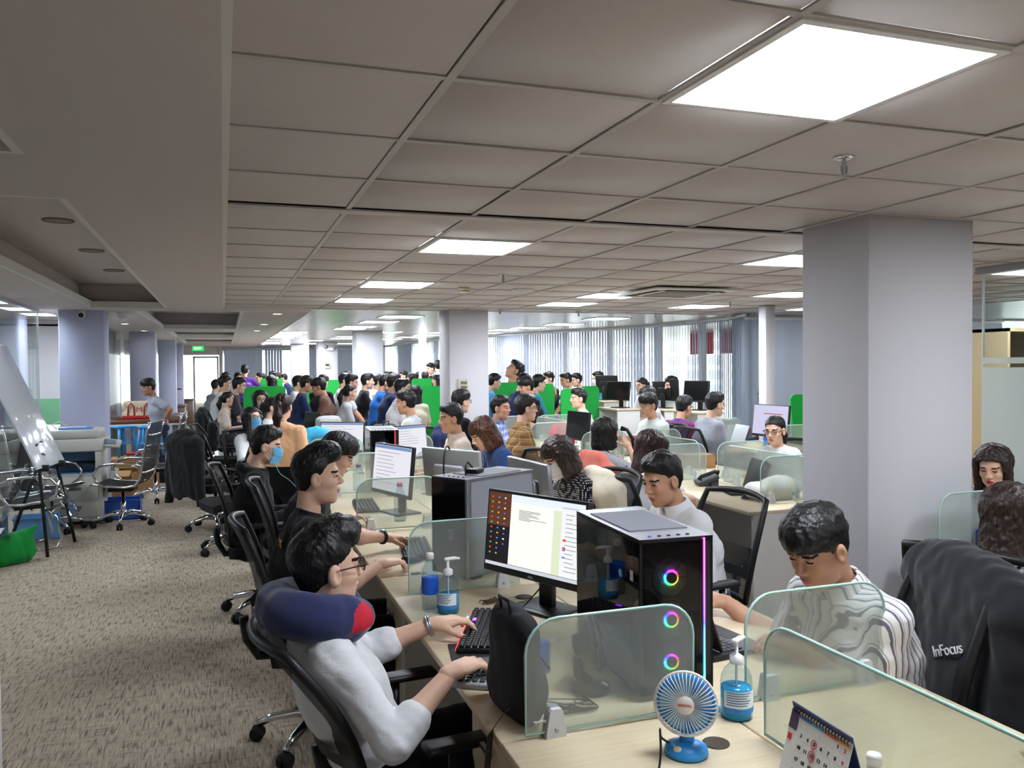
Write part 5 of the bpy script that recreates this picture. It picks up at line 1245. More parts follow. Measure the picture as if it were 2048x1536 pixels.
c2_ = person(1430,810,8.9,4,'person in grey T-shirt with glasses beside a big white screen', lean=8, hp=6, hair='short', top='grey', sleeve=.36, q=1, gl=M_GLG, skin=1)
c3 = person(1680,803,9.0,186,'person in glasses partly hidden by the broad pillar', hair='short', top='white', q=1, gl=M_GLB, skin=0)
c4 = person(1157,798,10.7,176,'person with white earbuds and undercut hair seen from the side', hair='short', top='white', q=1, skin=1)
# -- left part of the hall
l1 = person(297,775,12.3,200,'person in grey T-shirt with an orange patch standing with hands on hips', stand=True, lean=10, hp=10, hair='bangs', top='grey', sleeve=.36, q=1, skin=2, bottom='denim', wl=(.0,.2,.92), wr=(-.06,-.2,.92), el=(-.6,1,-.2), er=(-.8,-1,-.1))
# -- the many further back: (u, v, depth, facing, hair, top, label)
BK = [(478,772,13.4,-4,'short','charcoal','person with glasses in profile in front of the green partition',1),(450,768,14.0,0,'short','white','person in white T-shirt behind the one resting a chin',0),(433,773,16.5,30,'short','grey','person with brownish hair near the glass door',0),
 (451,748,22,0,'short','white','person at the desk under the end wall blind',0),(476,751,20.5,-60,'short','grey','person just beside the one in purple',0),(522,756,19,180,'short','charcoal','person looking down behind the green partition end',0),(541,758,17.5,180,'bob','beige','person with short bob behind the first green desk',0),
 (545,767,16.4,90,'bob','white','person seen from behind in the green rows, black bob',0),(553,747,21,190,'short','white','person in white cap of hair near the end blind slit',0),(545,748,26,0,'short','black','person in black at the far end',0),(568,757,23.5,160,'short','navy','person in navy near the far end wall',0),
 (597,767,14.7,-4,'short','white','person with glasses in profile behind the grey backpack',1),(613,769,13.2,-2,'short','navy','person in navy T-shirt leaning over a desk behind the backpacks',0),(638,775,12.2,170,'bangs','rosebrown','person bent low with a long black fringe',0),(646,766,14.4,60,'bangs','black','person with thick black hair beside the far pillar',0),
 (689,758,15,-10,'short','white','person in white shirt in front of the plastic-wrapped monitor',0),(703,763,13.4,-10,'short','lightgrey','person in pale grey behind the one with the long ponytail',0),(700,786,12.2,0,'pony','lightgrey','person with a long black ponytail and grey top',0),
 (735,758,13.8,-6,'short','black','person in black T-shirt, first of the men in line by the pillar',0),(757,764,14.9,-4,'short','white','person in white T-shirt between the black and blue shirts',0),(771,762,13.0,-2,'short','blue','person in bright blue polo shirt',0),(788,767,12.2,0,'short','navy','person in navy long-sleeved top beside the bright blue polo',0),(805,778,11.3,-4,'short','white','person in white T-shirt with thick dark hair in profile',0),
 (831,788,12.3,84,'longback','cream','person with long black hair seen squarely from behind',0),(876,733,21,90,'short','cream','person in cream shirt standing by the bright window',0),(861,738,20,200,'short','black','person in black standing by the far window',0),(850,754,19,90,'short','charcoal','person in dark top in the far green rows',0),(873,758,16.5,200,'bob','black','person in black with an arm raised, green rows',0),
 (775,748,21,0,'short','white','person wearing white mask near the middle pillar',0),(783,752,18.5,10,'short','navy','person in navy behind the line of men',0),(808,747,22,180,'short','grey','person far off by the thin posts',0),(822,750,20,180,'bob','charcoal','person with a dark bob far off by the posts',0),(838,752,21,0,'short','black','person in black far off between the posts',0),(690,742,23,180,'short','white','person far off beside the far pillar edge',0),(700,748,20,0,'short','teal','person in teal far off beside the pillar',0),
 (988,757,12.9,0,'short','sky','person in light blue shirt beside the control-box pillar',0),(1036,754,15.2,200,'short','charcoal','person whose head shows below the leaning one in mustard',0),(1047,765,12.6,10,'short','navy','person in navy sitting before the green partition',0),(1053,775,11.4,180,'bangs','black','person in black with bowl-cut hair grinning',0),(1077,768,12.2,0,'short','teal','person in turquoise collar facing the green partition',0),
 (1097,757,14.9,186,'short','charcoal','person in white mask behind the green panels',2),(1132,758,14.3,180,'short','white','person in white T-shirt under the half-open blinds',0),(1153,761,15.6,180,'short','rosebrown','person in glasses low behind the green panels',1),(1196,757,14.0,184,'short','teal','person in teal with a white mask behind a dark monitor',2),
 (1283,772,12.6,186,'pony','white','person with pulled-back hair behind the dark monitor by the blinds',0),(1343,772,12.0,184,'short','mint','person in pale T-shirt by the lattice-side blinds',0),(1294,793,10.2,160,'bob','lightgrey','person hidden behind the one in mint, only hair showing',0),(1530,793,11.4,186,'bob','charcoal','person mostly hidden by the slim white post',0)]
for (u, v, Z, rz, hr, tp, lab, x) in BK:
    fem = hr in ('bob','pony','longback')
    st = Z > 19.9 and v < 740
    person(u, v, Z, rz, lab, stand=st, hair=hr, top=tp, fem=fem, q=2, skin=random.choice((0,1,1)), sleeve=.95 if 'long-sleeved' in lab else .4, gl=M_GLG if x == 1 else None, msk=M_MASKW if x == 2 else None, legs=True, hp=random.uniform(0,14), seed=random.randint(1,5), **(dict(wl=(.02,.2,.8),wr=(.02,-.2,.8)) if st else {}))
pp = person(490,742,20,84,'person in purple T-shirt standing with back turned and one arm up', stand=True, hair='short', top='purple', sleeve=.36, q=2, wl=(.05,.2,.85), wr=(.15,-.32,1.45), er=(0,-1,-.3))
my = person(1029,742,14.3,178,'person in mustard T-shirt standing and leaning over a partition', stand=True, lean=66, hp=-30, hair='short', top='mustard', sleeve=.36, q=1, skin=0, wl=(.45,.12,1.22), wr=(.45,-.12,1.22))
# ================================================================ desks, dividers
YB = [.56,1.97,3.38,4.79,6.25,7.65,9.05,10.45]
namesA = {0:'foreground desk with the blue fan and calendar',1:'desk of the reclining person in white',2:'desk of the person with the wristwatch',3:'desk of the person bowing over a keyboard',4:'desk behind the blue-lit tower',5:'desk with the bright blue travel pillow',6:'last glass-divided desk before the green partitions'}
namesA2 = {0:'foreground desk behind the long glass divider',1:'desk where the striped-shirt person types',2:'desk in front of the person in plain white shirt',3:'desk in front of the dotted blouse',4:'desk in front of the navy top and bobbed hair',5:'desk in front of the beige shirt',6:'desk in front of the pale grey T-shirt'}
for k in range(7):
    desk(.65,1.288,YB[k],YB[k+1],'pale maple '+namesA[k],'desks of the aisle row',-1)
    desk(1.292,1.93,YB[k],YB[k+1],'pale maple '+namesA2[k],'desks of the aisle row, other side',1)
BB = [4.52,5.93,7.34,8.75,10.1]
for k in range(4):
    desk(3.19,3.80,BB[k],BB[k+1],'pale maple '+('desk carrying the white canvas bag','desk of the handset caller','desk of the brown plaid shirt','desk near the control-box pillar')[k],'desks of the middle row',-1,ped=(k > 0))
    desk(3.804,4.41,BB[k],BB[k+1],'pale maple '+('desk backing the white bag divider','desk of the smiling person','desk of the mint sweatshirt','far desk facing the mint one')[k],'desks of the middle row, other side',1)
for k, (a, b) in enumerate(((.45,1.83),(1.83,3.22))):
    desk(3.19,3.80,a,b,'pale maple '+('desk beyond the gingham dress, out at the edge','desk with the blue file organiser')[k],'desks by the broad pillar',-1,ped=False)
    desk(3.804,4.41,a,b,'pale maple '+('desk out at the room edge','desk of the red-lipped reader')[k],'desks by the broad pillar, other side',1)
for k, (a, b) in enumerate(((5.9,7.3),(7.3,8.7))):
    desk(5.40,6.0,a,b,'pale maple '+('desk with the cartons and dark screen','desk of the grey T-shirt and white screen')[k],'desks of the window row',-1)
    desk(6.004,6.41,a,b,'pale maple '+('narrow desk behind the dark screen','narrow desk beside the slim white post')[k],'desks of the window row, other side',1,ped=False)
def scr(*a, **k): return screen(*a, **k)
LA = {1:'frosted glass divider in front of the backpack, rainbow fans glowing through',2:'frosted glass divider behind the two bottles',3:'frosted glass divider with an orange sticker scrap',4:'frosted glass divider with white-ring fan glow behind it',5:'frosted glass divider beside the apricot T-shirt',6:'frosted glass divider beside the bright blue pillow'}
for k in range(1,7): screen(.715,YB[k]-.005,'x',label=LA[k],group='glass dividers of the aisle row')
LB = {1:'frosted glass divider hiding the striped shirt elbow',2:'frosted glass divider before the plain white shirt',3:'pinkish frosted divider beside the dotted blouse',4:'frosted glass divider before the bobbed brown hair',5:'frosted glass divider before the beige shirt',6:'frosted glass divider beside the hanging jackets'}
for k in range(1,7): screen(1.375,YB[k]-.005,'x',label=LB[k],group='glass dividers of the aisle row')
t1_ = bpy.data.objects['desk_screen']; text_obj('TEMPERED GLASS',.0085,M_WPLAS,TX(.052,-.0052,.042) @ RX(R(90)),parent=t1_,name='etched_text')
screen(1.29,.66,'y',1.10,.305,'long frosted glass divider running down the middle of the foreground desks')
for k in range(4,7): screen(1.29,YB[k]+.12,'y',.7,.305,'greenish glass divider down the middle of the aisle row, '+('by the blue-lit tower','by the bright blue pillow','by the last desk')[k-4])
for k in range(4):
    if k == 0:
        screen(3.44,4.74,'x',.52,.32,'frosted glass divider in front of the white canvas bag', z=DZ)
    screen(3.27,BB[k+1]-.01,'x',.49,.305,'frosted glass divider of the middle row, '+('behind the desk telephone','past the handset caller','past the brown plaid shirt','by the control-box pillar')[k]); screen(3.87,BB[k+1]-.01,'x',.49,.305,'frosted glass divider of the middle row, far side, '+('by the smiling person','by the mint sweatshirt','by the drinks cups','at the row end')[k])
    screen(3.802,BB[k]+.15,'y',1.05,.305,'long frosted divider along the middle row, '+('above the laptop','facing the handset caller','facing the brown plaid shirt','by the row end')[k])
screen(3.33,3.15,'x',.60,.305,'frosted glass divider against the broad pillar')
for k, y in enumerate((5.95,7.28,8.6)): screen(5.46,y,'x',.49,.305,'frosted glass divider of the window row, '+('by the open cartons','below the dark screen','by the plaid shirt')[k])
screen(6.002,6.0,'y',1.1,.32,'dark frosted divider behind the closed black laptop')
# green partitions further back
M_GREEN = mat('partition_green', (20,168,64), rough=.6); M_GFROST = frosted('frosted_green', (150,206,176), .3, .3, .2)
GP = [(486,572,773,15.4,'wide green partition behind the long-haired glasses wearer'),(520,566,757,18,'green partition beyond the shelf tray'),(583,640,768,15.5,'green partition above the grey backpack'),(640,700,760,19,'green partition near the far pillar'),(694,712,755,21,'green partition slice left of the middle pillar'),
      (826,884,772,14.5,'green partition left of the control-box pillar'),(822,872,757,17.7,'green partition among the far posts'),(764,800,758,19.2,'green partition right of the middle pillar'),(982,1050,765,13.6,'green partition behind the light blue shirt'),(1050,1112,768,13.2,'green partition behind the turquoise collar'),(1118,1172,777,11.5,'rounded green partition beside the frosted one'),(1158,1200,772,12.4,'green partition below the white mask')]
for (ua, ub, v, Z, lab) in GP:
    a, b = atd(ua, v, Z), atd(ub, v, Z); y = (a.y+b.y)/2; w_ = b.x-a.x; t = thing('green_partition', lab, 'partition', (a.x, y, 0), group='green partitions'); h = a.z
    m = MB(); m.prism(rrect(max(w_,.3),h-.1,.07,5,(0,0,1,1)), TX(0,0,.1) @ RX(R(90)), .03, True); m.build('panel', M_GREEN, t)
    for s in (.05,.95):
        m = MB(); m.box((s*max(w_,.3),0,.06),(.05,.3,.12)); m.build('foot', M_DARK, t)
screen(*(lambda p: (p.x,p.y))(aty(1128,800,10.9)),'x',.75,.36,'pale green frosted divider beside the one with earbuds',z=.9,mt=M_GFROST) if False else None
t = thing('green_board', 'rounded green board leaning behind a black bag by the roller blinds', 'board', (7.05,8.95,.0), 0)
m = MB(); m.prism(rrect(.36,1.3,.08,5,(0,0,1,1)), RX(R(84)), .03, True); m.build('panel', M_GREEN, t); m = MB(); m.box((.18,-.05,.02),(.3,.2,.03)); m.build('foot', M_DARK, t)
# ================================================================ things on the aisle-row desks
def on(u, v, z=DZ): return atz(u, v, z)
tower((1.225,2.31,DZ), R(-3), 'black gaming computer tower with rainbow ring fans and smoked glass', w_=.23, d=.50, h=.462, style='rgb')
tower((1.15,3.70,DZ), R(-60), 'grey computer tower with glossy black front and shield emblem', w_=.22, d=.45, h=.455, style='plain')
tower((1.20,6.66,DZ), R(-4), 'black computer tower with a white ring fan and red light strip', w_=.22, d=.46, h=.46, style='white')
monitor((1.15,2.99,DZ), R(180+25), 'black monitor showing a text document and desktop icons', .54,.33,.125,'desktop')
mp_ = aty(824,915,5.0); monitor((1.05,5.32,DZ), R(180+18), 'tilted monitor with a drawing sheet, beside the pink-capped bottle', .5,.33,.12,'sheet')
monitor((1.33,5.0,DZ), R(30), 'silver-backed monitor with a cable looped over its top', .5,.32,.12,'off', M_SILVER)
monitor((1.53,4.15,DZ), R(5), 'slim monitor seen edge-on before the dotted blouse', .5,.32,.13,'off', M_STEEL)
monitor((1.52,7.3,DZ), R(300), 'monitor with a white chart sheet beside the pale grey T-shirt', .5,.31,.12,'sheet')
monitor((1.1,8.2,DZ), R(240), 'monitor with a lilac page beyond the glass dividers', .46,.3,.12,'sheet')
monitor((1.02,10.2,DZ), R(200), 'dark square monitor near the paper pile', .4,.32,.1,'off')
keyboard((.87,2.80,DZ), R(-24), 'black mechanical keyboard with one purple-lit key and a name sticker', True)
keyboard((.93,4.20,DZ), R(-8), 'black keyboard under the hand with the wristwatch')
keyboard((.90,5.62,DZ), R(-4), 'dark keyboard by the bowed person in black')
pm = on(955,1335); t = thing('mouse_pad', 'dark grey mouse pad under the reclining person\'s hand', 'mouse pad', (.82,2.60,DZ), R(-10)); m = MB(); m.rbox((0,0,.002),(.26,.22,.004),.0015,seg=1); m.build('pad', M_DARK, t); m = MB(); m.rbox((0,-.10,.0045),(.26,.012,.002),.0005,seg=1); m.build('stitched_edge', M_BLACK, t)
mouse((.90,2.58,DZ+.004), R(10), 'black mouse under the reclining person\'s hand'); mouse((.85,3.96,DZ), R(5), 'black mouse beside the keyring')
t = thing('notebook', 'black notebook with an orange phone lying on its corner', 'notebook', (.80,2.44,DZ), R(6)); m = MB(); m.rbox((0,0,.015),(.19,.13,.026),.004); m.build('cover', M_BLACK, t); m = MB(); m.box((.002,.0,.0135),(.18,.124,.018)); m.build('pages', M_WPLAS, t)
t = thing('orange_phone', 'bright orange phone case on the black notebook', 'phone', (.84,2.41,DZ+.0285), R(-12)); m = MB(); m.rbox((0,0,.005),(.075,.12,.009),.004); m.build('case', mat('orange_case', (246,132,24), rough=.4), t); m = MB(); m.box((.02,.04,.0102),(.02,.02,.001)); m.build('camera_patch', M_BLACK, t)
t = thing('calculator', 'silver desk calculator with grey keys beside the backpack', 'calculator', (.735,2.36,DZ), R(-28)); m = MB(); m.rbox((0,0,.011),(.19,.12,.02),.006); m.build('case', M_SILVER, t)
k = MB()
for i in range(6):
    for j in range(5): k.rbox((-.07+i*.022,-.045+j*.0225,.024),(.016,.017,.007),.002,seg=1)
tag(k.build('keys', mat('calc_keys', (70,72,78), rough=.5), t), kind='stuff'); m = MB(); m.box((.075,0,.0222),(.026,.1,.002)); m.build('display', mat('lcd_green', (150,164,146), rough=.2), t)
# backpack leaning on the first glass divider
def backpack(loc, rz, label, col, w_=.30, h=.36, d=.13, straps=True, sc=1.0, strap_down=False):
    t = thing('backpack', label, 'backpack', loc, rz)
    f = Field((-.12,-.22,-.02),(.16,.22,.48), .008)
    f.cap((0,-w_/2+.07,.07),(0,w_/2-.07,.07),.065,k=.05); f.cap((-.005,-w_/2+.08,h-.07),(-.005,w_/2-.08,h-.07),.055,k=.05); f.cap((0,-w_/2+.07,.07),(-.005,-w_/2+.08,h-.07),.062,.052,k=.05); f.cap((0,w_/2-.07,.07),(-.005,w_/2-.08,h-.07),.062,.052,k=.05)
    f.cap((0,0,.08),(0,0,h-.08),.075,.06,k=.06); f.ell((.075,0,h*.3),(.04,w_*.36,h*.22),.03); f.wrinkle(.004,30,3); f.plane((0,0,.003),(0,0,-1))
    mesh_obj('bag_body', [f.mesh()], [col], t)
    m = MB(); m.tube([(-.04,-.03,h-.03),(-.05,-.03,h+.02),(-.05,.03,h+.02),(-.04,.03,h-.03)],.008,6); m.build('grab_handle', M_BLACK, t)
    if straps:
        for s in (-1,1): m = MB(); m.sheet([[(x,s*.075+q,z) for q in (-.022,.022)] for x, z in ((-.055,h-.04),(-.095,h-.1),(-.105,h*.5),(-.085,h*.25),(-.06,.05))]); m.build('shoulder_strap', M_BLACK, t)
    m = MB(); m.tube([(.105,-w_*.3,h*.46),(.118,0,h*.5),(.105,w_*.3,h*.46)],.004,5); m.build('zip', M_DARK, t)
    return t
bp_ = backpack((.745,2.13,DZ), R(6), 'black backpack propped on the desk behind the first glass divider', mat('bag_black', (22,22,25), rough=.8, bump=(120,.2)), .27,.30,straps=False); bp_.scale = (.62,1,1)
t = thing('bag_strap', 'black webbing strap hanging off the desk corner below the backpack', 'strap', (.66,2.02,0)); m = MB(); m.sheet([[(x-.018*math.cos(.8)+dx*.03,y-.018+dx*.036,z) for dx in (0,1)] for x, y, z in ((.06,.04,.80),(.02,.02,.79),(-.025,.0,.752),(-.035,.0,.65),(-.04,.01,.5),(-.035,.015,.35),(-.02,.02,.22))]); m.build('webbing', M_BLACK, t); m = MB(); m.rbox((-.03,.015,.45),(.012,.045,.03),.004); m.build('buckle', M_DARK, t)
bottle((.752,3.15,DZ), 'clear water bottle with blue label and white cap', None, .225,.033, band=(30,90,200)); sanitizer((.812,3.10,DZ), R(10), 'clear pump bottle of blue hand sanitizer beside the water bottle', .215, .36)
sanitizer((1.30,1.90,DZ), R(30), 'pump bottle of blue hand sanitizer beside the rainbow tower', .215,.42)
bottle((1.02,5.05,DZ), 'clear bottle with a pink cap beside the tilted monitor', None, .24,.038, cap=(226,104,156)); bottle((.98,6.45,DZ), 'clear tumbler with a dark blue lid before the white-ring tower', None,.2,.045,cap=(38,60,120))
# keyring, tangle, cables
t = thing('keyring', 'motorbike key on a ring lying by the mouse', 'keys', (.80,3.72,DZ)); m = MB(); m.rbox((.02,0,.006),(.045,.025,.010),.004); m.build('key_head', M_BLACK, t); m = MB(); m.box((-.03,-.006,.004),(.06,.008,.002)); m.build('key_blade', M_STEEL, t); m = MB(); m.ring(.016,.0015,TX(.055,.004,.003),16,5); m.build('ring', M_STEEL, t)
def tangle(c, label, col, n=26, r=.045): 
    pts = [(c[0]+random.uniform(-r,r), c[1]+random.uniform(-r,r)*.7, c[2]+.004+abs(random.gauss(0,.008))) for _ in range(n)]; return cable(pts,.0022,label,'cord_tangle',col,4)
tangle((1.0,3.16,DZ),'brown knotted cord heap with a metal tag by the divider clamp',mat('cord_brown',(86,66,44),rough=.7)); tangle((.89,2.10,DZ),'black charger cord heap behind the first glass divider',M_BLACK,24,.08)
cable([(1.02,2.74,DZ+.004),(.98,2.9,DZ+.01),(1.1,3.02,DZ+.02),(1.17,3.0,DZ+.1)],.003,'black cable from the mechanical keyboard to the tower','keyboard_cable'); cable([(.9,2.55,DZ+.006),(1.0,2.7,DZ+.004),(1.03,2.6,DZ+.004),(1.1,2.65,DZ+.01)],.002,'white earphone cable on the reclining person\'s desk','earphone_cable',M_WPLAS)
cable([(1.36,5.02,DZ+.36),(1.31,4.98,DZ+.46),(1.27,4.92,DZ+.40),(1.26,4.9,DZ+.2),(1.25,4.9,DZ)],.006,'thick black cable looped over the silver-backed monitor','monitor_cable'); 
t = thing('adapter', 'small black wireless adapter plugged into the grey tower top', 'adapter', (1.08,3.66,DZ+.458)); m = MB(); m.rbox((.02,.03,.012),(.06,.09,.02),.006,RZ(R(-40))); m.build('body', M_BLACK, t); m = MB(); m.tube([(-.045,-.04,.0),(-.045,-.04,.04),(-.03,-.02,.06),(0,.0,.03)],.004,6); m.build('lead', M_BLACK, t)
# black desk fan and blue box seen through the first divider
def fan(loc, rz, label, body, cage, logo=True):
    t = thing('desk_fan', label, 'fan', loc, rz)     # blows to local -y
    m = MB(); m.lathe([(.001,0),(.056,0),(.06,.006),(.057,.02),(.03,.03),(.001,.032)],24); b = m.build('base', body, t)
    m = MB(); m.tube([(.0,.01,.025),(.0,.035,.05),(0,.04,.10)],[.022,.017,.014],10); m.build('neck', body, t)
    T = TX(0,0,.140) @ RX(R(90)) @ RX(R(-8))
    m = MB(); m.lathe([(.001,-.055),(.03,-.05),(.042,-.02),(.074,-.012),(.08,0),(.076,.006),(.001,.004)],24,T); m.build('motor_housing', body, t)
    m = MB(); m.ring(.083,.0045,T @ TX(0,0,.012),32,6); m.build('cage_rim', cage, t)
    for k in range(44):
        a = 2*math.pi*k/44; c, s = math.cos(a), math.sin(a)
        if k == 0: r0 = MB(); r0.tube([(.022,0,.032),(.05,.004,.034),(.072,.008,.028),(.083,.01,.012)],.0014,5); sp = r0.build('cage_wire', cage, t); sp.matrix_local = T; W0 = sp
        else: sp = W0.copy(); COL.objects.link(sp); sp.parent = t; sp.matrix_local = T @ RZ(a)
    m = MB(); m.lathe([(.001,.036),(.022,.036),(.025,.032),(.024,.028),(.001,.028)],20,T); hub = m.build('cage_badge', cage, t)
    if logo:
        text_obj('CHOICE L',.0085,mat('badge_red', (206,60,50)), T @ TX(0,0,.0365),parent=hub,name='badge_lettering')
    for k in range(5):
        Tb = T @ TX(0,0,.014) @ RZ(k*2*math.pi/5); m = MB(); m.sheet([[Tb @ Vector((r*math.cos(a),r*math.sin(a),.006*math.sin(a*2.5)-.003)) for a in (0,.3,.6,.9)] for r in (.018,.045,.07)]); m.build('blade', mat('fan_blade_clear', (120,180,220), rough=.3), t)
    m = MB(); m.lathe([(.001,0),(.009,0),(.009,.02),(.001,.02)],12,TX(.07,.03,.12) @ RY(R(90))); m.build('tilt_knob', body, t)
    st = MB(); st.lathe([(.001,.0),(.011,0),(.011,.0015),(.001,.0015)],14,TX(-.02,-.038,.0255) @ RX(R(22))); st.build('round_sticker', mat('sticker_cream', (226,214,180)), b)
    return t
M_FBLUE = mat('fan_blue', (52,150,226), rough=.35); M_FWHITE = mat('fan_white', (236,232,226), rough=.4)
fan((1.06,1.76,DZ), R(-36), 'small blue desk fan with a white wire cage', M_FBLUE, M_FWHITE).scale = (.9,.9,.9)
fan((1.005,2.20,DZ), R(75), 'small black desk fan behind the first glass divider', M_BLACK, M_DARK, False)
cable([(1.04,1.80,DZ+.01),(.98,1.74,DZ+.06),(.965,1.72,DZ+.09),(.955,1.70,DZ+.04),(.93,1.68,DZ+.004),(.86,1.66,DZ+.004),(.80,1.60,DZ+.004),(.77,1.52,DZ+.004)],.0028,'thin black cable with a plug trailing from the blue fan','fan_cable')
cable([(.93,1.68,DZ+.006),(.95,1.6,DZ+.006),(1.0,1.56,DZ+.006),(1.06,1.52,DZ+.006)],.0028,'second thin black lead by the fan base','usb_lead')
# calendar
t = thing('desk_calendar', 'tent desk calendar with two dates ringed in red', 'calendar', (1.215,1.478,DZ), R(-92))
hh, ww = .165, .20; A = R(16)
T = TX(0,0,0) @ RX(-A)
def cq(mb, x0, x1, z0, z1, d): mb.quad(*[T @ Vector((-ww/2+x, -d-.03, z)) for x, z in ((x0,z0),(x1,z0),(x1,z1),(x0,z1))])
m = MB(); m.box(T @ Vector((0,-.029,hh/2)),(ww,.0015,hh),M=T); pg = m.build('page', M_WPLAS, t)
Tb = RX(A); m = MB(); m.box(Tb @ Vector((0,.061,hh/2-.0)),(ww,.003,hh),M=Tb); m.build('back_board', mat('board_navy', (30,44,96), rough=.5), t); m = MB(); m.box((0,.016,.003),(ww,.10,.003)); m.build('foot_board', mat('board_navy'), t)
for k in range(19): m = MB(); m.ring(.006,.0013,TX(-ww/2+.011+k*.0099,.0155,hh*.965) @ RY(R(90)),12,5); m.build('wire_loop', M_BLACK, t)
m = MB(); cq(m,.0,.028,.115,.158,.0012); m.build('photo_corner', mat('cal_photo', (84,62,92)), pg)
m = MB(); cq(m,.004,.018,.09,.104,.0012); m.build('red_square', mat('cal_red', (214,54,48)), pg)
for k, c_ in enumerate(((60,110,190),(80,170,220),(214,80,60),(232,160,70))): m = MB(); cq(m,.03+k*.042,.03+(k+1)*.042,.146,.151,.0012); m.build('colour_bar', mat('cal_bar%d' % k, c_), pg)
g = MB()
for r_ in range(5): cq(g,.036,.195,.024+r_*.026,.0244+r_*.026,.0011)
for c_ in range(7): cq(g,.036+c_*.0228,.0364+c_*.0228,.006,.142,.0011)
for l in range(9): cq(g,.005,.03,.08-l*.008,.0804-l*.008,.0012)
tag(g.build('printed_grid', mat('cal_rule', (176,178,186)), pg), kind='stuff')
M_INK = mat('cal_ink', (60,62,74))
for r_ in range(5):
    for c_ in range(7):
        n_ = r_*7+c_-4
        if 1 <= n_ <= 31: text_obj(str(n_),.012,M_INK if c_ < 6 else mat('cal_red'), T @ TX(-ww/2+.047+c_*.0228,-.0305,.137-r_*.026) @ RX(R(90)),parent=pg,name='date')
for (x, z, r) in ((.0926,.111,.009),(.0926,.085,.0105)): m = MB(); m.ring(r,.001,T @ TX(-ww/2+x,-.0315,z) @ RX(R(90)),18,4); m.build('red_ring', mat('cal_red'), pg)
bottle((1.20,1.29,DZ), 'white-capped bottle standing in front of the long glass divider', None, .185,.03, cap=(240,240,240), body=mat('white_bottle', (232,234,236), rough=.4)); 
t = thing('ballpoint_pen', 'dark ballpoint pen lying near the long glass divider', 'pen', (1.80,1.42,DZ+.006), R(70)); m = MB(); m.tube([(-.06,0,0),(.05,0,0)],.0045,8); m.build('barrel', M_BLACK, t); m = MB(); m.tube([(.05,0,0),(.066,0,0)],[.004,.001],8); m.build('tip', M_STEEL, t)
# striped person's laptop, etc.
laptop((1.56,2.45,DZ), R(180+8), 'black laptop in front of the striped-shirt person', ang=112)
fn = thing('boxed_gadget', 'small blue cardboard box behind the first glass divider', 'box', (.90,2.42,DZ), R(20)); m = MB(); m.rbox((0,0,.05),(.06,.12,.1),.003,seg=1); m.build('carton', mat('box_blue', (44,92,160), rough=.6), fn); m = MB(); m.box((-.031,0,.06),(.001,.08,.04)); m.build('label', M_WPLAS, fn)
# travel pillows
def ring_pillow(name, label, cat, pts, r, mt, patch=None, parent_loc=(0,0,0)):
    pts = [Vector(p) for p in pts]; f = Field(np.min([list(p) for p in pts],0)-.14, np.max([list(p) for p in pts],0)+.14, .008)
    rr = r if isinstance(r,(list,tuple)) else [r]*len(pts)
    for i in range(len(pts)-1): f.cap(pts[i],pts[i+1],rr[i],rr[i+1],k=.02)
    f.wrinkle(.004,28,6); V, Q = f.mesh(); c = V[Q].mean(1); mi = np.zeros(len(Q),int)
    t = thing(name, label, cat, parent_loc)
    if patch is not None: mi[patch(c)] = 1
    mesh_obj('cushion', [(V-np.array(parent_loc), Q, mi)], [mt, mat('patch_red', (196,30,52), rough=.8)], t); return t
M_NAVYP = mat('pillow_navy', (44,50,92), rough=.95, sheen=.3, noise=(50,.08))
i1 = INFO[p1.name]; W1 = Matrix.Translation(p1.location) @ RZ(p1.rotation_euler.z)
N1 = W1 @ Vector(i1['N']+i1['nd']*.02); f1 = (W1.to_3x3() @ Vector((1,0,0))); l1_ = (W1.to_3x3() @ Vector((0,1,0)))
up1_ = Vector((-.25,0,1)).normalized()
pts = []
for k in range(13):
    a = R(38+284*k/12); pts.append(N1+f1*(.118*math.cos(a)+.012)+l1_*(.118*math.sin(a))+Vector((0,0,.035-.02*math.cos(a))))
endp = pts[-1]
ring_pillow('neck_pillow','navy U-shaped travel pillow with a red patch worn round the neck','pillow',pts,[.058]+[.066]*11+[.058],M_NAVYP,lambda c: (np.linalg.norm(c-np.array(endp+Vector((-.01,-.045,.0))),axis=1) < .062) & (c[:,1] < endp.y-.012) & (c[:,2] > endp.z-.02))
q0 = aty(635,872,7.9); pts = [Vector((q0.x+.14*math.cos(R(a)),8.0+.02*math.sin(R(a)),DZ+.19+.14*math.sin(R(a)))) for a in range(-55,236,24)]
ring_pillow('travel_pillow','bright sky blue U-shaped pillow with a red patch standing behind glass','pillow',pts,.062,mat('pillow_sky',(70,176,222),rough=.95),lambda c: (c[:,0] > q0.x+.1) & (c[:,2] < DZ+.14))
t = thing('pink_cushion', 'hot pink cushion propped on a desk behind the brown plaid shirt', 'cushion', (3.98,9.3,DZ), 0); f = Field((-.3,-.12,-.02),(.3,.12,.32),.01); f.ell((0,0,.14),(.26,.075,.145),.02); f.plane((0,0,.003),(0,0,-1)); f.wrinkle(.004,22,2); mesh_obj('cover',[f.mesh()],[mat('cushion_pink',(226,40,92),rough=.9)],t)
# earphones of hooded person
i4 = INFO[p4.name]; H4 = Matrix.Translation(p4.location) @ RZ(p4.rotation_euler.z) @ i4['HM']
a4 = H4 @ Vector((.004,-.092,-.006)); cable([a4,a4+Vector((.012,-.012,-.03)),a4+Vector((.05,-.02,-.08)),a4+Vector((.09,-.02,-.17)),a4+Vector((.15,.0,-.22)),a4+Vector((.22,.05,-.3))],.0022,'light blue earphone wire hanging from the masked person in black','earphone_wire',mat('wire_blue',(130,190,206)))
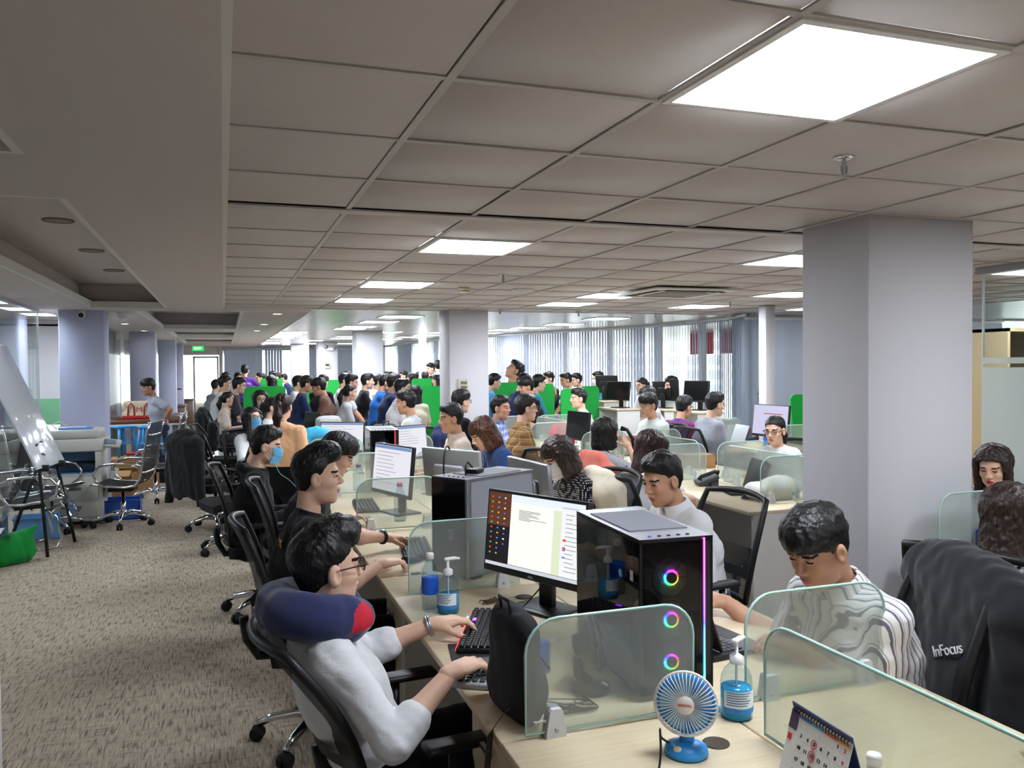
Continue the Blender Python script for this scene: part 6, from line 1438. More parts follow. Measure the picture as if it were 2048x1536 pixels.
# wristwatch and bracelet
def band(info, root, s, label, name, cat, frac, r, mt, face=None):
    A, E, W = info['arms'][s]; M = Matrix.Translation(root.location) @ RZ(root.rotation_euler.z); c = M @ Vector(E+(W-E)*frac); d = (M.to_3x3() @ Vector(W-E)).normalized()
    Rm = d.to_track_quat('Z','Y').to_matrix().to_4x4(); t = thing(name, label, cat, c)
    m = MB(); m.ring(r,.0055,Rm @ TX(0,0,.004),24,6); m.ring(r,.0055,Rm @ TX(0,0,-.004),24,6); m.build('strap', mt, t)
    if face: m = MB(); m.lathe([(.001,0),(.017,0),(.017,.008),(.001,.009)],18,TX(0,0,r)); m.build('watch_case', M_STEEL, t)
band(INFO[p2.name],p2,1,'black leather wristwatch on the wrist of the black T-shirt wearer','wristwatch','watch',.93,.031,M_BLACK,True)
band(INFO[p1.name],p1,1,'dark bead bracelet on the reclining person\'s wrist','bracelet','bracelet',.93,.032,M_STEEL)
# ================================================================ chairs under the people
def chair_for(o, label, back=0.0, dz=0):
    rz = o.rotation_euler.z; return place_chair(o.location.x-back*math.cos(rz), o.location.y-back*math.sin(rz), rz, label, 'black mesh office chairs', dz)
for o, lab in ((p1,'black mesh office chair tipped back under the person in the navy pillow'),(p2,'black mesh chair on a chrome base under the wristwatch wearer'),(p3,'black mesh chair of the person bowing over the keyboard'),(p4,'black mesh chair of the hooded person'),
   (s1_,'black mesh chair under the striped shirt'),(s2_,'black mesh chair with a yellow tag under the plain white shirt'),(s3_,'black mesh chair under the dotted blouse'),(s4_,'black mesh chair under the navy top'),(s5_,'black mesh chair under the beige shirt'),
   (b1,'black mesh chair behind the gingham dress'),(b2,'mesh chair draped with a cream jacket'),(b3,'black mesh chair of the handset caller'),(b4,'black mesh chair of the brown plaid shirt'),(b6,'black mesh chair beside the control-box pillar'),(b8,'black mesh chair of the smiling person'),(b9,'black mesh chair of the mint sweatshirt'),(c1,'black mesh chair of the red plaid shirt'),(c2_,'black mesh chair of the grey T-shirt'),(p6,'black mesh chair of the white blouse'),(p9,'black mesh chair carrying a hanging backpack')):
    ch = chair_for(o, lab, -.10)
    if o is p1: ch1 = ch
    if o is s1_: chs = ch
place_chair(.05,8.1,R(200),'empty black mesh chair draped with a dark jacket by the aisle'); place_chair(-.1,9.3,R(40),'empty black mesh chair with a long coat hung on it by the aisle')
place_chair(4.95,6.3,R(160),'empty black mesh chair before the open cartons'); place_chair(8.0,9.2,R(190),'black mesh chair by the roller blinds'); place_chair(6.85,9.6,R(180),'black mesh chair against the banner-side blinds')
recline(ch1, 14); ch1.location.x += .05; ch1.scale = (1,1,.93)
# ---- jackets over chairs
def jacket(loc, rz, label, mt, h0=.42, w_=.26, drop=.45, front=False):
    """garment hung over a chair back: top at z=1.03, back of chair towards local -x"""
    t = thing('jacket', label, 'jacket', loc, rz); f = Field((-.55,-.42,.3),(-.1,.42,1.14),.011)
    zt = 1.02; f.cap((-.37,-w_,zt-.06),(-.37,w_,zt-.06),.05,k=.05); f.cap((-.375,0,zt+.012),(-.385,0,zt-.03),.058,.066,k=.06,lat=(0,1,0),fl=max(2.2,w_*14))
    f.cap((-.40,-w_*.6,zt-.1),(-.36,-w_*.7,zt-drop),.055,.04,k=.06); f.cap((-.40,w_*.6,zt-.1),(-.36,w_*.7,zt-drop),.055,.04,k=.06); f.cap((-.41,0,zt-.1),(-.38,0,zt-drop+.03),.066,.052,k=.07,lat=(0,1,0),fl=max(2.2,w_*15.5))
    for s in (-1,1): f.cap((-.37,s*(w_+.01),zt-.08),(-.38,s*(w_+.05),zt-drop-.1),.055,.042,k=.03)
    if front:
        f.cap((-.345,0,zt-.04),(-.27,0,zt-drop+.03),.052,.046,k=.06,lat=(0,1,0),fl=max(2.2,w_*19)); f.cap((-.375,0,zt+.0),(-.36,0,zt-.06),.066,.07,k=.05,lat=(0,1,0),fl=max(2.2,w_*14.5))
    f.wrinkle(.007,22,int(abs(loc[0]*10))+1,(1,1.5,.6)); mesh_obj('cloth',[f.mesh()],[mt],t); return t
M_JBLK = cloth('jacket_black',(34,34,38)); JX = []
def jk(o, lab, mt, **k): rz = o.rotation_euler.z; return jacket((o.location.x+.10*math.cos(rz), o.location.y+.10*math.sin(rz), 0), rz, lab, mt, **k)
chs.rotation_euler.z = R(160)
ji = jk(s1_,'black rain jacket with white lettering hung on the striped person\'s chair',M_JBLK,drop=.55,w_=.27,front=True)
jk(s3_,'salmon pink jacket over the dotted person\'s chair',cloth('jacket_salmon',(206,110,96))) if False else jacket((s3_.location.x+.0, s3_.location.y+.75, 0), R(182),'salmon pink jacket hung on a chair behind the dotted blouse',cloth('jacket_salmon',(206,110,96)),drop=.3)
place_chair(s3_.location.x, s3_.location.y+.75, R(182), 'black chair holding the salmon pink jacket')
jk(s2_,'small black cap-like jacket hood over the plain shirt person\'s neighbour chair',M_JBLK,drop=.3) if False else None
jk(b2,'cream jacket over the chair of the dark red haired person',cloth('jacket_cream',(222,212,190)),drop=.36,w_=.15)
jk(s6_,'navy jacket hung behind the pale grey T-shirt',CL['navy'],drop=.4,w_=.18); jacket((.05,8.1,0),R(200),'dark grey jacket over the empty aisle chair',cloth('jacket_dark',(46,46,50)),drop=.6,w_=.2); jacket((-.1,9.3,0),R(40),'long black coat hung on the aisle chair',M_JBLK,drop=.62,w_=.2); jk(p9,'black backpack-like coat hung behind the chin-resting person',M_JBLK,drop=.5)
# lettering on the rain jacket
ji.rotation_euler.z = R(160)
from mathutils.bvhtree import BVHTree
_W = Matrix.Translation(ji.location) @ RZ(ji.rotation_euler.z); _me = ji.children[0].data
_bv = BVHTree.FromPolygons([_W @ v.co for v in _me.vertices], [tuple(p.vertices) for p in _me.polygons])
for _px in ((1900,1300),(1915,1280),(1930,1260),(1945,1260),(1960,1260),(1900,1240)):
    _h, _n, _i, _d = _bv.ray_cast(Vector((0,0,CAM_H)), ray(*_px).normalized())
    if _h is not None: break
if _h is not None:
    _n = Vector((_n.x, _n.y, _n.z*.3)).normalized(); _u = (Vector((0,0,1))-_n*_n.z).normalized(); _r = _u.cross(_n)
    _M = Matrix((( _r.x,_u.x,_n.x,0),(_r.y,_u.y,_n.y,0),(_r.z,_u.z,_n.z,0),(0,0,0,1)))
    text_obj('InFocus',.05,M_WPLAS, _W.inverted() @ Matrix.Translation(_h+_n*.010) @ _M @ RZ(R(24)),parent=ji)
# lettering on purple shirt and backs
ip = INFO[pp.name]; text_obj('Visitor No',.07,M_WPLAS, Matrix.Translation(Vector(ip['C']+ip['up']*.1)) @ TX(-.165,0,0) @ RZ(R(-90)) @ RX(R(90)),parent=pp,name='shirt_lettering')
i2 = INFO[p2.name]; 
for k, (cc, tx) in enumerate((((196,72,60),'V'),((64,92,190),'I'),((214,176,60),'X'))):
    text_obj(tx,.05,mat('print_%d' % k,cc,rough=.7), Matrix.Translation(Vector(i2['N'])) @ TX(-.125,-.03-.035*k,-.10) @ RZ(R(-75)) @ RX(R(80)),parent=p2,name='shirt_print')
# ================================================================ middle row things
t = thing('telephone', 'black desk telephone with a handset and keypad beside a laptop', 'telephone', (3.60,5.66,DZ), R(-20))
m = MB(); m.rbox((0,0,.045),(.17,.2,.03),.008,RY(R(-22))); m.box((.05,0,.03),(.05,.18,.06)); m.build('body', M_DARK, t); m = MB(); m.tube([(-.07,-.07,.05),(-.06,-.07,.075),(.05,-.07,.115),(.08,-.07,.105)],[.022,.015,.015,.022],10); m.build('handset', M_BLACK, t)
for i in range(4):
    for j in range(3): m = MB(); m.rbox((-.05+i*.022,.0+j*.024-.0,.042+i*.009),(.014,.017,.008),.002,RY(R(-22)),seg=1); m.build('key', M_GREY, t)
m = MB(); m.box((.055,.03,.084),(.03,.1,.003),M=RY(R(-22))); m.build('display', mat('lcd_grey',(120,128,124),rough=.3), t)
laptop((3.62,5.25,DZ), R(-16), 'black laptop with a dim page open behind the white bag', ang=108); mouse((3.50,4.98,DZ), R(20), 'black mouse beside the dim laptop')
t = thing('canvas_bag', 'white canvas bag with buckled straps lying on the desk end', 'bag', (3.66,4.90,DZ), R(8)); f = Field((-.24,-.14,-.02),(.24,.14,.24),.008); f.ell((.05,0,.08),(.19,.10,.085),.03); f.cap((-.15,-.05,.06),(-.15,.05,.07),.05,.055,k=.05); f.cap((.1,-.03,.06),(.2,.02,.06),.06,.05,k=.05); f.wrinkle(.006,26,4); f.plane((0,0,.003),(0,0,-1)); mesh_obj('bag_body',[f.mesh()],[cloth('canvas_white',(216,212,206))],t)
for s in (0,1): m = MB(); m.sheet([[(-.14+s*.2+dx*.024,-.10+y,z) for dx in (0,1)] for y, z in ((.02,.13),(-.015,.09),(-.02,.04),(-.03,.008),(-.07,.004))]); st = m.build('strap', cloth('strap_cream',(220,204,170)), t); b = MB(); b.rbox((-.128+s*.2,-.123,.05),(.034,.006,.026),.003); b.build('buckle', M_STEEL, st)
t = thing('file_organiser', 'blue plastic magazine file full of paper by the glass divider', 'file holder', (3.58,2.95,DZ), R(-10))
for lo, hi in (((-.13,-.09,0),(.13,-.086,.13)),((-.13,.086,0),(.13,.09,.13)),((-.13,-.09,0),(-.126,.09,.12)),((.126,-.09,0),(.13,.09,.3)),((-.13,-.09,0),(.13,.09,.004))): m = MB(); m.b2(lo, hi); m.build('wall', mat('file_blue',(40,66,140),rough=.45), t)
for s in (-1,1): m = MB(); m.prism([(-.13,.13),(.13,.13),(.13,.3),(.07,.3)], TX(0,s*.088,0) @ RX(R(90)), .004); m.build('sloped_side', mat('file_blue'), t)
for k in range(7):
    for s in (-1,1): m = MB(); m.box((-.03+k*.02+.02,s*.0905,.14+k*.016),(.006,.001,.035),M=RY(R(35))); m.build('slot', M_WPLAS, t)
m = MB(); m.box((-.132,0,.06),(.001,.09,.07)); lb = m.build('label', mat('label_pale',(196,206,120)), t)
for k in range(4): m = MB(); m.box((-.133,0,.035+k*.016),(.001,.08,.008)); m.build('label_line', mat('label_rule',(70,110,190)), lb)
for k in range(5): m = MB(); m.box((-.0,-.06+k*.022,.12),(.22,.004,.22),M=RY(R(-18))); m.build('paper', M_WPLAS, t)
bottle((3.72,7.1,DZ), 'tall translucent red bottle with a pink lid', mat('juice_red',(150,24,50),rough=.2), .28,.034, cap=(216,110,130), body=clear_glass('red_plastic',(196,70,90),1.3)); laptop((3.62,7.9,DZ), R(-10), 'grey laptop on a stand beside the red bottle', ang=112, col=M_GREY); monitor((3.70,8.35,DZ), R(185), 'black monitor in front of the brown plaid shirt', .5,.32,.13,'off')
for k, (x, y, lab) in enumerate(((3.46,8.05,'white paper cup by the brown plaid elbow'),(3.56,8.15,'clear iced drink cup with straw'),(3.62,7.75,'clear cup with red lid sauce jar'))):
    t = thing('cup', lab, 'cup', (x,y,DZ)); m = MB(); m.lathe([(.001,.0),(.028,.0),(.038,.1),(.036,.1),(.027,.004),(.001,.004)],16); m.build('cup_wall', M_WPLAS if k == 0 else clear_glass('pet_plastic'), t)
    m = MB(); m.lathe([(.001,.1),(.04,.1),(.04,.106),(.001,.112)],16); m.build('lid', M_WPLAS if k < 2 else mat('lid_red',(214,50,40)), t)
    if k == 1: m = MB(); m.tube([(0,0,.02),(.02,0,.17)],.003,6); m.build('straw', M_BLACK, t); m = MB(); m.lathe([(.001,.005),(.027,.005),(.033,.06),(.001,.06)],16); m.build('drink', mat('green_tea',(150,160,110),rough=.2), t)
# handset in the caller's hand + coiled cord
i3 = INFO[b3.name]; MM = Matrix.Translation(b3.location) @ RZ(b3.rotation_euler.z); h3 = MM @ Vector(i3['arms'][-1][2]+np.array((.0,.0,.08)))
t = thing('handset', 'black telephone handset held to the caller\'s cheek', 'telephone', h3); m = MB(); m.tube([(-.04,.04,.06),(-.01,-.0,.05),(.03,-.012,-.02),(.05,.0,-.07)],[.022,.014,.014,.022],10); m.build('shell', M_BLACK, t); m = MB(); m.lathe([(.001,0),(.02,0),(.02,.006),(.001,.006)],12,TX(.055,.0,-.085)); m.build('mouthpiece', M_DARK, t)
c0 = h3+Vector((.06,0,-.09)); c1_ = Vector((3.58,6.0,DZ+.05)); pts = []
for k in range(90): s = k/89; p = c0.lerp(c1_, s)+Vector((0,0,-.10*math.sin(math.pi*s))); a = k*1.1; pts.append(p+Vector((.009*math.cos(a),.009*math.sin(a),0)))
m = MB(); m.tube(pts,.003,5); tag(m.build('coiled_cord', M_BLACK),'black coiled telephone cord stretching to the desk','cable')
# window row things
monitor((5.78,7.75,DZ), R(186), 'large monitor with a pale lilac slide in front of the grey T-shirt', .56,.36,.14,'slide'); monitor((5.82,6.75,DZ), R(236), 'black monitor with a dark code page', .50,.33,.14,'code'); laptop((5.65,6.25,DZ), R(200), 'closed-looking thin black laptop by the dark screen', ang=20) if False else None
bottle((5.5,7.45,DZ), 'large blue water flask beside the lilac slide', None,.27,.05,cap=(40,80,210),body=clear_glass('blue_plastic',(150,190,236),1.3))
t = thing('closed_laptop', 'closed thin black laptop on the desk behind the smiling person', 'laptop', (5.66,6.2,DZ), R(25)); m = MB(); m.rbox((0,0,.01),(.24,.34,.018),.004); m.build('base', M_BLACK, t); m = MB(); m.rbox((0,0,.022),(.24,.34,.006),.002); m.build('lid', M_DARK, t)
M_CARD = mat('cardboard',(170,128,84),rough=.85,noise=(14,.06))
def carton(loc, rz, d, label, openf=True, word=None):
    t = thing('carton', label, 'box', loc, rz); x, y, z = d; th = .006
    for lo, hi in (((-x/2,-y/2,0),(x/2,-y/2+th,z)),((-x/2,y/2-th,0),(x/2,y/2,z)),((-x/2,-y/2,0),(-x/2+th,y/2,z)),((x/2-th,-y/2,0),(x/2,y/2,z)),((-x/2,-y/2,0),(x/2,y/2,th))): m = MB(); m.b2(lo, hi); m.build('side', M_CARD, t)
    if openf:
        for s in (-1,1): m = MB(); m.box((0,s*(y/2+.07),z+.03),(x,.15,.005),M=RX(s*R(-25))); m.build('flap', M_CARD, t)
    else: m = MB(); m.b2((-x/2,-y/2,z-th),(x/2,y/2,z)); m.build('lid', M_CARD, t)
    if word: text_obj(word,z*.35,mat('print_blue',(60,110,190)),TX(0,-y/2-.001,z*.4) @ RX(R(90)),parent=t,name='carton_print')
    return t
carton((5.15,5.55,0),R(10),(.5,.4,.45),'tall open carton stacked below the plastic bottles',False,'Aiki'); carton((5.15,5.55,.45),R(6),(.46,.38,.28),'open carton with torn paper on top of the stack',True)
for k in range(3): o = bottle((5.05+k*.1,5.5+.06*(k%2),.48), 'blue-capped plastic bottle sticking out of the open carton', None,.30,.045,cap=(50,90,220),body=clear_glass('blue_plastic')); o['group'] = 'bottles in the carton'; o.rotation_euler = (R(10),R(-25+20*k),0)
carton((5.0,7.0,DZ) if False else (4.15,6.7,DZ),R(-8),(.3,.2,.12),'small brown carton beyond the smiling person',False,'Aiki')
laptop((4.05,7.9,DZ), R(172), 'black laptop facing the mint sweatshirt', ang=105); laptop((5.6,8.3,DZ), R(-8), 'silver laptop in front of the red plaid shirt', ang=110, col=M_SILVER); bottle((4.05,9.2,DZ),'white spray bottle near the royal blue bag',None,.26,.035,cap=(240,240,240),body=mat('white_bottle'))
t = thing('fabric_bag', 'royal blue fabric bag behind the frosted dividers', 'bag', (4.2,9.6,DZ)); f = Field((-.2,-.12,-.02),(.2,.12,.26),.01); f.ell((0,0,.1),(.15,.08,.12),.03); f.wrinkle(.006,24,3); f.plane((0,0,.003),(0,0,-1)); mesh_obj('bag_body',[f.mesh()],[cloth('bag_blue',(40,62,180))],t)
for (u, v, Z, rz, lab) in ((1238,775,12.2,200,'dark monitor back under the lattice-side blinds'),(1330,775,12.0,20,'dark monitor between two people by the blinds'),(1395,775,10.8,190,'black monitor before the banner-side blinds'),(1212,762,13.0,20,'dark monitor hiding the teal shirt')):
    p = atd(u, v, Z); monitor((p.x,p.y,p.z-.30), R(rz), lab, .47,.28,.11,'off')
    m = MB(); w2 = p.z-.30; t = thing('side_desk', 'pale desk under the '+lab, 'desk', (p.x,p.y,0)); m.rbox((0,0,w2-.0125),(.4,.66,.025),.004,seg=1); m.build('desk_top', M_WOOD, t); m = MB(); m.b2((-.18,-.31,0),(.18,-.29,w2-.025)); m.build('side_panel', M_WHITE, t); m = MB(); m.b2((-.18,.29,0),(.18,.31,w2-.025)); m.build('side_panel', M_WHITE, t)
backpack((1.1,9.4,DZ), R(-80), 'light grey backpack standing on a desk behind the apricot T-shirt', cloth('bag_grey',(168,168,164)),.32,.42); backpack((1.6,8.7,DZ), R(100), 'dark grey and black backpack on the next desk', cloth('bag_dark',(72,74,74)),.32,.36)
backpack((-.15,12.2,.55), R(170), 'black backpack hanging on a chair by the aisle', M_JBLK,.3,.42); place_chair(.05,12.2,R(-10),'black mesh chair that carries the hanging backpack')
# ================================================================ left side of the aisle
conf_chair('black high-back mesh chair with chrome rails in the middle of the carpet', (-1.05,9.85,0), R(168)); conf_chair('second high-back mesh chair behind, turned to the wall', (-.85,11.55,0), R(176)); conf_chair('high-back mesh chair facing the aisle beside the photocopier', (-1.72,9.75,0), R(-10)); conf_chair('high-back chair on a sled frame wrapped in clear plastic film', (-1.78,8.95,0), R(20),'sled')
M_FILM = clear_glass('plastic_film',(244,246,246),1.5); f = MB(); g = []
for i in range(14):
    row = []
    for j in range(14): a = i/13; b = j/13; row.append((-2.0+.62*a+.03*math.sin(j*2.1+i), 8.68+.5*b, .30+.5*math.sin(math.pi*a)*math.sin(math.pi*b)**.5+.04*math.sin(i*3.3+j*2.7)))
    g.append(row)
f.sheet(g); tag(f.build('plastic_film', M_FILM),'crumpled clear plastic film over the sled-frame chair','plastic sheet')
# photocopier
t = thing('photocopier', 'bulky cream photocopier with a blue paper bay', 'photocopier', (-1.58,10.30,0)); MC = mat('copier_cream',(206,204,196),rough=.5); X0, X1 = -.30, .30
m = MB(); m.rbox((0,0,.29),(.60,.56,.50),.012); m.build('lower_cabinet', MC, t)
for k in range(2): m = MB(); m.rbox((0,-.285,.17+k*.2),(.54,.02,.17),.006); d = m.build('paper_drawer', MC, t); h = MB(); h.box((0,-.298,.20+k*.2),(.2,.01,.03)); h.build('handle', M_GREY, d)
m = MB(); m.b2((-.3,-.28,.54),(.3,.28,.56)); m.b2((-.3,.02,.56),(.3,.28,.80)); m.b2((-.3,-.28,.56),(-.22,.02,.80)); m.b2((.24,-.28,.56),(.3,.02,.80)); m.build('paper_bay', MC, t)
m = MB(); m.b2((-.22,.0,.56),(.24,.02,.80)); m.b2((-.22,-.27,.56),(.24,.02,.565)); m.build('bay_lining', mat('copier_blue',(120,164,206),rough=.5), t)
m = MB(); m.box((.02,-.12,.66),(.38,.2,.02),M=RX(R(6))); m.build('output_tray', M_DARK, t)
m = MB(); m.rbox((0,0,.87),(.64,.58,.14),.015); m.build('scanner_body', MC, t); m = MB(); m.rbox((-.02,.0,.99),(.60,.54,.10),.03); m.build('document_feeder', mat('copier_grey',(192,190,184),rough=.5), t)
m = MB(); m.rbox((.36,-.18,.88),(.26,.16,.03),.01,RY(R(8)) @ RX(R(25))); cp = m.build('control_panel', mat('copier_grey'), t); m = MB(); m.box((.37,-.19,.898),(.14,.09,.003),M=RY(R(8)) @ RX(R(25))); m.build('touch_screen', mat('lcd_blue',(120,130,150),rough=.2), cp)
m = MB(); m.rbox((.36,.0,.42),(.05,.36,.3),.01,RY(R(18))); m.build('side_tray', MC, t); m = MB(); m.tube([(-.16,-.1,1.05),(-.2,-.15,1.10),(-.12,-.2,1.13),(-.02,-.14,1.06)],.006,6); m.build('power_lead', M_WPLAS, t)
t = thing('paper_ream', 'blue paper wrapper lying on top of the photocopier', 'paper', (-1.55,10.22,1.04)); m = MB(); m.rbox((0,0,.012),(.32,.2,.022),.004); m.build('wrapper', mat('wrap_blue',(110,146,214),rough=.5), t); m = MB(); m.box((0,.02,.024),(.2,.08,.002)); m.build('label', M_WPLAS, t)
# whiteboard on an easel
t = thing('whiteboard_easel', 'white magnetic board leaning on a black folding easel', 'whiteboard', (-1.52,8.72,0), R(80))
Tb = TX(0,.02,.80) @ RX(R(-24))
m = MB(); m.rbox((0,0,.62),(.66,.022,1.24),.005); bd = m.build('board', mat('board_white',(220,224,232),rough=.12,coat=.5), t); bd.matrix_local = Tb
for k, (x, z) in enumerate(((-.12,.22),(.0,.24),(-.08,.12))): q = MB(); q.rbox((x,-.017,z),(.05,.012,.014),.003,RY(R(20*k-20))); q.build('magnet', M_BLACK, bd)
for s in (-1,1): m = MB(); m.tube([(s*.12,.55,1.9),(s*.2,.05,.84),(s*.34,-.06,.01)],.016,8); m.build('front_leg', M_BLACK, t); m = MB(); m.rbox((s*.2,-.0,.80),(.05,.07,.06),.01); m.build('bracket', M_BLACK, t)
m = MB(); m.tube([(0,.1,.9),(0,.42,.01)],.016,8); m.build('rear_leg', M_BLACK, t); m = MB(); m.tube([(-.27,-.02,.42),(.27,-.02,.42)],.01,6); m.build('cross_bar', M_BLACK, t)
# green bag and paper on the carpet
t = thing('green_bag', 'crumpled green non-woven bag on the carpet by the easel', 'bag', (-1.95,8.25,0), R(12)); f = Field((-.4,-.28,-.02),(.45,.28,.4),.011); f.ell((0,0,.1),(.34,.17,.14),.05); f.ell((.22,.02,.14),(.14,.1,.13),.06); f.cap((.2,-.02,.2),(.36,.02,.3),.06,.03,k=.05); f.wrinkle(.012,18,5); f.plane((0,0,.002),(0,0,-1)); mesh_obj('bag_body',[f.mesh()],[cloth('bag_green',(24,134,56))],t)
for s in (0,1): m = MB(); m.sheet([[(.05+.2*math.cos(a)*.6,-.06+s*.1+dx*.02,.2+.12*math.sin(a)) for dx in (0,1)] for a in [math.pi*k/8 for k in range(9)]]); m.build('carry_strap', mat('bag_green'), t)
t = thing('paper_sheet', 'white paper sheet resting on the green bag', 'paper', (-2.0,8.15,.27)); m = MB(); m.sheet([[(-.2+.4*i/6,-.14+.28*j/4,.05*(i/6)**2+.02*math.sin(i+j)) for j in range(5)] for i in range(7)]); m.build('sheet', M_WPLAS, t); m = MB(); m.sheet([[(-.2+.4*i/6,-.145+.012*j,.002+.05*(i/6)**2+.02*math.sin(i)) for j in range(2)] for i in range(7)]); m.build('folded_edge', M_WPLAS, t)
# white cabinet at the very left
t = thing('white_cabinet', 'low white cabinet corner beside the aisle', 'cabinet', (-1.075,2.6,0)); m = MB(); m.rbox((0,0,.35),(.70,1.2,.70),.02); m.build('body', M_WHITE, t); m = MB(); m.rbox((.352,0,.35),(.012,1.1,.62),.004); d = m.build('door', M_WHITE, t); m = MB(); m.tube([(.365,-.4,.5),(.375,-.4,.5),(.375,-.4,.62),(.365,-.4,.62)],.005,6); m.build('handle', M_STEEL, d)
# blue crates
def crate(loc, label, col, rz=0): 
    t = thing('crate', label, 'crate', loc, R(rz))
    for lo, hi in (((-.2,-.14,0),(.2,-.13,.22)),((-.2,.13,0),(.2,.14,.22)),((-.2,-.14,0),(-.19,.14,.22)),((.19,-.14,0),(.2,.14,.22)),((-.2,-.14,0),(.2,.14,.01))): m = MB(); m.b2(lo, hi); m.build('wall', col, t)
    m = MB(); m.tube([(-.205,-.145,.22),(.205,-.145,.22),(.205,.145,.22),(-.205,.145,.22)],.008,6,closed=True); m.build('rim', col, t)
M_CBLUE = mat('crate_blue',(40,84,170),rough=.5); crate((-1.12,10.35,0),'blue plastic crate beside the photocopier',M_CBLUE); crate((-1.8,9.45,0),'pale blue carton under the film-wrapped chair',mat('crate_pale',(110,160,214),rough=.6),8); crate((-2.3,9.5,0),'blue crate beyond the glass wall',M_CBLUE)
# table with tote bag, stools, cartons behind the pillar
t = thing('meeting_table', 'dark wood table with a pale edge behind the lavender pillar', 'table', (-1.25,15.3,0)); m = MB(); m.rbox((0,0,.86),(1.2,2.2,.06),.01); m.build('table_top', mat('table_brown',(104,58,44),rough=.25), t); m = MB(); m.rbox((0,0,.815),(1.22,2.22,.03),.006); m.build('edge_band', M_WHITE, t)
for x in (-.5,.5):
    for y in (-1,1): m = MB(); m.box((x,y,.4),(.08,.08,.8)); m.build('leg', M_GREY, t)
t = thing('tote_bag', 'cream tote bag with red handles and lettering standing on the table', 'bag', (-1.3,14.7,.89), 0); f = Field((-.3,-.14,-.02),(.3,.14,.36),.011); f.cap((-.2,0,.06),(.2,0,.06),.06,k=.03); f.cap((-.2,0,.25),(.2,0,.25),.04,k=.05); f.cap((0,0,.06),(0,0,.26),.07,.045,k=.06,lat=(1,0,0),fl=3.2); f.plane((0,0,.003),(0,0,-1)); f.plane((0,0,.29),(0,0,1)); f.wrinkle(.004,20,1); mesh_obj('bag_body',[f.mesh()],[cloth('tote_cream',(214,200,176))],t)
MR = mat('tote_red',(180,36,40),rough=.7)
for s in (-1,1):
    m = MB(); m.tube([(s*.12-.05,-.085,.03),(s*.12-.04,-.08,.2),(s*.12,-.075,.26),(s*.12+.04,-.08,.2),(s*.12+.05,-.085,.03)],.012,6); m.build('handle', MR, t)
m = MB(); m.rbox((0,-.02,.03),(.5,.16,.05),.01); m.build('red_base_band', MR, t); text_obj('M',.12,MR,TX(0,-.09,.15) @ RX(R(90)),parent=t,name='emblem')
def stool(loc, rz, label, col, tip=0):
    t = thing('plastic_stool', label, 'stool', loc, R(rz)); t.rotation_euler.y = R(tip); m = MB(); m.rbox((0,0,.43),(.27,.27,.03),.012); m.build('seat', col, t)
    for x in (-1,1):
        for y in (-1,1): m = MB(); m.tube([(x*.1,y*.1,.42),(x*.145,y*.145,.01)],[.022,.018],8); m.build('leg', col, t)
    m = MB(); m.tube([(-.12,-.12,.2),(.12,-.12,.2),(.12,.12,.2),(-.12,.12,.2)],.012,6,closed=True); m.build('brace', col, t)
M_SY, M_SR, M_SB = mat('stool_yellow',(222,196,30),rough=.4), mat('stool_red',(170,30,36),rough=.4), mat('stool_blue',(56,150,214),rough=.4)
stool((-1.05,14.0,.02),20,'yellow plastic stool by the dark wood table',M_SY); stool((-1.25,13.4,.02),5,'dark red plastic stool among the tools',M_SR); stool((-1.38,12.9,.45),40,'sky blue folding stool on the carton pile',M_SB); stool((-1.0,12.75,.45),-10,'blue plastic stool tipped on the carton beside the standing person',M_SB); stool((-1.45,26.5,0),0,'red stool by the far brown desk',mat('stool_bright',(206,24,40),rough=.4))
carton((-1.2,12.8,0),R(4),(.62,.45,.45),'brown carton under the blue stools',False); carton((-1.35,12.1,0),R(-6),(.4,.3,.3),'low carton with blue bottles and tools',True)
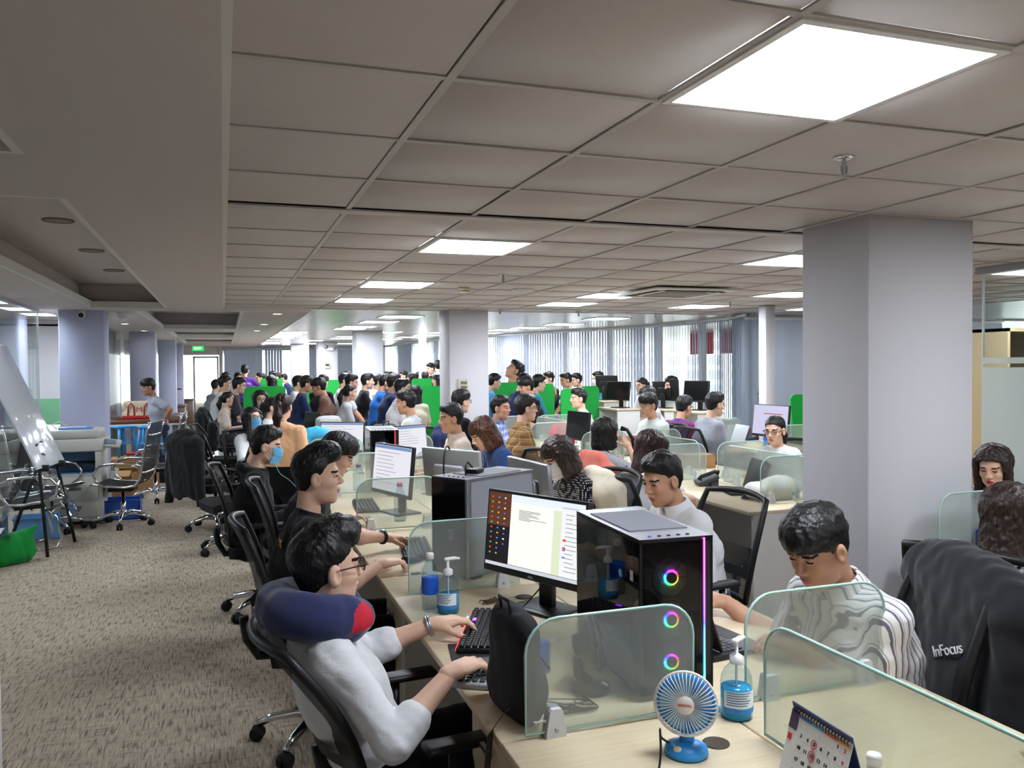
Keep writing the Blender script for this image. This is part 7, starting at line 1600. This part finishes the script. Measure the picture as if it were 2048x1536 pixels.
for k, (x, y, lab) in enumerate(((-1.25,22.9,'brown desk with a black lamp by the far pillar'),(-1.2,27.2,'brown counter near the glass door'))):
    t = thing('brown_desk', lab, 'desk', (x,y,0)); m = MB(); m.rbox((0,0,.37),(.62,.9,.74),.006,seg=1); m.build('body', wood_mat('dark_wood',(92,70,60),(110,86,72)), t); m = MB(); m.rbox((0,0,.75),(.66,.96,.03),.006,seg=1); m.build('desk_top', mat('dark_wood'), t)
t = thing('desk_lamp', 'black jointed desk lamp on the brown desk', 'lamp', (-1.2,22.8,.765)); m = MB(); m.lathe([(.001,0),(.08,0),(.08,.02),(.001,.02)],16); m.build('base', M_BLACK, t); m = MB(); m.tube([(0,0,.02),(-.12,0,.4)],.012,6); m.build('arm', M_BLACK, t); m = MB(); m.rbox((0,0,.41),(.36,.07,.03),.01); m.build('lamp_head', M_BLACK, t)
# room behind the left glass: counter, green panels, machine
t = thing('side_counter', 'grey and white counter behind the left glass wall', 'counter', (-3.1,12.2,0)); m = MB(); m.b2((-1.6,-.4,0),(1.0,.4,.9)); m.build('body', mat('counter_grey',(86,84,84),rough=.5), t); m = MB(); m.b2((-1.65,-.45,.9),(1.05,.45,.95)); m.build('worktop', M_WHITE, t)
t = thing('low_screen_wall', 'low sage green screen wall in the side room', 'partition', (-3.9,14.4,0)); m = MB(); m.b2((-2.5,0,.8),(1.6,.04,1.25)); m.build('panel', mat('panel_sage',(96,150,112),rough=.7), t); m = MB(); m.b2((-2.5,0,.0),(1.6,.06,.8)); m.build('base', M_WHITE, t)
t = thing('water_dispenser', 'black hot water machine on the side room counter', 'appliance', (-2.75,12.1,.95)); m = MB(); m.rbox((0,0,.2),(.26,.3,.4),.03); m.build('body', M_BLACK, t); m = MB(); m.rbox((0,-.16,.28),(.16,.03,.1),.01); m.build('spout', M_DARK, t)
t = thing('water_jug', 'blue-capped water jug on the side room counter', 'jug', (-3.9,12.1,.95)); m = MB(); m.lathe([(.001,0),(.12,0),(.13,.05),(.13,.26),(.06,.34),(.04,.36)],18); m.build('shell', clear_glass('blue_plastic',(150,190,236),1.3), t); m = MB(); m.lathe([(.001,.36),(.045,.36),(.045,.42),(.001,.42)],12); m.build('cap', M_CBLUE, t)
text_obj('EXIT',.11,MATS['exit_white'], TX(0,-.0165,0) @ RX(R(90)),parent=EXIT_SIGN,name='sign_lettering')
